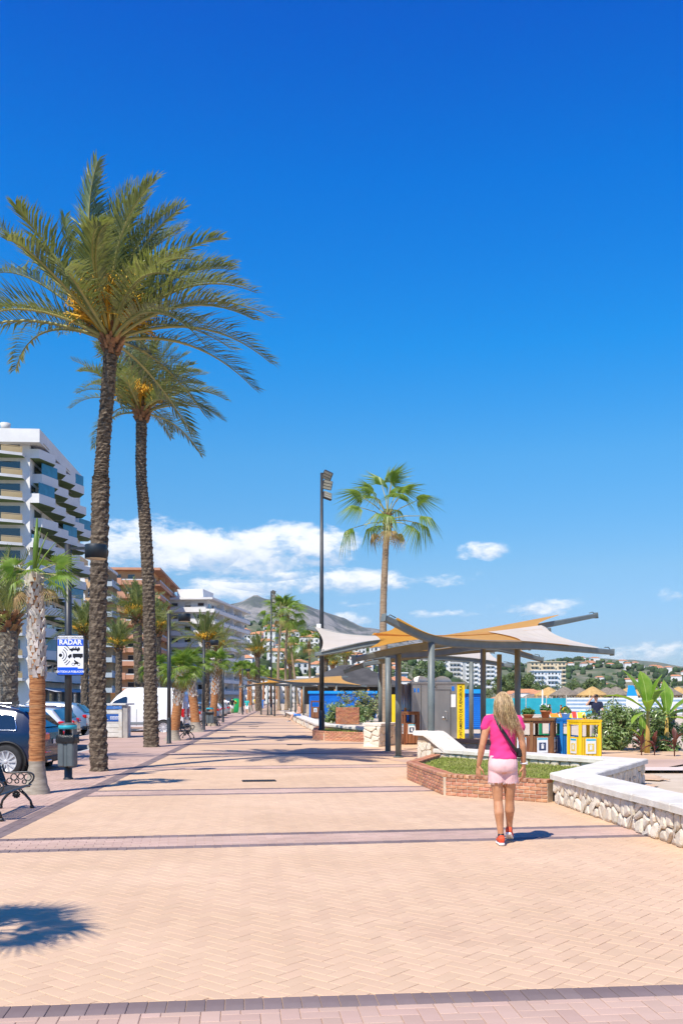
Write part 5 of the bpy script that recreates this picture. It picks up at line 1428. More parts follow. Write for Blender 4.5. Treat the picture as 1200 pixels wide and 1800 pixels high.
wh = paint('white', (.62, .64, .66)); bl = paint('bluegrey', (.12, .20, .30)); gr = paint('grey', (.20, .21, .22)); rd = paint('maroon', (.10, .01, .02)); bk = paint('black', (.012, .014, .018)); si = paint('silver', (.42, .44, .46))
suv('white SUV with red tail lamps, second from the dark blue one', 110, 31.5, wh, 1)
suv('maroon car between the white SUV and the radar pole', 121, 36, rd, 1)
suv('blue-grey hatchback seen between the radar pole and the leaning palm', 151, 45, bl, 0)
suv('silver car roof showing above the dark blue SUV', 46, 35.5, si, 0)
suv('grey car behind the white SUV', 82, 40, gr, 1)
suv('white car just right of the van behind the red-trunked palms', 352, 56.5, wh, 1)
suv('dark car parked beyond the third bench', 372, 64, bk, 1); suv('blue-grey car parked beyond the dark one', 384, 72, bl, 1); suv('silver car far along the kerb', 392, 80, si, 1); suv('dark grey car far along the kerb beside the bottle bank', 402, 90, gr, 1)
suv('white car farthest along the kerb', 425, 120, wh, 1)
# white van
VAN = [(-2.2, .5), (-2.19, 2.18), (-2.05, 2.27), (0, 2.30), (.62, 2.24), (1.05, 1.88), (1.45, 1.34), (1.98, 1.16), (2.2, .95), (2.25, .55)]
xr = (321 - 600) / 1700 * 46.5
vn = car('white_van', 'white panel van parked behind the second tall date palm', 'van', (xr - 2.2, 47.5, -.13), rad(180), paint('van_white', (.74, .74, .73)), 4.5, 1.98, VAN, 1.42, .30, (-1.28, 1.35), .35, [(.50, 1.22, .04, .60)], None, (1.43, .75), (1.05, .42), False, False, woff=.05)
for z0, z1 in ((.50, .62),):
    for sy in (-1, 1): q = MB(); q.bx(-.85, .95, sy * .994 - .012, sy * .994 + .012, z0, z1); q.build('side_strip', mat('van_trim', (.18, .20, .21)), vn)
for x in (-.92, .02, .95):
    for sy in (-1, 1): q = MB(); q.bx(x - .006, x + .006, sy * .992 - .004, sy * .992 + .004, .45, 1.24); q.build('door_seam', m_well, vn)
# ================================================================== buildings
m_wwall = mat('render_white', (.66, .65, .62), (.74, .73, .70), .35, .85, .004, 6)
m_wshade = mat('render_grey', (.46, .45, .42), (.54, .53, .50), .4, .85)
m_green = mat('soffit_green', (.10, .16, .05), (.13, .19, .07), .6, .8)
m_tan = mat('balcony_tan', (.42, .31, .15), (.50, .38, .20), .6, .6)
m_win = glass('window_glass', (.018, .028, .038), .06); m_bglass = mat('blue_glazing', (.03, .16, .24), (.05, .22, .32), .5, .08, spec=.9)
m_terra2 = mat('terracotta_render', (.48, .235, .14), (.54, .28, .17), .5, .85); m_peach = mat('peach_wall', (.62, .36, .17), (.68, .42, .22), .5, .85)
m_ylw = mat('ochre_wall', (.55, .36, .19), (.62, .42, .24), .5, .85); m_bgry = mat('blue_grey_parapet', (.36, .42, .46), (.43, .48, .52), .5, .7); m_cream = mat('cream_render', (.68, .53, .32), (.74, .59, .38), .1, .85)
m_frame = mat('window_frame', (.6, .6, .58)); m_shop = mat('shop_front', (.05, .06, .07), (.10, .10, .11), .4, .3); m_awn = mat('awning_white', (.62, .63, .64), (.7, .7, .7), .5, .7)
# ---- stepped white tower on the left
tw = empty('apartment_tower', (-40.9, 127.0, -.13), math.atan2(.998, -.0603), 'white apartment tower with sawtooth balconies and green undersides at the left', 'building')
FH, NF, NB, BAY = 2.93, 11, 5, 6.3; Z0 = 4.1
# local frame: x along the facade away from the viewer, -y toward the sea
q = MB(); q.bx(0, NB * BAY, 0, 14, 0, Z0 + NF * FH - 1.2); q.build('wall', m_wwall, tw)
q = MB(); q.bx(-1.4, (NB - 1) * BAY, -1.6, 12, Z0 + NF * FH - 1.19, Z0 + NF * FH + .55); q.build('roof_parapet', m_wwall, tw)
q = MB(); q.bx(2, 4, 3, 5, Z0 + NF * FH + .56, Z0 + NF * FH + 1.5); q.lathe([(.55, Z0 + NF * FH + 1.5), (.7, Z0 + NF * FH + 2.4)], 10, (3, 4, 0)); q.build('chimney', m_wshade, tw)
def bal_meshes():
    a = [(.0, 0), (.0, -1.2), (BAY * .56, -2.5), (BAY * .98, -1.3), (BAY * .98, 0)]
    q = MB()
    n = len(a); vs = [(p[0], p[1], 0) for p in a] + [(p[0], p[1], .22) for p in a]
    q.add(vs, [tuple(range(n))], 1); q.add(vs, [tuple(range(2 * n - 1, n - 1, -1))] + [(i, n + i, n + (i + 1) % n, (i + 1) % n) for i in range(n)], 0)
    p0, p1 = V((*a[1], 0)), V((*a[2], 0)); d = (p1 - p0).normalized(); o_ = V((-d.y, d.x, 0))
    bul = [p0 + (p1 - p0) * k / 6 for k in range(7)]
    rings = [[p + V((0, 0, .2)), p + V((0, 0, 1.22)), p + o_ * .16 + V((0, 0, 1.22)), p + o_ * .16 + V((0, 0, .2))] for p in bul]
    q.loft(rings, True, True, 0)
    q.add([(.0, -1.2, .2), (.0, -1.2, 1.22), (0, 0, 1.22), (0, 0, .2)], [(0, 1, 2, 3)], 0)
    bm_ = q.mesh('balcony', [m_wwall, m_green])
    q = MB(); p0, p1 = V((*a[2], 0)), V((*a[3], 0)); d = (p1 - p0).normalized(); o_ = V((-d.y, d.x, 0))
    q.loft([[p + V((0, 0, .38)), p + V((0, 0, 1.05)), p + o_ * .05 + V((0, 0, 1.05)), p + o_ * .05 + V((0, 0, .38))] for p in (p0 + d * .25, p1)], True, True, 0)
    q.loft([[p + V((0, 0, 1.12)), p + V((0, 0, 1.20)), p + o_ * .06 + V((0, 0, 1.20)), p + o_ * .06 + V((0, 0, 1.12))] for p in (p0 + d * .25, p1)], True, True, 0)
    rl = q.mesh('railing', m_tan)
    q = MB(); q.loft([[p + V((0, 0, .2)), p + V((0, 0, .37)), p + o_ * .12 + V((0, 0, .37)), p + o_ * .12 + V((0, 0, .2))] for p in (p0, p1)], True, True, 0); kb_ = q.mesh('kerb', m_wwall)
    q = MB(); q.bx(BAY * .10, BAY * .88, -.06, -.01, .3, 2.45); wn = q.mesh('window', m_win)
    q = MB(); q.add([(.1, -1.1, 1.22), (BAY * .56, -2.38, 1.22), (BAY * .96, -1.22, 1.22), (.1, -1.1, 2.75), (BAY * .56, -2.38, 2.75), (BAY * .96, -1.22, 2.75)], [(0, 1, 4, 3), (1, 2, 5, 4)]); gl = q.mesh('glazing', m_bglass)
    q = MB(); q.add([(.3, -.02, 2.6), (.3 + 3.4, -.02, 2.6), (.3 + 3.4, -1.7, 2.0), (.3, -1.7, 2.0)], [(0, 1, 2, 3)]); aw = q.mesh('awning', mat('beige_awning', (.5, .4, .26)))
    return bm_, rl, kb_, wn, gl, aw
bm_, rl, kb_, wn, gl, aw = bal_meshes()
q = MB(); q.bx(.9, 2.4, -.13, -.065, 1.15, 2.40); bld = q.mesh('blind', mat('roller_blind', (.58, .54, .45), (.64, .6, .52), 1, .8))
q = MB(); q.bx(0, .8, -.4, -.02, 0, .55); acm = q.mesh('air_conditioner', m_frame)
rg = random.Random(12)
for f in range(NF):
    for b_ in range(NB):
        if f == NF - 1 and b_ > NB - 2: continue
        x = b_ * BAY + (1.6 if f % 2 else 0)
        if x + BAY > NB * BAY: continue
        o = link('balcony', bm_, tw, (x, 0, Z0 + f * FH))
        link('railing', rl, o); link('kerb', kb_, o); link('window', wn, o)
        if rg.random() < .45: link('blind', bld, o, (rg.choice((0, 1.9, 3.2)), 0, rg.uniform(-.4, .5)))
        if rg.random() < .2: link('glazing', gl, o)
        elif rg.random() < .25: link('awning', aw, o)
for f in range(NF):
    for k in range(2):
        o = link('balcony', bm_, tw, (0, 13.4 - k * 6.6, Z0 + f * FH), (0, 0, rad(-90))); link('railing', rl, o); link('kerb', kb_, o); link('window', wn, o)
q = MB(); q.bx(0, NB * BAY, -.9, -.02, .1, Z0 - .9); q.build('shop_front', m_shop, tw)
for k in range(1, 8):
    q = MB(); q.add([(-5 + k * 5.2, -.95, 3.3), (-.4 + k * 5.2, -.95, 3.3), (-.4 + k * 5.2, -3.2, 2.7), (-5 + k * 5.2, -3.2, 2.7)], [(0, 1, 2, 3)]); q.build('awning', m_awn, tw)
    q = MB(); q.bx(-5.3 + k * 5.2, -4.9 + k * 5.2, -1.2, -.91, 0, Z0 - .9); q.build('pilaster', m_wshade, tw)
    q = MB(); q.bx(-4.4 + k * 5.2, -2.8 + k * 5.2, -1.0, -.91, .3, 2.5); q.build('shop_window', m_bglass if k % 2 else m_win, tw)
pc = empty('pharmacy_cross', (-26.6, 76.0, 0), 0, 'green lit pharmacy cross beside the left palm trunks', 'sign')
m_neon = mat('green_neon', (.02, .6, .08), None, 1, .4, emit=((.02, 1.0, .12), 2.0))
q = MB(); q.bx(-.5, .5, -.1, .1, 2.75, 3.05); q.bx(-.15, .15, -.099, .099, 2.4, 2.749); q.bx(-.15, .15, -.099, .099, 3.051, 3.4); q.build('cross', m_neon, pc)
q = MB(); q.cyl((0, 0, 0), (0, 0, 2.4), .07, .07, 8); q.build('post', m_pole, pc)

q = MB(); q.bx(-.78, .78, -.075, -.052, .75, 1.48); bl1 = q.mesh('blind', MATS['roller_blind'])
q = MB(); q.bx(.052, .075, -.78, .78, .5, 1.48); bl2 = q.mesh('blind', MATS['roller_blind'])
rg2 = random.Random(44)
def apartment(name, label, corner, rz, wf, ds, floors, fh, z0, mats, nwf, nws, front_bal=(.1, .9), side_bal=(.05, .97), roof_over=.6, pent=None, sub=True, group=None, kind_side=True, step=0.0):
    """corner = near right corner; front runs to -x, side runs to +y. mats: wall, parapet front, parapet side, panel"""
    t = empty(name, corner, rz, label, 'building', group)
    wl, pf, ps, pn = mats; H = z0 + floors * fh
    q = MB(); q.bx(-wf, 0, 0, ds, 0, H); q.build('wall', wl, t)
    q = MB(); q.bx(-wf - roof_over, roof_over + 1.0, -roof_over - .8, ds + roof_over, H + .003, H + .55); q.build('roof', pf, t)
    q = MB(); q.bx(-.8, .8, -.05, .0, 0, 1.5); wn_ = q.mesh('window', m_win)
    q = MB(); q.bx(0, .05, -.8, .8, 0, 1.5); ws_ = q.mesh('window', m_win)
    q = MB(); q.bx(-.9, .9, -.09, -.052, -.1, -.02); q.bx(-.9, .9, -.09, -.052, 1.52, 1.6); fr_ = q.mesh('frame', m_frame)
    bw = wf * (front_bal[1] - front_bal[0]); xb = -wf * (1 - front_bal[0])
    q = MB(); q.bx(0, bw, -1.5, -.02, -.22, 0); q.bx(0, bw, -1.5, -1.36, .002, .85); fb = q.mesh('balcony', pf)
    q = MB(); q.bx(.1, bw - .1, -1.47, -1.42, .86, 1.1); fbr = q.mesh('railing', pn)
    sl = ds * (side_bal[1] - side_bal[0])
    q = MB(); q.bx(.02, 1.9, 0, sl, -.22, 0); q.bx(1.76, 1.9, 0, sl, .002, .72); q.bx(.02, 1.758, 0, .14, .002, .72); sb = q.mesh('balcony', ps)
    npan = max(3, int(sl / 3.2)); q = MB()
    for k in range(npan): q.bx(1.80, 1.86, .3 + sl * k / npan, sl * (k + .86) / npan, .722, 1.15)
    sbr = q.mesh('railing', m_bgry)
    q = MB(); q.bx(.05, 1.7, -.08, .08, 0, fh - .25); dv = q.mesh('divider', wl)
    for f in range(floors):
        z = z0 + f * fh
        o = link('balcony', fb, t, (xb, 0, z)); link('railing', fbr, o)
        if kind_side:
            o = link('balcony', sb, t, (step * f, ds * side_bal[0], z)); link('railing', sbr, o)
            for k in range(1, 4): link('divider', dv, o, (0, sl * k / 4, .001))
        for k in range(nwf):
            o = link('window', wn_, t, (-wf + wf * (k + .5) / nwf, 0, z + .75))
            if sub: link('frame', fr_, o)
            r_ = rg2.random()
            if r_ < .4: link('blind', bl1, o, (0, 0, 0), (0, 0, 0), (1, 1, rg2.uniform(.5, 1.2)))
            elif r_ < .5: link('air_conditioner', acm, o, (.95, 0, -.2))
        for k in range(nws):
            o = link('window', ws_, t, (0, ds * (k + .5) / nws, z + .55))
            if rg2.random() < .4: link('blind', bl2, o)
    if pent:
        q = MB(); q.bx(*pent, H + .552, H + 3.2); q.build('penthouse', wl, t)
    return t
ap = apartment
ap('apartment_block', 'ochre block with blue-grey side balconies, seen behind the leaning palm', (-47.0, 190, -.13), rad(3), 15, 9, 8, 3.0, 3.2, (m_ylw, m_wwall, m_bgry, m_frame), 4, 3, (.1, .8), (.02, .98), .4, (-13, -5, 2, 11))
b3 = ap('apartment_block', 'terracotta and white apartment block with brown roof edge between the two tall palms', (-45.0, 230, -.13), rad(3.4), 13, 44, 9, 3.2, 3.4, (m_peach, m_terra2, m_terra2, m_frame), 4, 12, (.0, 1.0), (.0, .98), 1.2)
for f in range(9):
    q = MB(); q.bx(-1.5, 1.5, -1.62, -1.51, -.3, 1.3); o = q.build('panel', m_terra2, b3, (-8.5 + (f % 2) * 1.0, 0, 3.4 + f * 3.2)); 
ap('apartment_block', 'white apartment block with long balconies, right of the second tall palm', (-34.9, 252, -.13), rad(-7), 10.5, 44, 8, 3.05, 3.2, (m_wwall, m_wwall, m_wwall, m_frame), 3, 12, (.0, 1.0), (.0, .98), .8, (-9, -2, 3, 14))
ap('apartment_block', 'low white block past the white apartment block, over the far palms', (-33, 330, -.13), rad(-6), 16, 30, 3, 3.1, 3.5, (m_wwall, m_wwall, m_wwall, m_frame), 5, 8, (.0, 1.0), (.0, .98), .8)

# right, far side of the bay
def slab_block(label, px0, px1, pytop, Y, floors, m1, m2, n, depth=14, zbase=-.2, rz=0.0, name='apartment_block'):
    x0, x1 = (px0 - 600) / 1700 * Y, (px1 - 600) / 1700 * Y; H = 1.6 + (1229 - pytop) / 1700 * Y - zbase; W_ = x1 - x0; fh = H / (floors + .35)
    t = empty(name, ((x0 + x1) / 2, Y, zbase), rz, label, 'building'); hw = W_ / 2
    q = MB(); q.bx(-hw, hw, 0, depth, 0, H); q.build('wall', m1, t)
    q = MB(); q.bx(-hw - .3, hw + .3, -.8, depth + .3, H + .003, H + .5); q.build('roof', m2, t)
    bw_ = W_ / n
    q = MB(); q.bx(-bw_ * .44, bw_ * .44, -1.4, -.02, -.2, 0); q.bx(-bw_ * .44, bw_ * .44, -1.4, -1.25, .002, .95); fb = q.mesh('balcony', m2)
    q = MB(); q.bx(-bw_ * .24, bw_ * .24, -.06, -.01, .1, fh * .70); wn_ = q.mesh('window', m_win)
    for f in range(floors):
        for k in range(n):
            if (k + n) % 4 != 3:
                o = link('balcony', fb, t, (-hw + bw_ * (k + .5), 0, fh * (f + .35)))
                link('window', wn_, o)
            else: link('window', wn_, t, (-hw + bw_ * (k + .5), 0, fh * (f + .5)), (0, 0, 0), (.5, 1, .6))
    return t
slab_block('pale apartment slab seen under the ochre sail, left of the toilet cabin', 690, 752, 1152, 600, 9, m_wwall, m_wwall, 7)
slab_block('white apartment slab with pale grid of balconies above the toilet cabin', 764, 815, 1150, 590, 10, m_wwall, m_wshade, 8)
slab_block('cream-topped taller slab above the toilet cabin', 806, 832, 1141, 640, 11, m_cream, m_wwall, 5)
slab_block('white apartment slab with rows of loggias right of the toilet cabin', 818, 876, 1163, 570, 9, m_wwall, m_wwall, 8)
slab_block('grey-blue low block behind the blue slatted kiosk', 628, 716, 1184, 420, 4, mat('pale_blue_wall', (.36, .44, .50), (.42, .5, .56), .2, .8), m_wwall, 8)
slab_block('long cream tower on the far side of the bay', 932, 994, 1164, 760, 9, m_cream, m_cream, 9)
slab_block('white block in front of the cream tower', 938, 986, 1180, 640, 6, m_wwall, m_wwall, 8)
slab_block('white block at the foot of the hillside behind the far shelter', 486, 556, 1192, 340, 4, m_wwall, m_wwall, 7)
slab_block('pale block under the hillside behind the sail', 556, 640, 1186, 400, 5, m_wwall, m_cream, 8)
slab_block('low white row under the hillside houses above the promenade', 428, 486, 1200, 330, 3, m_wwall, m_wwall, 7)

# ================================================================== hills
def prof(pts, px): return float(np.interp(px, [p[0] for p in pts], [p[1] for p in pts]))
def hill(name, pts, Yr, Yb, m, amp, nsc, px0, px1, nu=110, nv=26, back=1.5, z0=-.25):
    """ridge at distance Yr with the skyline heights of the real hill, foot at Yb"""
    q = MB(); vs = []
    def H(px, f):
        Y = Yb + (Yr - Yb) * f
        X = (px - 600) / 1700 * Yr * (0.55 + 0.45 * f) if False else (px - 600) / 1700 * Yr
        zr = 1.6 + (1229 - prof(pts, px)) / 1700 * Yr
        if f <= 1: s = f ** 1.15 * (1.0 - .0 * f); k = math.sin(min(1, f) * math.pi / 2) ** 1.3
        else: k = max(0, 1 - (f - 1) / (back - 1)) 
        n_ = noise.fractal((X / nsc, Y / nsc, 1.7), 1.0, 2.1, 5)
        return V((X, Y, z0 + max(0, zr * k + amp * n_ * (.25 + min(1, f)) * (.35 if f > .93 else 1))))
    fs = [back * (j / nv) for j in range(nv + 1)]
    for f in fs:
        for i in range(nu + 1): vs.append(H(px0 + (px1 - px0) * i / nu, f))
    q.add(vs, [(j * (nu + 1) + i, j * (nu + 1) + i + 1, (j + 1) * (nu + 1) + i + 1, (j + 1) * (nu + 1) + i) for j in range(nv) for i in range(nu)], 0, True)
    o = q.build(name, m); o['kind'] = 'structure'
    return H
m_mtn = mat('mountain_rock', (.10, .115, .10), (.30, .28, .25), .020, .95, 9.0, .035, contrast=(.42, .60), dirt=((.07, .10, .065), .035))
m_hillg = mat('hill_scrub', (.085, .115, .05), (.20, .19, .11), .016, .95, 1.0, .12, contrast=(.38, .62), dirt=((.30, .25, .18), .03))
MT = [(150, 1120), (330, 1095), (415, 1060), (438, 1063), (452, 1057), (466, 1053), (482, 1061), (505, 1063), (530, 1073), (548, 1080), (590, 1092), (640, 1109), (690, 1121), (740, 1140), (800, 1160), (900, 1180), (1000, 1200)]
hill('mountain', MT, 2400, 1450, m_mtn, 30, 230, 100, 1050, 170, 50)
GH = [(250, 1130), (380, 1105), (430, 1092), (470, 1104), (520, 1122), (600, 1140), (680, 1152), (760, 1164), (860, 1172), (940, 1190), (1000, 1205)]
Hg = hill('green_hill', GH, 1350, 760, m_hillg, 12, 130, 200, 1000)
TH = [(300, 1140), (420, 1124), (470, 1122), (540, 1132), (600, 1142), (680, 1158), (740, 1180), (800, 1215)]
Ht = hill('town_hill', TH, 720, 360, m_hillg, 4, 60, 300, 820)
RH = [(840, 1205), (900, 1176), (960, 1170), (1000, 1168), (1050, 1176), (1090, 1180), (1130, 1184), (1165, 1183), (1200, 1186), (1300, 1190), (1400, 1196), (1500, 1200)]
Hr = hill('wooded_hill', RH, 1700, 900, m_hillg, 9, 150, 840, 1500)
hill('far_range', [(700, 1185), (860, 1172), (950, 1163), (1020, 1158), (1100, 1162), (1180, 1172), (1300, 1170), (1500, 1180)], 5500, 4300, m_hillg, 18, 500, 700, 1600)

m_roof = mat('roof_tile', (.48, .20, .09), (.58, .28, .14), .8, .9)
def house_mesh(w_, d, h, rh, rg_):
    q = MB(); q.bx(-w_ / 2, w_ / 2, 0, d, -4, h); wl = q.mesh('wall', m_wwall)
    q = MB(); e = .35; q.add([(-w_ / 2 - e, -e, h + .004), (w_ / 2 + e, -e, h + .004), (w_ / 2 + e, d + e, h + .004), (-w_ / 2 - e, d + e, h + .004), (-w_ / 4, d / 2, h + rh), (w_ / 4, d / 2, h + rh)], [(0, 1, 5, 4), (1, 2, 5), (2, 3, 4, 5), (3, 0, 4), (3, 2, 1, 0)]); rf = q.mesh('roof', m_roof)
    return wl, rf
kinds = [(house_mesh(9, 8, 5.6, 1.7, rg), 9, 5.6), (house_mesh(12, 9, 6.2, 1.9, rg), 12, 6.2), (house_mesh(7, 7, 8.2, 1.6, rg), 7, 8.2), (house_mesh(14, 8, 3.4, 1.6, rg), 14, 3.4)]
q = MB(); q.bx(-.65, .65, -.08, -.01, 0, 1.5); wh_ = q.mesh('window', m_win)
rg = random.Random(9); used = []
HL = 'white house with orange tiled roof among the houses on the hillside under the mountain'
cnt = 0
for row in range(9):
    f = .10 + row * .095
    px = 405 + rg.uniform(0, 8)
    while px < 660:
        p = Ht(px, f); (wl, rf), w_, h_ = kinds[rg.randrange(4)]
        t = empty('hill_house', (p.x, p.y, p.z - .3), rg.uniform(-.3, .3), HL, 'house', 'white houses on the hillside')
        link('wall', wl, t); link('roof', rf, t)
        for fl in range(int(h_ // 2.7)):
            for k in range(int(w_ // 3)): link('window', wh_, t, (-w_ / 2 + 1.5 + k * 3, 0, .7 + fl * 2.7))
        px += w_ * 1700 / p.y * rg.uniform(.85, 1.6); cnt += 1
RL = 'small far white villa scattered on the wooded hill across the bay'
for k in range(70):
    px, f = rg.uniform(870, 1230), rg.uniform(.12, .93); p = Hr(px, f); (wl, rf), w_, h_ = kinds[rg.randrange(4)]
    t = empty('hill_villa', (p.x, p.y, p.z - .2), rg.uniform(-.4, .4), RL, 'house', 'villas on the wooded hill')
    link('wall', wl, t, (0, 0, 0), (0, 0, 0), (1.25, 1.2, 1)); link('roof', rf, t, (0, 0, 0), (0, 0, 0), (1.25, 1.2, 1))
# red terraced resort
p = Hr(1080, .30)
rt = empty('terraced_resort', (p.x, p.y, 1.6 + (1229 - 1201) / 1700 * p.y), 0, 'long pinkish red terraced building on the wooded hill', 'building')
m_pinkr = mat('pink_render', (.50, .17, .13), (.56, .23, .18), .1, .9)
for k in range(9):
    q = MB(); q.bx(-27 + k * 6, -27 + k * 6 + 5.6, -2 + (k % 3), 12, -6, 5 + 2.2 * ((k * 5) % 3)); o = q.build('wall', m_pinkr, rt)
    for j in range(2):
        q = MB(); q.bx(-26.2 + k * 6, -22.6 + k * 6, -2.2 + (k % 3), -2.02 + (k % 3), .8 + 2.5 * j, 2.3 + 2.5 * j); q.build('balcony_opening', m_wwall, o)
# trees on the hills: a far wood that reads as one mass
m_wood2 = mat('far_wood', (.03, .055, .018), (.06, .095, .03), .05, .9, island=.35)
def wood_mass(name, H, n, px0, px1, f0, f1, s0, s1, seed):
    rg_ = random.Random(seed); q = MB()
    for _ in range(n):
        px, f = rg_.uniform(px0, px1), rg_.uniform(f0, f1); p = H(px, f)
        if noise.noise((p.x / 60, p.y / 60, 3)) < -.12: continue
        r = rg_.uniform(s0, s1); q.ball((p.x, p.y, p.z + r * .6), (r, r, r * rg_.uniform(.7, 1.3)), 7, 5, 0, r * .22)
    o = q.build(name, m_wood2); o['kind'] = 'stuff'; o['label'] = 'scattered dark green trees on the far slopes'; o['category'] = 'trees'
wood_mass('far_trees', Hr, 1500, 850, 1260, .03, 1.0, 2.2, 4.6, 1)
wood_mass('far_trees', Hg, 700, 400, 960, .05, 1.0, 2.0, 4.2, 2)
wood_mass('far_trees', Ht, 260, 400, 760, .05, 1.0, 1.5, 3.2, 3)
# ================================================================== people
def cap(q, p0, p1, r0, r1=None, n=12):
    r1 = r0 if r1 is None else r1
    q.tube([p0, p1], [r0, r1], n); q.ball(p0, r0, n, 8); q.ball(p1, r1, n, 8)
def etube(q, rows, n=24):
    """smooth closed volume from level ellipses (z, rx, ry, y)"""
    rows = [r if len(r) == 4 else (*r, 0.0) for r in rows]; out = []
    fine = spline([V((r[1], r[2], r[3])) for r in rows], 6 * (len(rows) - 1)); zz = spline([V((r[0], 0, 0)) for r in rows], 6 * (len(rows) - 1))
    for e, z in zip(fine, zz): out.append([V((e.x * math.cos(2 * math.pi * k / n), e.z + e.y * math.sin(2 * math.pi * k / n), z.x)) for k in range(n)])
    q.loft(out, True, True, 0, True)
def chain(q, pts, rr, n=12):
    for i in range(len(pts) - 1): cap(q, pts[i], pts[i + 1], rr[i], rr[i + 1], n)
def fuse(q, name, m, parent, voxel, smooth=6, disp=None):
    """union of the overlapping volumes as one continuous skin"""
    me = q.mesh('tmp', m); o = bpy.data.objects.new('tmp', me); COL.objects.link(o)
    md = o.modifiers.new('r', 'REMESH'); md.mode = 'VOXEL'; md.voxel_size = voxel; md.use_smooth_shade = True
    if smooth: ms = o.modifiers.new('s', 'SMOOTH'); ms.iterations = smooth; ms.factor = .5
    dg = bpy.context.evaluated_depsgraph_get(); out = bpy.data.meshes.new_from_object(o.evaluated_get(dg)); bpy.data.objects.remove(o)
    out.name = name; out.materials.clear(); out.materials.append(m)
    out.polygons.foreach_set('use_smooth', [True] * len(out.polygons))
    if disp:
        n = len(out.vertices); co = np.empty(n * 3); out.vertices.foreach_get('co', co); no = np.empty(n * 3); out.vertices.foreach_get('normal', no)
        co = co.reshape(-1, 3); no = no.reshape(-1, 3)
        co += no * np.array([disp(V(c)) for c in co])[:, None]
        out.vertices.foreach_set('co', co.ravel()); out.update()
    return link(name, out, parent)
m_skin = mat('skin_tan', (.47, .215, .105), (.55, .27, .14), 9, .5, .0008, 80); m_skin2 = mat('skin_light', (.58, .33, .22), (.62, .37, .25), 4, .5)
m_pinkt = mat('pink_shirt', (.68, .03, .185), (.76, .045, .225), 5, .85, .0015, 120); m_short = mat('pale_pink_denim', (.72, .44, .43), (.78, .50, .49), 6, .9, .0015, 160)
m_hair = mat('blonde_hair', (.44, .29, .13), (.64, .48, .27), 12, .38, island=.38, spec=.55, contrast=(.3, .7)); m_hairb = mat('brown_hair', (.07, .04, .02), (.11, .06, .035), 9, .5, island=.2)
m_shoe = mat('shoe_red', (.68, .06, .02), (.76, .10, .03), 20, .6, .001, 120); m_sole = mat('shoe_sole', (.78, .76, .72), (.82, .80, .76), 6, .6)

def hand(q, wrist, d, palm_n, side, s=1.0, curl=.5):
    """palm with five bent fingers, thumb leaving the side of the palm"""
    d = V(d).normalized(); n_ = V(palm_n).normalized(); n_ = (n_ - d * n_.dot(d)).normalized(); l = d.cross(n_) * side
    w = V(wrist); k = w + d * .085 * s
    for o_ in (-.026, -.009, .009, .026): cap(q, w + l * o_ * .7 * s + d * .012 * s, k + l * o_ * s, .0135 * s, .0115 * s, 8)
    for o_, L_ in ((-.030, .060), (-.010, .074), (.010, .080), (.029, .070)):
        a = k + l * o_ * s; d1 = (d + n_ * curl * .5).normalized(); b_ = a + d1 * L_ * .42 * s; d2 = (d + n_ * curl * 1.3).normalized(); c = b_ + d2 * L_ * .34 * s; d3 = (d + n_ * curl * 2.6).normalized(); e = c + d3 * L_ * .26 * s
        chain(q, [a, b_, c, e], [.0102 * s, .0092 * s, .0084 * s, .0072 * s], 8)
    t0 = w + d * .022 * s + l * .028 * s; t1 = t0 + (d * .6 + l * .75 + n_ * .3).normalized() * .036 * s; t2 = t1 + (d * .95 + l * .15 + n_ * .35).normalized() * .030 * s; t3 = t2 + (d + n_ * .4).normalized() * .022 * s
    chain(q, [t0, t1, t2, t3], [.0135 * s, .0112 * s, .0095 * s, .008 * s], 8)
def shoe(parent, ankle, yaw, pitch, m, ms, s=1.0, toe_z=0.0):
    M_ = Matrix.Translation(V(ankle)) @ Matrix.Rotation(yaw, 4, 'Z') @ Matrix.Rotation(pitch, 4, 'X')
    def sec(y, w_, z0, z1): return [M_ @ V((math.copysign(abs(math.cos(a)) ** .7, math.cos(a)) * w_, y, z0 + (z1 - z0) * (.5 + .5 * math.copysign(abs(math.sin(a)) ** .7, math.sin(a))))) for a in [2 * math.pi * k / 14 for k in range(14)]]
    q = MB(); q.loft([sec(y * s, w_ * s, z0 * s, z1 * s) for y, w_, z0, z1 in ((-.085, .012, -.055, -.01), (-.078, .030, -.058, .012), (-.05, .036, -.058, .028), (.0, .037, -.058, .022), (.05, .040, -.058, -.004), (.10, .043, -.058, -.022), (.145, .036, -.056, -.034), (.165, .014, -.052, -.042))], True, True, 0, True); q.build('shoe', m, parent)
    q = MB(); q.loft([sec(y * s, w_ * s, z0 * s, z1 * s) for y, w_, z0, z1 in ((-.092, .014, -.078, -.052), (-.08, .033, -.082, -.050), (0, .038, -.082, -.054), (.10, .046, -.080, -.056), (.15, .038, -.076, -.053), (.172, .014, -.068, -.05))], True, True, 0, True); q.build('sole', ms, parent)

wpos = G(884, 1487)
W = empty('person', (wpos.x, wpos.y + .02, .012), rad(-6), 'woman in pink T-shirt and pale pink shorts walking away, long blonde hair, black strap', 'person')
q = MB()
shL, shR = V((-.158, .0, 1.352)), V((.158, .0, 1.352)); elL, elR = V((-.222, -.03, 1.085)), V((.212, -.035, 1.085)); wrL, wrR = V((-.262, .03, .855)), V((.226, .03, .85))
hpL, hpR = V((-.074, 0, .86)), V((.074, 0, .86)); knL, knR = V((-.052, .015, .47)), V((.078, .07, .475)); anL, anR = V((-.022, -.03, .085)), V((.082, .19, .135))
etube(q, ((.78, .06, .07, -.01), (.82, .125, .10, -.01), (.88, .142, .11, -.008), (.95, .132, .095, 0), (1.05, .112, .082, 0), (1.15, .120, .09, .005), (1.26, .136, .095, 0), (1.33, .135, .085, 0), (1.38, .09, .07, 0)))
cap(q, (0, -.005, 1.38), (0, .015, 1.49), .056, .05)
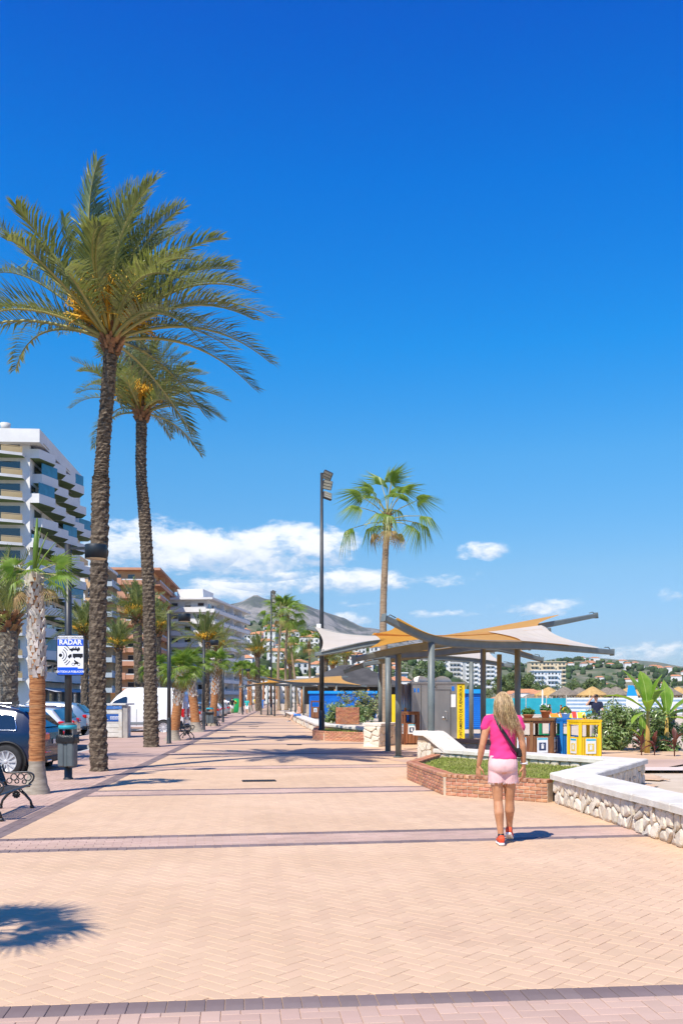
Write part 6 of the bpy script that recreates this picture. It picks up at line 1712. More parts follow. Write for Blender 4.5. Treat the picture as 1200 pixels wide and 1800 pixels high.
chain(q, [shL + V((.03, 0, 0)), shL.lerp(elL, .45), elL, elL.lerp(wrL, .3), wrL], [.052, .044, .036, .037, .024]); chain(q, [shR - V((.03, 0, 0)), shR.lerp(elR, .45), elR, elR.lerp(wrR, .3), wrR], [.052, .044, .036, .037, .024])
cap(q, (0, 0, 1.385), shL, .05, .052); cap(q, (0, 0, 1.385), shR, .05, .052)
for hp, kn, an, sgn in ((hpL, knL, anL, -1), (hpR, knR, anR, 1)):
    calf = kn.lerp(an, .32) + V((0, -.022, 0))
    chain(q, [hp, hp.lerp(kn, .45), kn.lerp(hp, .12), kn, calf, kn.lerp(an, .68), an], [.082, .074, .055, .050, .055, .038, .031])
hand(q, wrL, (-.03, .12, -1), (.6, .5, 0), 1, 1.0, .45); hand(q, wrR, (.05, .10, -1), (-.6, .5, 0), -1, 1.0, .55)
# head with a face, turned ahead
hc = V((0, .035, 1.565)); q.ball(hc, (.072, .088, .098), 18, 12); q.ball(hc + V((0, .03, -.06)), (.052, .058, .055), 14, 8); cap(q, hc + V((0, .088, .0)), hc + V((0, .106, -.022)), .009, .013, 8); cap(q, hc + V((-.022, .078, -.058)), hc + V((.022, .078, -.058)), .010, .010, 8)
for s_ in (-1, 1): q.ball(hc + V((s_ * .076, -.005, -.01)), (.009, .02, .03), 8, 6)
body = fuse(q, 'body', m_skin, W, .0058, 5)
for s_ in (-1, 1): e = MB(); e.ball(hc + V((s_ * .03, .080, .005)), (.012, .008, .009), 8, 6); e.build('eye', mat('eye', (.6, .6, .6)), W)
# T-shirt
q = MB()
etube(q, ((.935, .150, .118), (.965, .150, .117), (1.03, .139, .103), (1.09, .131, .097), (1.16, .137, .102), (1.23, .149, .108), (1.29, .160, .106), (1.335, .160, .096), (1.38, .135, .085), (1.42, .085, .068)))
cap(q, (0, 0, 1.385), shL + V((0, 0, .0)), .064, .064); cap(q, (0, 0, 1.385), shR, .064, .064); cap(q, shL, shL + V((-.024, -.006, -.07)), .064, .060); cap(q, shR, shR + V((.024, -.006, -.07)), .064, .060)
def folds(c):
    low = max(0, 1 - abs(c.z - 1.03) / .15)
    return noise.noise((c.x * 7 + c.z * 5, c.y * 6, c.z * 17 - c.x * 6)) * .011 * low + noise.noise((c.x * 9 - c.z * 12, c.y * 9, c.z * 10)) * .008 + noise.noise((c.x * 26, c.y * 26, c.z * 30)) * .002
fuse(q, 't_shirt', m_pinkt, W, .0062, 3, folds)
# shorts with frayed hems
q = MB()
etube(q, ((.79, .148, .105, -.006), (.82, .160, .122, -.006), (.86, .163, .130, -.008), (.90, .158, .126, -.006), (.94, .150, .117, -.002), (.972, .146, .112, 0)))
for hp, kn in ((hpL, knL), (hpR, knR)):
    e_ = hp + (kn - hp) * .47; q.tube([hp + V((0, 0, .0)), e_], [.088, .096], 18, True)
fuse(q, 'shorts', m_short, W, .0062, 2, lambda c: noise.noise((c.x * 16, c.y * 16, c.z * 12)) * .004 + noise.noise((c.x * 40, c.y * 40, c.z * 9)) * .0015)
q = MB(); rgp = random.Random(4)
for hp, kn in ((hpL, knL), (hpR, knR)):
    e_ = hp + (kn - hp) * .47
    for k in range(90):
        a = rgp.uniform(0, 6.28); p = e_ + V((math.cos(a) * .095, math.sin(a) * .095, .006)); q.tube([p, p + V((rgp.uniform(-.008, .008), rgp.uniform(-.008, .008), -rgp.uniform(.012, .032)))], [.0022, .001], 3, False)
q.build('frayed_hem', mat('fray_white', (.75, .62, .6)), W)['kind'] = 'stuff'
# hair: cap and long wavy strands, lifted to the right by the wind
m_hair2 = mat('dark_blonde_hair', (.20, .125, .055), (.36, .25, .12), 12, .42, island=.3, spec=.5)
q = MB(); q.ball(hc + V((0, -.012, .012)), (.075, .089, .096), 16, 10); q.ball((.008, -.05, 1.475), (.062, .035, .07), 14, 8); fuse(q, 'hair', m_hair2, W, .009, 2, lambda c: noise.noise((c.x * 34, c.y * 34, c.z * 14)) * .012)
q = MB(); rgp = random.Random(8)
for k in range(1050):
    a = rgp.uniform(-3.1, -.05); e = rgp.uniform(-.2, 1.35)
    d = V((math.cos(a) * math.cos(e), math.sin(a) * math.cos(e), math.sin(e))); p = hc + V((0, -.01, .010)) + V((d.x * .075, d.y * .090, d.z * .096))
    right = .5 + .5 * d.x + rgp.uniform(-.3, .3)
    L_ = rgp.uniform(.13, .23) + .17 * max(0, right) * rgp.uniform(.5, 1.15) + .06 * d.z; n_ = 9; pts = [p]; ph = rgp.uniform(0, 6.28); w_ = rgp.uniform(.008, .022); drift = rgp.uniform(-.10, .16) + .34 * max(0, right) * rgp.uniform(.2, 1.2)
    vel = V((d.x * .3, d.y * .5 - .15, .05 + d.z * .3))
    for j in range(n_):
        f = (j + 1) / n_; vel = vel * .66 + V((drift * f * 1.0 - .05 * d.x * (1 - f), -.05 * (1 - f), -.62)) * .5
        p = p + vel.normalized() * L_ / n_ * 1.15
        pts.append(p + V((math.sin(ph + f * 12), math.cos(ph + f * 9) * .6, 0)) * w_ * f ** .6)
    q.tube(pts, [.0017 * (1 - .75 * i / n_) + .0004 for i in range(n_ + 1)], 4, False, k % 3 == 0 and 1 or 0, True)
q.build('hair_strands', [m_hair, m_hair2], W)['kind'] = 'stuff'
# strap, bag, watch, shoes
st_pts = [(-.085, .09, 1.33), (-.10, .03, 1.418), (-.085, -.06, 1.40), (-.045, -.112, 1.30), (.02, -.124, 1.20), (.085, -.116, 1.10), (.135, -.085, 1.03), (.160, -.03, .985)]
q = MB(); q.tube(spline(st_pts, 24), .017, 6, True, 0, True, .25, None); q.build('strap', m_blk, W)
q = MB(); q.box((.172, .005, 1.0), (.05, .13, .10), rad(8), bev=.016); q.build('bag', mat('black_bag_cloth', (.012, .012, .014), None, 5, .7), W)
q = MB(); c = wrR + V((0, 0, .035)); q.tube([c + V((.031 * math.cos(a), .031 * math.sin(a), 0)) for a in [k * math.pi / 8 for k in range(17)]], .011, 6, False); q.box(c + V((.036, 0, 0)), (.012, .034, .036), 0, bev=.004); q.build('watch', m_white, W)
shoe(W, anL + V((0, .01, -.005)), rad(4), 0, m_shoe, m_sole); shoe(W, anR + V((0, .02, -.002)), rad(-8), rad(-22), m_shoe, m_sole)
for an in (anL, anR): q = MB(); q.cyl(an + V((0, 0, -.01)), an + V((0, 0, .035)), .036, .034, 14); q.build('sock', m_blk, W)

def person(label, loc, rz, shirt, lower, hairm, h=1.72, stride=.25, short=True, sleeve=True, skin=None, sit=False, arms=(.1, -.1), voxel=.017, hat=None, pack=None, shirtless=False, armup=False, female=False):
    skin = skin or m_skin2; s = h / 1.72
    t = empty('person', loc, rz, label, 'person'); t.scale = (s, s, s)
    q = MB(); z0 = .44 if sit else .92
    H_ = lambda z: z - (.92 - z0)
    etube(q, [(H_(z), rx, ry) for z, rx, ry in ((.82, .13, .10), (.92, .155, .11), (1.05, .14, .10), (1.2, .155, .105), (1.34, .165, .10), (1.42, .10, .08))], 14)
    cap(q, (0, 0, H_(1.42)), (0, .02, H_(1.54)), .058, .052); q.ball((0, .03, H_(1.615)), (.075, .092, .112), 12, 8); cap(q, (0, .12, H_(1.61)), (0, .132, H_(1.585)), .01, .014, 6)
    for s_ in (-1, 1): q.ball((s_ * .078, .02, H_(1.61)), (.01, .02, .03), 6, 5)
    sh = [V((s_ * .19, 0, H_(1.41))) for s_ in (-1, 1)]; el = [V((-.25, arms[0] * .4, H_(1.13))), V((.25, arms[1] * .4, H_(1.13)))]; wr = [V((-.26, arms[0] + .08, H_(.90))), V((.26, arms[1] + .08, H_(.90)))]
    if sit: el = [V((-.24, -.05, H_(1.13))), V((.24, -.05, H_(1.13)))]; wr = [V((-.17, .20, H_(1.02))), V((.17, .20, H_(1.02)))]
    if armup: el[1] = V((.36, .08, H_(1.36))); wr[1] = V((.16, .14, H_(1.62)))
    for a, b_, c, sd in zip(sh, el, wr, (1, -1)):
        cap(q, (0, 0, H_(1.42)), a, .055, .055); chain(q, [a, b_, c], [.054, .042, .03], 10); d_ = (c - b_).normalized(); hand(q, c, d_, (-.4 * -sd, .6, .1), sd, 1.05, .5)
    if sit: legs = [(V((-.1, 0, .44)), V((-.13, .44, .46)), V((-.20, .66, .10))), (V((.1, 0, .44)), V((.12, .44, .45)), V((.12, .60, .10)))]
    else: legs = [(V((-.09, 0, .90)), V((-.09, stride * .55 + .03, .50)), V((-.08, stride, .09))), (V((.09, 0, .90)), V((.09, -stride * .2 + .04, .50)), V((.08, -stride, .11)))]
    for a, b_, c in legs: chain(q, [a, a.lerp(b_, .5), b_, b_.lerp(c, .35) + V((0, -.02, 0)), c], [.10, .085, .058, .058, .036], 10)
    fuse(q, 'body', skin, t, voxel if not female else voxel, 3)
    if not shirtless:
        q = MB()
        etube(q, [(H_(z), rx, ry) for z, rx, ry in ((.86, .172, .128), (.96, .170, .126), (1.06, .158, .118), (1.2, .170, .122), (1.33, .178, .116), (1.43, .11, .09))], 14)
        for a, b_ in zip(sh, el): cap(q, (0, 0, H_(1.41)), a, .068, .068); cap(q, a, a.lerp(b_, .5 if sleeve else .12), .066, .062)
        fuse(q, 'shirt', shirt, t, voxel, 2)
    q = MB(); q.ball((0, 0, legs[0][0].z + .02), (.172, .13, .11), 12, 8)
    for a, b_, c in legs: cap(q, a, a.lerp(b_, .72 if short else .98), .11, .10 if short else .075); 
    if not short:
        for a, b_, c in legs: cap(q, b_, b_.lerp(c, .9), .075, .06)
    fuse(q, 'shorts' if short else 'trousers', lower, t, voxel, 2)
    q = MB(); q.ball((0, .012, H_(1.645)), (.086, .100, .098), 12, 8)
    if female: q.ball((0, -.05, H_(1.55)), (.075, .045, .12), 10, 8)
    fuse(q, 'hair', hairm, t, voxel, 1)
    if hat:
        q = MB(); q.lathe([(.094, H_(1.66)), (.096, H_(1.70)), (.07, H_(1.745)), (.01, H_(1.755))], 14, (0, .015, 0)); q.box((0, .13, H_(1.67)), (.15, .12, .014), 0, bev=.004); q.build('cap', hat, t)
    if pack: q = MB(); q.box((0, -.17, H_(1.22)), (.26, .13, .38), 0, bev=.04); q.build('backpack', pack, t)
    for (a, b_, c), yaw in zip(legs, (.1, -.1)): shoe(t, c + V((0, .02, -.005)), yaw, 0, mat('shoe_grey', (.10, .10, .11)), m_sole)
    return t
def cl(nm, c): return mat('cloth_' + nm, c, tuple(min(1, v * 1.12) for v in c), 8, .9)
wt, nv, rdc, tl, bk_, yl, bu, pk, gy = cl('white', (.70, .69, .67)), cl('navy', (.012, .018, .045)), cl('red', (.60, .02, .03)), cl('teal', (.03, .40, .38)), cl('black', (.015, .015, .018)), cl('yellow', (.75, .68, .02)), cl('blue', (.06, .20, .55)), cl('hotpink', (.70, .05, .25)), cl('grey', (.30, .30, .31))
g_ = G(395, 1256); person('man in white T-shirt and dark shorts walking away left of the bottle bank', (g_.x, g_.y, 0), rad(4), wt, nv, m_hairb)
g_ = G(407, 1255); person('man in black T-shirt with backpack beside the man in white', (g_.x + .05, g_.y, 0), rad(2), bk_, wt, m_hairb, 1.74, -.22, pack=bk_)
g_ = G(434, 1256); person('woman in teal top and white shorts walking toward the viewer', (g_.x, g_.y, 0), rad(178), tl, wt, m_hair, 1.66, .22, female=True)
person('woman in pink trousers far along the promenade', (-13.2, 152, 0), 0, pk, pk, m_hairb, 1.68, .25, short=False, shirtless=False, female=True)
person('person in blue far along the promenade', (-13.2, 162, 0), rad(180), bu, bu, m_hairb, 1.72, .2, short=False)
person('person in red shirt far along the promenade', (-12.0, 165, 0), rad(180), rdc, nv, m_hairb, 1.78, .2)
person('person in yellow vest far along the promenade', (-14.6, 164, 0), 0, yl, nv, m_hairb, 1.75, .2, short=False)
person('person in white shirt farthest along the promenade', (-11.3, 172, 0), 0, wt, gy, m_hairb, 1.75, .2)
sp_ = V((-2.95, 65.0, .0))
person('bare-chested man in blue shorts sitting on the stone wall', (sp_.x + .1, sp_.y, .06), rad(105), wt, bu, m_hairb, 1.78, 0, sit=True, shirtless=True, skin=m_skin2)
person('man in navy T-shirt and cap with raised arm walking on the beach', (P(1047, 1229, 38).x, 38, -.03), rad(175), nv, gy, m_hairb, 1.78, .2, short=False, hat=bk_, armup=True, voxel=.014)
person('person in white shirt half hidden by the banana plants', (P(1178, 1229, 40).x, 40, -.03), rad(20), wt, nv, m_hairb, 1.75, .2, short=True)
person('dark-haired person sitting in the shade behind the shelter post', (P(903, 1229, 27.5).x, 27.5, .0), rad(170), bk_, nv, m_hairb, 1.66, 0, sit=True)
# ================================================================== beach
m_bush = mat('shrub_leaf', (.11, .19, .05), (.27, .36, .13), 5, .32, island=.35, spec=.55, transl=(.16, .26, .04), tfac=.2)
m_twig = mat('shrub_twig', (.10, .07, .04)); m_banana = mat('banana_leaf', (.13, .27, .02), (.22, .36, .05), 3, .4, island=.12, transl=(.42, .60, .05), tfac=.42)
m_bstem = mat('banana_stem', (.40, .26, .06), (.55, .40, .10), 6, .6, stretch=(1, 1, .3)); m_canna = mat('canna_leaf', (.10, .03, .025), (.17, .06, .04), 4, .4, island=.2, transl=(.3, .08, .04), tfac=.25)
m_rib = mat('banana_rib', (.26, .36, .08), (.34, .42, .12), 3, .5)
def shrub(label, c, r, n, seed, name='shrub', m=None, leaf=.066):
    rg_ = random.Random(seed); t = empty(name, c, 0, label, 'shrub')
    q = MB()
    for _ in range(10):
        a = rg_.uniform(0, 6.28); q.tube([(0, 0, 0), (math.cos(a) * r[0] * .3, math.sin(a) * r[1] * .3, r[2] * .6), (math.cos(a) * r[0] * .6, math.sin(a) * r[1] * .6, r[2] * 1.3)], [.03, .02, .008], 5, False)
    q.build('stem', m_twig, t)
    q = MB()
    cl_ = [(V((rg_.gauss(0, .42) * r[0], rg_.gauss(0, .42) * r[1], r[2] * (.95 + rg_.uniform(-.75, .75)))), rg_.uniform(.22, .42)) for _ in range(46)]
    for k in range(n):
        c0, cr_ = cl_[k % len(cl_)]
        d = V((rg_.gauss(0, 1), rg_.gauss(0, 1), rg_.gauss(0, 1))).normalized(); p = c0 + V((d.x * r[0], d.y * r[1], d.z * r[2])) * cr_ * rg_.uniform(.75, 1.05)
        if p.z < .03: continue
        up = (d + V((rg_.gauss(0, .45), rg_.gauss(0, .45), .35 + rg_.gauss(0, .4)))).normalized(); a_ = V((rg_.gauss(0, 1), rg_.gauss(0, 1), rg_.gauss(0, .6))); s_ = a_.cross(up)
        if s_.length < .01: continue
        s_.normalize(); f_ = up.cross(s_); z_ = leaf * rg_.uniform(.6, 1.25)
        q.add([p - f_ * z_, p + s_ * z_ * .36, p + f_ * z_ - up * z_ * .2, p - s_ * z_ * .36], [(0, 1, 2, 3)], 0, False)
    q.build('foliage', m or m_bush, t)['kind'] = 'stuff'
    return t
c = G(1090, 1322, -.03); shrub('large rounded green shrub right of the yellow recycling station', (c.x, c.y + .5, -.04), (.68, .64, .80), 6200, 1)
c = G(1168, 1322, -.03); shrub('dense green shrub behind the banana plants at the right edge', (c.x + .1, c.y + 1.0, -.04), (.85, .7, .72), 5200, 2)
shrub('low shrub under the banana plants', (c.x - .12, c.y - .1, -.04), (.34, .3, .26), 1500, 3)
c = G(1196, 1318, -.03); shrub('green shrub cut by the right edge', (c.x + .45, c.y + .2, -.04), (.55, .5, .5), 2600, 4)
c = G(600, 1262); shrub('clipped round shrub left of the brick box', (c.x - .35, 64, 0), (.95, .9, .72), 1800, 5, leaf=.10); shrub('second clipped shrub behind the brick box', (c.x + 1.1, 65, 0), (.8, .8, .62), 1400, 6, leaf=.10)
m_olean = mat('oleander', (.10, .17, .05), (.24, .26, .10), 2, .5, island=.35, dirt=((.5, .22, .2), 3)); shrub('tall flowering shrub behind the brick box', (1.55, 70, 0), (1.25, 1.1, 1.2), 2600, 7, m=m_olean, leaf=.13)
def banana_leaf(q, base, d0, L_, wmax, bend, rg_, mi=0):
    d = V(d0).normalized(); p = V(base); n = 12; side = d.cross(V((0, 0, 1))); side = side.normalized() if side.length > .05 else V((1, 0, 0)); prev = None; rows = []
    for i in range(n + 1):
        f = i / n; w_ = wmax * math.sin(min(1, (f + .04) * 1.25) * math.pi * .5) * (1 - max(0, (f - .62) / .38) ** 1.8); up = side.cross(d).normalized()
        rows.append((p - side * w_ + up * w_ * .35 + V((0, 0, rg_.uniform(-.02, .01))), p, p + side * w_ + up * w_ * .35 + V((0, 0, rg_.uniform(-.02, .01))))); d = (d + V((0, 0, -bend / n * (.4 + 1.2 * f)))).normalized(); p = p + d * L_ / n
    vs = [v for r_ in rows for v in r_]; fs = []
    for i in range(n): fs += [(i * 3, i * 3 + 1, i * 3 + 4, i * 3 + 3), (i * 3 + 1, i * 3 + 2, i * 3 + 5, i * 3 + 4)]
    q.add(vs, fs, mi, True); q.tube([r_[1] for r_ in rows], [.011 * (1 - i / n) + .003 for i in range(n + 1)], 5, False, 2)
def banana(label, c, H, leaves, seed):
    rg_ = random.Random(seed); t = empty('banana_plant', c, 0, label, 'plant', 'banana plants at the right')
    q = MB(); q.tube([(0, 0, 0), (.02, 0, H * .5), (.03, 0, H)], [.085, .065, .04], 12); q.build('stem', m_bstem, t)
    for a, e, L_, w_, b_ in leaves:
        q = MB(); d = (math.cos(rad(a)) * math.cos(rad(e)), math.sin(rad(a)) * math.cos(rad(e)), math.sin(rad(e))); banana_leaf(q, (.03, 0, H * .93), d, L_, w_, b_, rg_); q.build('leaf', [m_banana, m_bstem, m_rib], t)
c = G(1137, 1326, -.03)
banana('tall banana plant with arching leaves right of the round shrub', (c.x, c.y, -.04), 1.35, [(178, 40, 1.45, .17, 1.0), (100, 78, 1.35, .23, 1.3), (150, 68, 1.5, .22, .8), (30, 60, 1.1, .20, 1.2), (250, 45, .9, .18, 1.2), (200, -10, .7, .14, 1.0), (0, 75, 1.2, .2, .7)], 1)
c = G(1172, 1322, -.03)
banana('second banana plant with torn upright leaves nearer the right edge', (c.x, c.y + .1, -.04), 1.15, [(20, 25, 1.2, .21, .9), (95, 80, 1.2, .17, .5), (70, 72, 1.1, .2, .8), (5, 48, 1.35, .23, 1.0), (150, 75, 1.1, .17, .4), (-30, 5, .9, .17, .9), (175, 60, 1.1, .17, .9)], 2)
c = G(1128, 1324, -.03)
banana('small young banana shoot with one broad leaf', (c.x - .02, c.y - .1, -.04), .45, [(95, 82, .75, .15, .6), (170, 50, .6, .10, .9)], 3)
for k, (px, py, s_) in enumerate(((1127, 1330, 1.0), (1150, 1330, .9), (1185, 1332, 1.1))):
    c = G(px, py, -.03); t = empty('canna_plant', (c.x, c.y, -.04), k, ('dark red leafed canna left of the banana stems', 'dark red leafed canna among the low shrub', 'dark red leafed canna at the right edge')[k], 'plant', 'dark red cannas')
    q = MB(); q.tube([(0, 0, 0), (0, 0, .45 * s_)], [.02, .012], 6); q.build('stem', m_canna, t); rg_ = random.Random(k)
    for j in range(6):
        q = MB(); a = j * 2.4; e = rad(35 + 22 * (j % 3)); banana_leaf(q, (0, 0, .2 * s_ + .05 * j), (math.cos(a) * math.cos(e), math.sin(a) * math.cos(e), math.sin(e)), .38 * s_, .07, .9, rg_); q.build('leaf', [m_canna, m_canna, m_canna], t)

# sand path
sheet('beach_path', [G(1120, 1358, 0)[:2], G(1400, 1358, 0)[:2], G(1400, 1352, 0)[:2], G(1120, 1352, 0)[:2]], .045, mat('pale_path', (.62, .50, .42), (.66, .55, .47), 1, .9))

# thatched parasols
m_th1 = mat('thatch_gold', (.42, .26, .09), (.55, .36, .14), 5, .95, .02, 25, stretch=(1, 1, .3)); m_th2 = mat('thatch_grey', (.17, .14, .105), (.26, .215, .16), 5, .95, .02, 25, stretch=(1, 1, .3)); m_pw = mat('parasol_pole', (.30, .20, .11), (.4, .28, .16), 3, .8)
def parasol_mesh(seed, r, zc_, h):
    rg_ = random.Random(seed); q = MB(); n = 28
    q.lathe([(r, zc_), (r * .92, zc_ + h * .16), (r * .55, zc_ + h * .52), (r * .22, zc_ + h * .86), (.05, zc_ + h)], n, (0, 0, 0), 0, True)
    for k in range(150):
        a = rg_.uniform(0, 6.28); f = rg_.uniform(.2, 1); r0 = r * f; z_ = zc_ + h * (1 - f) * .9 + .02; d = V((math.cos(a), math.sin(a), 0)); s_ = V((-d.y, d.x, 0)) * .07
        p = d * r0 + V((0, 0, z_ + .05)); e = d * (r0 + .22) + V((0, 0, z_ - .22 - rg_.uniform(0, .14))); q.add([p - s_, p + s_, e + s_ * .5, e - s_ * .5], [(0, 1, 2, 3)], 0, False)
    return q
TH = {}
for i, m_ in enumerate((m_th1, m_th2)): TH[i] = parasol_mesh(i, 1.7, 2.05, 1.0).mesh('thatch', m_)
q = MB(); q.cyl((0, 0, 0), (0, 0, 2.9), .06, .05, 8); pole_me = q.mesh('pole', m_pw)
ORDW = ['first', 'second', 'third', 'fourth', 'fifth', 'sixth', 'seventh', 'eighth', 'ninth', 'tenth', 'eleventh', 'twelfth', 'thirteenth', 'fourteenth', 'fifteenth', 'sixteenth']
ps_ = [(964, 0, 108), (992, 1, 106), (1018, 1, 112), (1041, 0, 104), (1066, 1, 110), (1082, 1, 104), (1104, 0, 112), (1128, 0, 108), (1150, 1, 112), (1172, 1, 100), (1192, 0, 106), (1215, 0, 108), (930, 1, 122), (905, 1, 126), (948, 1, 124), (1056, 0, 118)]
for k, (px, c_, Y) in enumerate(sorted(ps_)):
    t = empty('thatched_parasol', ((px - 600) / 1700 * Y, Y, -.1 if Y < 115 else -.8), k * .7, ORDW[k] + ' thatched beach parasol from the left, ' + ('golden' if c_ == 0 else 'grey') + ' straw', 'parasol', 'thatched parasols on the beach')
    link('thatch', TH[c_], t); link('pole', pole_me, t)
# striped windbreak panels with posts
m_wb1 = mat('windbreak_white', (.60, .65, .70), (.68, .72, .76), 2, .6); m_wb2 = mat('windbreak_blue', (.20, .31, .44), (.26, .38, .50), 2, .6); m_turq = mat('windbreak_turquoise', (.02, .36, .44), (.03, .44, .52), 1.5, .7, transl=(.05, .5, .6), tfac=.3)
def windbreak(label, px0, px1, Y, z0, z1, turq=False):
    x0, x1 = (px0 - 600) / 1700 * Y, (px1 - 600) / 1700 * Y; t = empty('windbreak', (x0, Y, 0), 0, label, 'windbreak')
    n = max(1, round((x1 - x0) / 2.2)); st = (x1 - x0) / n
    for k in range(n):
        if turq:
            q = MB(); q.add([(st * k + st * j / 6, .05 * math.sin(j * 2.1 + k), z) for z in (z0, z1) for j in range(7)], [(j, j + 1, j + 8, j + 7) for j in range(6)], 0, True); q.build('panel', m_turq, t)
        else:
            nb = 9
            for j in range(nb):
                za = z0 + (z1 - z0) * j / nb; q = MB(); q.bx(st * k + .04, st * (k + 1) - .04, -.015 - .01 * (j % 2), .015, za, za + (z1 - z0) / nb - .004); q.build('slat', m_wb1 if j % 2 == 0 else m_wb2, t)
        q = MB(); q.cyl((st * k, 0, -.1), (st * k, 0, z1 + .25), .035, .03, 8); q.build('post', mat('windbreak_post', (.5, .45, .38)), t)
windbreak('striped blue and white windbreak fence on the beach behind the man in navy', 995, 1240, 92, .12, 1.72)
windbreak('turquoise cloth windbreak behind the woman and shelter posts', 888, 996, 95, .1, 1.68, True)
windbreak('turquoise cloth windbreak left part, between the shelter posts', 832, 884, 97, .1, 1.66, True)
# white and blue surfboard-like banner
bn = empty('beach_banner', (P(1110, 1229, 78).x, 78, -.3), rad(6), 'white upright sail-shaped board with blue top in front of the striped windbreak', 'board')
q = MB(); q.loft([[(-.42, -.02, .3), (.52, -.02, .3), (.52, .02, .3), (-.42, .02, .3)], [(-.34, -.02, 1.3), (.38, -.02, 1.3), (.38, .02, 1.3), (-.34, .02, 1.3)]]); q.build('board', m_white, bn)
q = MB(); q.loft([[(-.34, -.02, 1.302), (.38, -.02, 1.302), (.38, .02, 1.302), (-.34, .02, 1.302)], [(-.24, -.02, 1.82), (.12, -.02, 1.82), (.12, .02, 1.82), (-.24, .02, 1.82)]]); q.build('top', mat('banner_blue', (.01, .30, .62)), bn)
bn.scale = (1.25, 1.25, 1.65)
# white pole
wp = empty('white_pole', (P(953, 1229, 70).x, 70, -.05), 0, 'bare white pole standing before the turquoise windbreak', 'pole'); q = MB(); q.cyl((0, 0, 0), (0, 0, 2.25), .05, .045, 10); q.build('pole', m_white, wp); q = MB(); q.lathe([(.06, 2.25), (.04, 2.31), (.01, 2.33)], 10); q.build('finial', m_white, wp)
# sunbeds with bright cushions
m_bed = mat('sunbed_white', (.68, .66, .62)); cols = [mat('cushion_orange', (.75, .26, .02)), mat('cushion_yellow', (.75, .50, .03)), mat('cushion_red', (.60, .05, .03)), mat('cushion_turq', (.05, .40, .50))]
for k, (px, py, a) in enumerate(((985, 1262, 10), (1001, 1259, -5), (1016, 1262, 8), (1032, 1260, 0), (1000, 1266, 6), (1024, 1267, -8), (975, 1258, 15), (1044, 1263, 5))):
    Y = 58 + (k * 4.3) % 16; X = (px - 600) / 1700 * Y
    t = empty('sunbed', (X, Y, -.04), rad(90 + a), ORDW[k] + ' of the white sunbeds with bright cushions left of the man in navy', 'sunbed', 'sunbeds behind the recycling stations')
    q = MB(); q.box((0, 0, .28), (1.4, .7, .06), 0, bev=.012); q.build('frame', m_bed, t)
    q = MB(); R3 = Matrix.Rotation(rad(-38), 3, 'Y'); q.box((.88, 0, .50), (.70, .60, .05), R3, bev=.012); q.build('backrest', m_bed, t)
    q = MB(); q.box((.86, 0, .56), (.62, .52, .05), R3, bev=.02); q.build('cushion', cols[k % 4], t)
    q = MB(); q.box((-.05, 0, .332), (1.1, .5, .045), 0, bev=.015); q.build('mattress', cols[(k + 1) % 3], t)
    for sx_ in (-.55, .55):
        for sy in (-.25, .25): q = MB(); q.cyl((sx_, sy, 0), (sx_, sy, .26), .022, .022, 6); q.build('leg', m_bed, t)
# bathers
person('sunbather in orange sitting by the turquoise windbreak', (P(966, 1229, 84).x, 84, -.05), rad(100), cl('orange', (.7, .2, .03)), rdc, m_hairb, 1.65, 0, sit=True, shirtless=True, skin=m_skin)
person('dark-haired sunbather beside the white pole', (P(986, 1229, 82).x, 82, -.05), rad(80), rdc, nv, m_hairb, 1.6, 0, sit=True, skin=m_skin)
person('reddish sunbather between the shelter posts right of the toilet cabin', (P(836, 1229, 86).x, 86, -.05), rad(180), rdc, nv, m_hairb, 1.65, 0, sit=True, shirtless=True, skin=m_skin)
# trees on the far side of the beach
m_tl = mat('tree_leaf', (.075, .12, .035), (.16, .21, .07), .6, .6, island=.35, transl=(.12, .18, .03), tfac=.2)
q = MB(); rg_ = random.Random(77)
cc = [(V((rg_.gauss(0, 2.0), rg_.gauss(0, 2.0), 5 + rg_.uniform(-2.4, 2.6))), rg_.uniform(.9, 1.7)) for _ in range(22)]
for k in range(2400):
    c0, r0 = cc[k % 22]; d = V((rg_.gauss(0, 1), rg_.gauss(0, 1), rg_.gauss(0, 1))).normalized(); p = c0 + d * r0 * rg_.uniform(.6, 1.05); s_ = d.orthogonal().normalized(); f_ = d.cross(s_); z_ = rg_.uniform(.16, .36)
    q.add([p - s_ * z_, p + f_ * z_ * .7, p + s_ * z_, p - f_ * z_ * .7], [(0, 1, 2, 3)], 0, False)
crown_me = q.mesh('crown', m_tl)
q = MB(); q.tube([(0, 0, -1), (.1, 0, 2), (.2, .1, 5)], [.3, .22, .1], 8); [q.tube([(.12, 0, 2.6), (math.cos(a) * 1.2, math.sin(a) * 1.2, 4.2)], [.12, .05], 6) for a in (0, 2, 4)]; trunk_me = q.mesh('trunk', m_twig)
TL = ['behind the white block across the bay', 'left of the cream tower', 'at the foot of the cream tower', 'right of the cream tower', 'between the slabs and the cream tower', 'behind the shelter posts', 'at the far right behind the parasols', 'beside the far white houses']
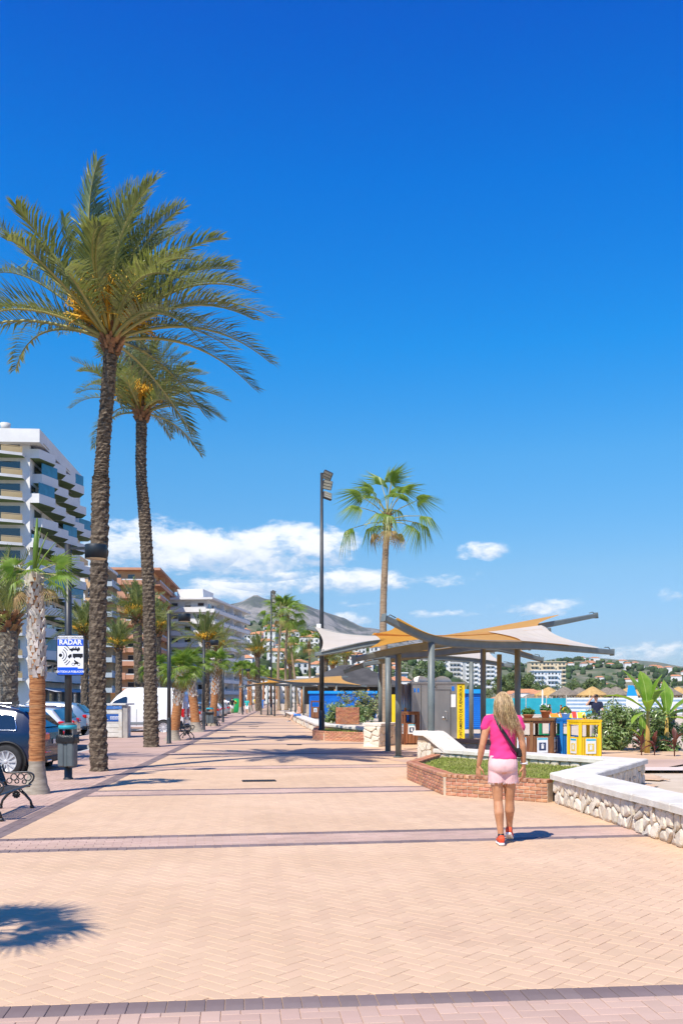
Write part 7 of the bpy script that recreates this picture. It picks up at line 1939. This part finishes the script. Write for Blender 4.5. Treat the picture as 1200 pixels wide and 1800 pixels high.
for k, (px, Y, s) in enumerate(((905, 330, 1.35), (922, 345, 1.15), (940, 330, .9), (1008, 340, .95), (890, 350, 1.3), (878, 340, 1.2), (1075, 360, .9), (958, 320, .8), (758, 480, 2.6), (640, 300, 1.4), (1150, 420, 1.3), (1040, 400, 1.3))):
    lab = ('bushy green tree ' + TL[k]) if k < 8 else ('tall dark tree between the apartment slabs', 'bushy tree behind the blue slatted kiosk', 'bushy tree low at the right behind the banana plants', 'bushy tree behind the man in navy across the bay')[k - 8]
    t = empty('tree', ((px - 600) / 1700 * Y, Y, -.2), k * 1.3, lab, 'tree', 'trees across the beach'); t.scale = (s, s, s)
    link('crown', crown_me, t); link('trunk', trunk_me, t)
for k, px in enumerate((893, 905, 917, 929, 942, 954)):
    Y = 240 + (k * 17) % 40; (wl, rf), w_, h_ = kinds[(3, 0, 3, 1, 3, 0)[k]]
    t = empty('beach_house', ((px - 600) / 1700 * Y, Y, -.2), 0, ORDW[k] + ' from the left of the low white houses with red roofs beyond the parasols', 'house', 'low houses beyond the parasols')
    link('wall', wl, t, (0, 0, 0), (0, 0, 0), (.55, .6, .55)); link('roof', rf, t, (0, 0, 0), (0, 0, 0), (.55, .6, .55))
    for j in range(2): link('window', wh_, t, (-1.2 + 2.4 * j, 0, .6))

# fan palm standing to the left of the viewer, its shadow falls on the paving
off = V((-3.92, 4.30, 0))
fo = fan_palm('fan palm beside the viewer at the left whose leaf shadow lies on the paving', off, off + V((0, 0, 3.5)), .17, .14, .5, .5, 13, .62, 77, None, 2, True, 60)
# ================================================================== sea air
hz = MB(); hz.bx(-9400, 9400, -450, 14400, -1.3, 300)
mh = bpy.data.materials.new('haze'); mh.use_nodes = True
th = NT(mh.node_tree); th.n.clear()
pv_ = th.add('ShaderNodeVolumePrincipled', ins={'Color': (.80, .88, 1.0, 1), 'Density': 0.00004, 'Anisotropy': 0.3})
oh = th.add('ShaderNodeOutputMaterial'); th.l.new(pv_.outputs[0], oh.inputs['Volume'])
ho = hz.build('haze', mh); ho['kind'] = 'stuff'; ho['label'] = 'thin pale blue sea air over the whole view'; ho['category'] = 'haze'
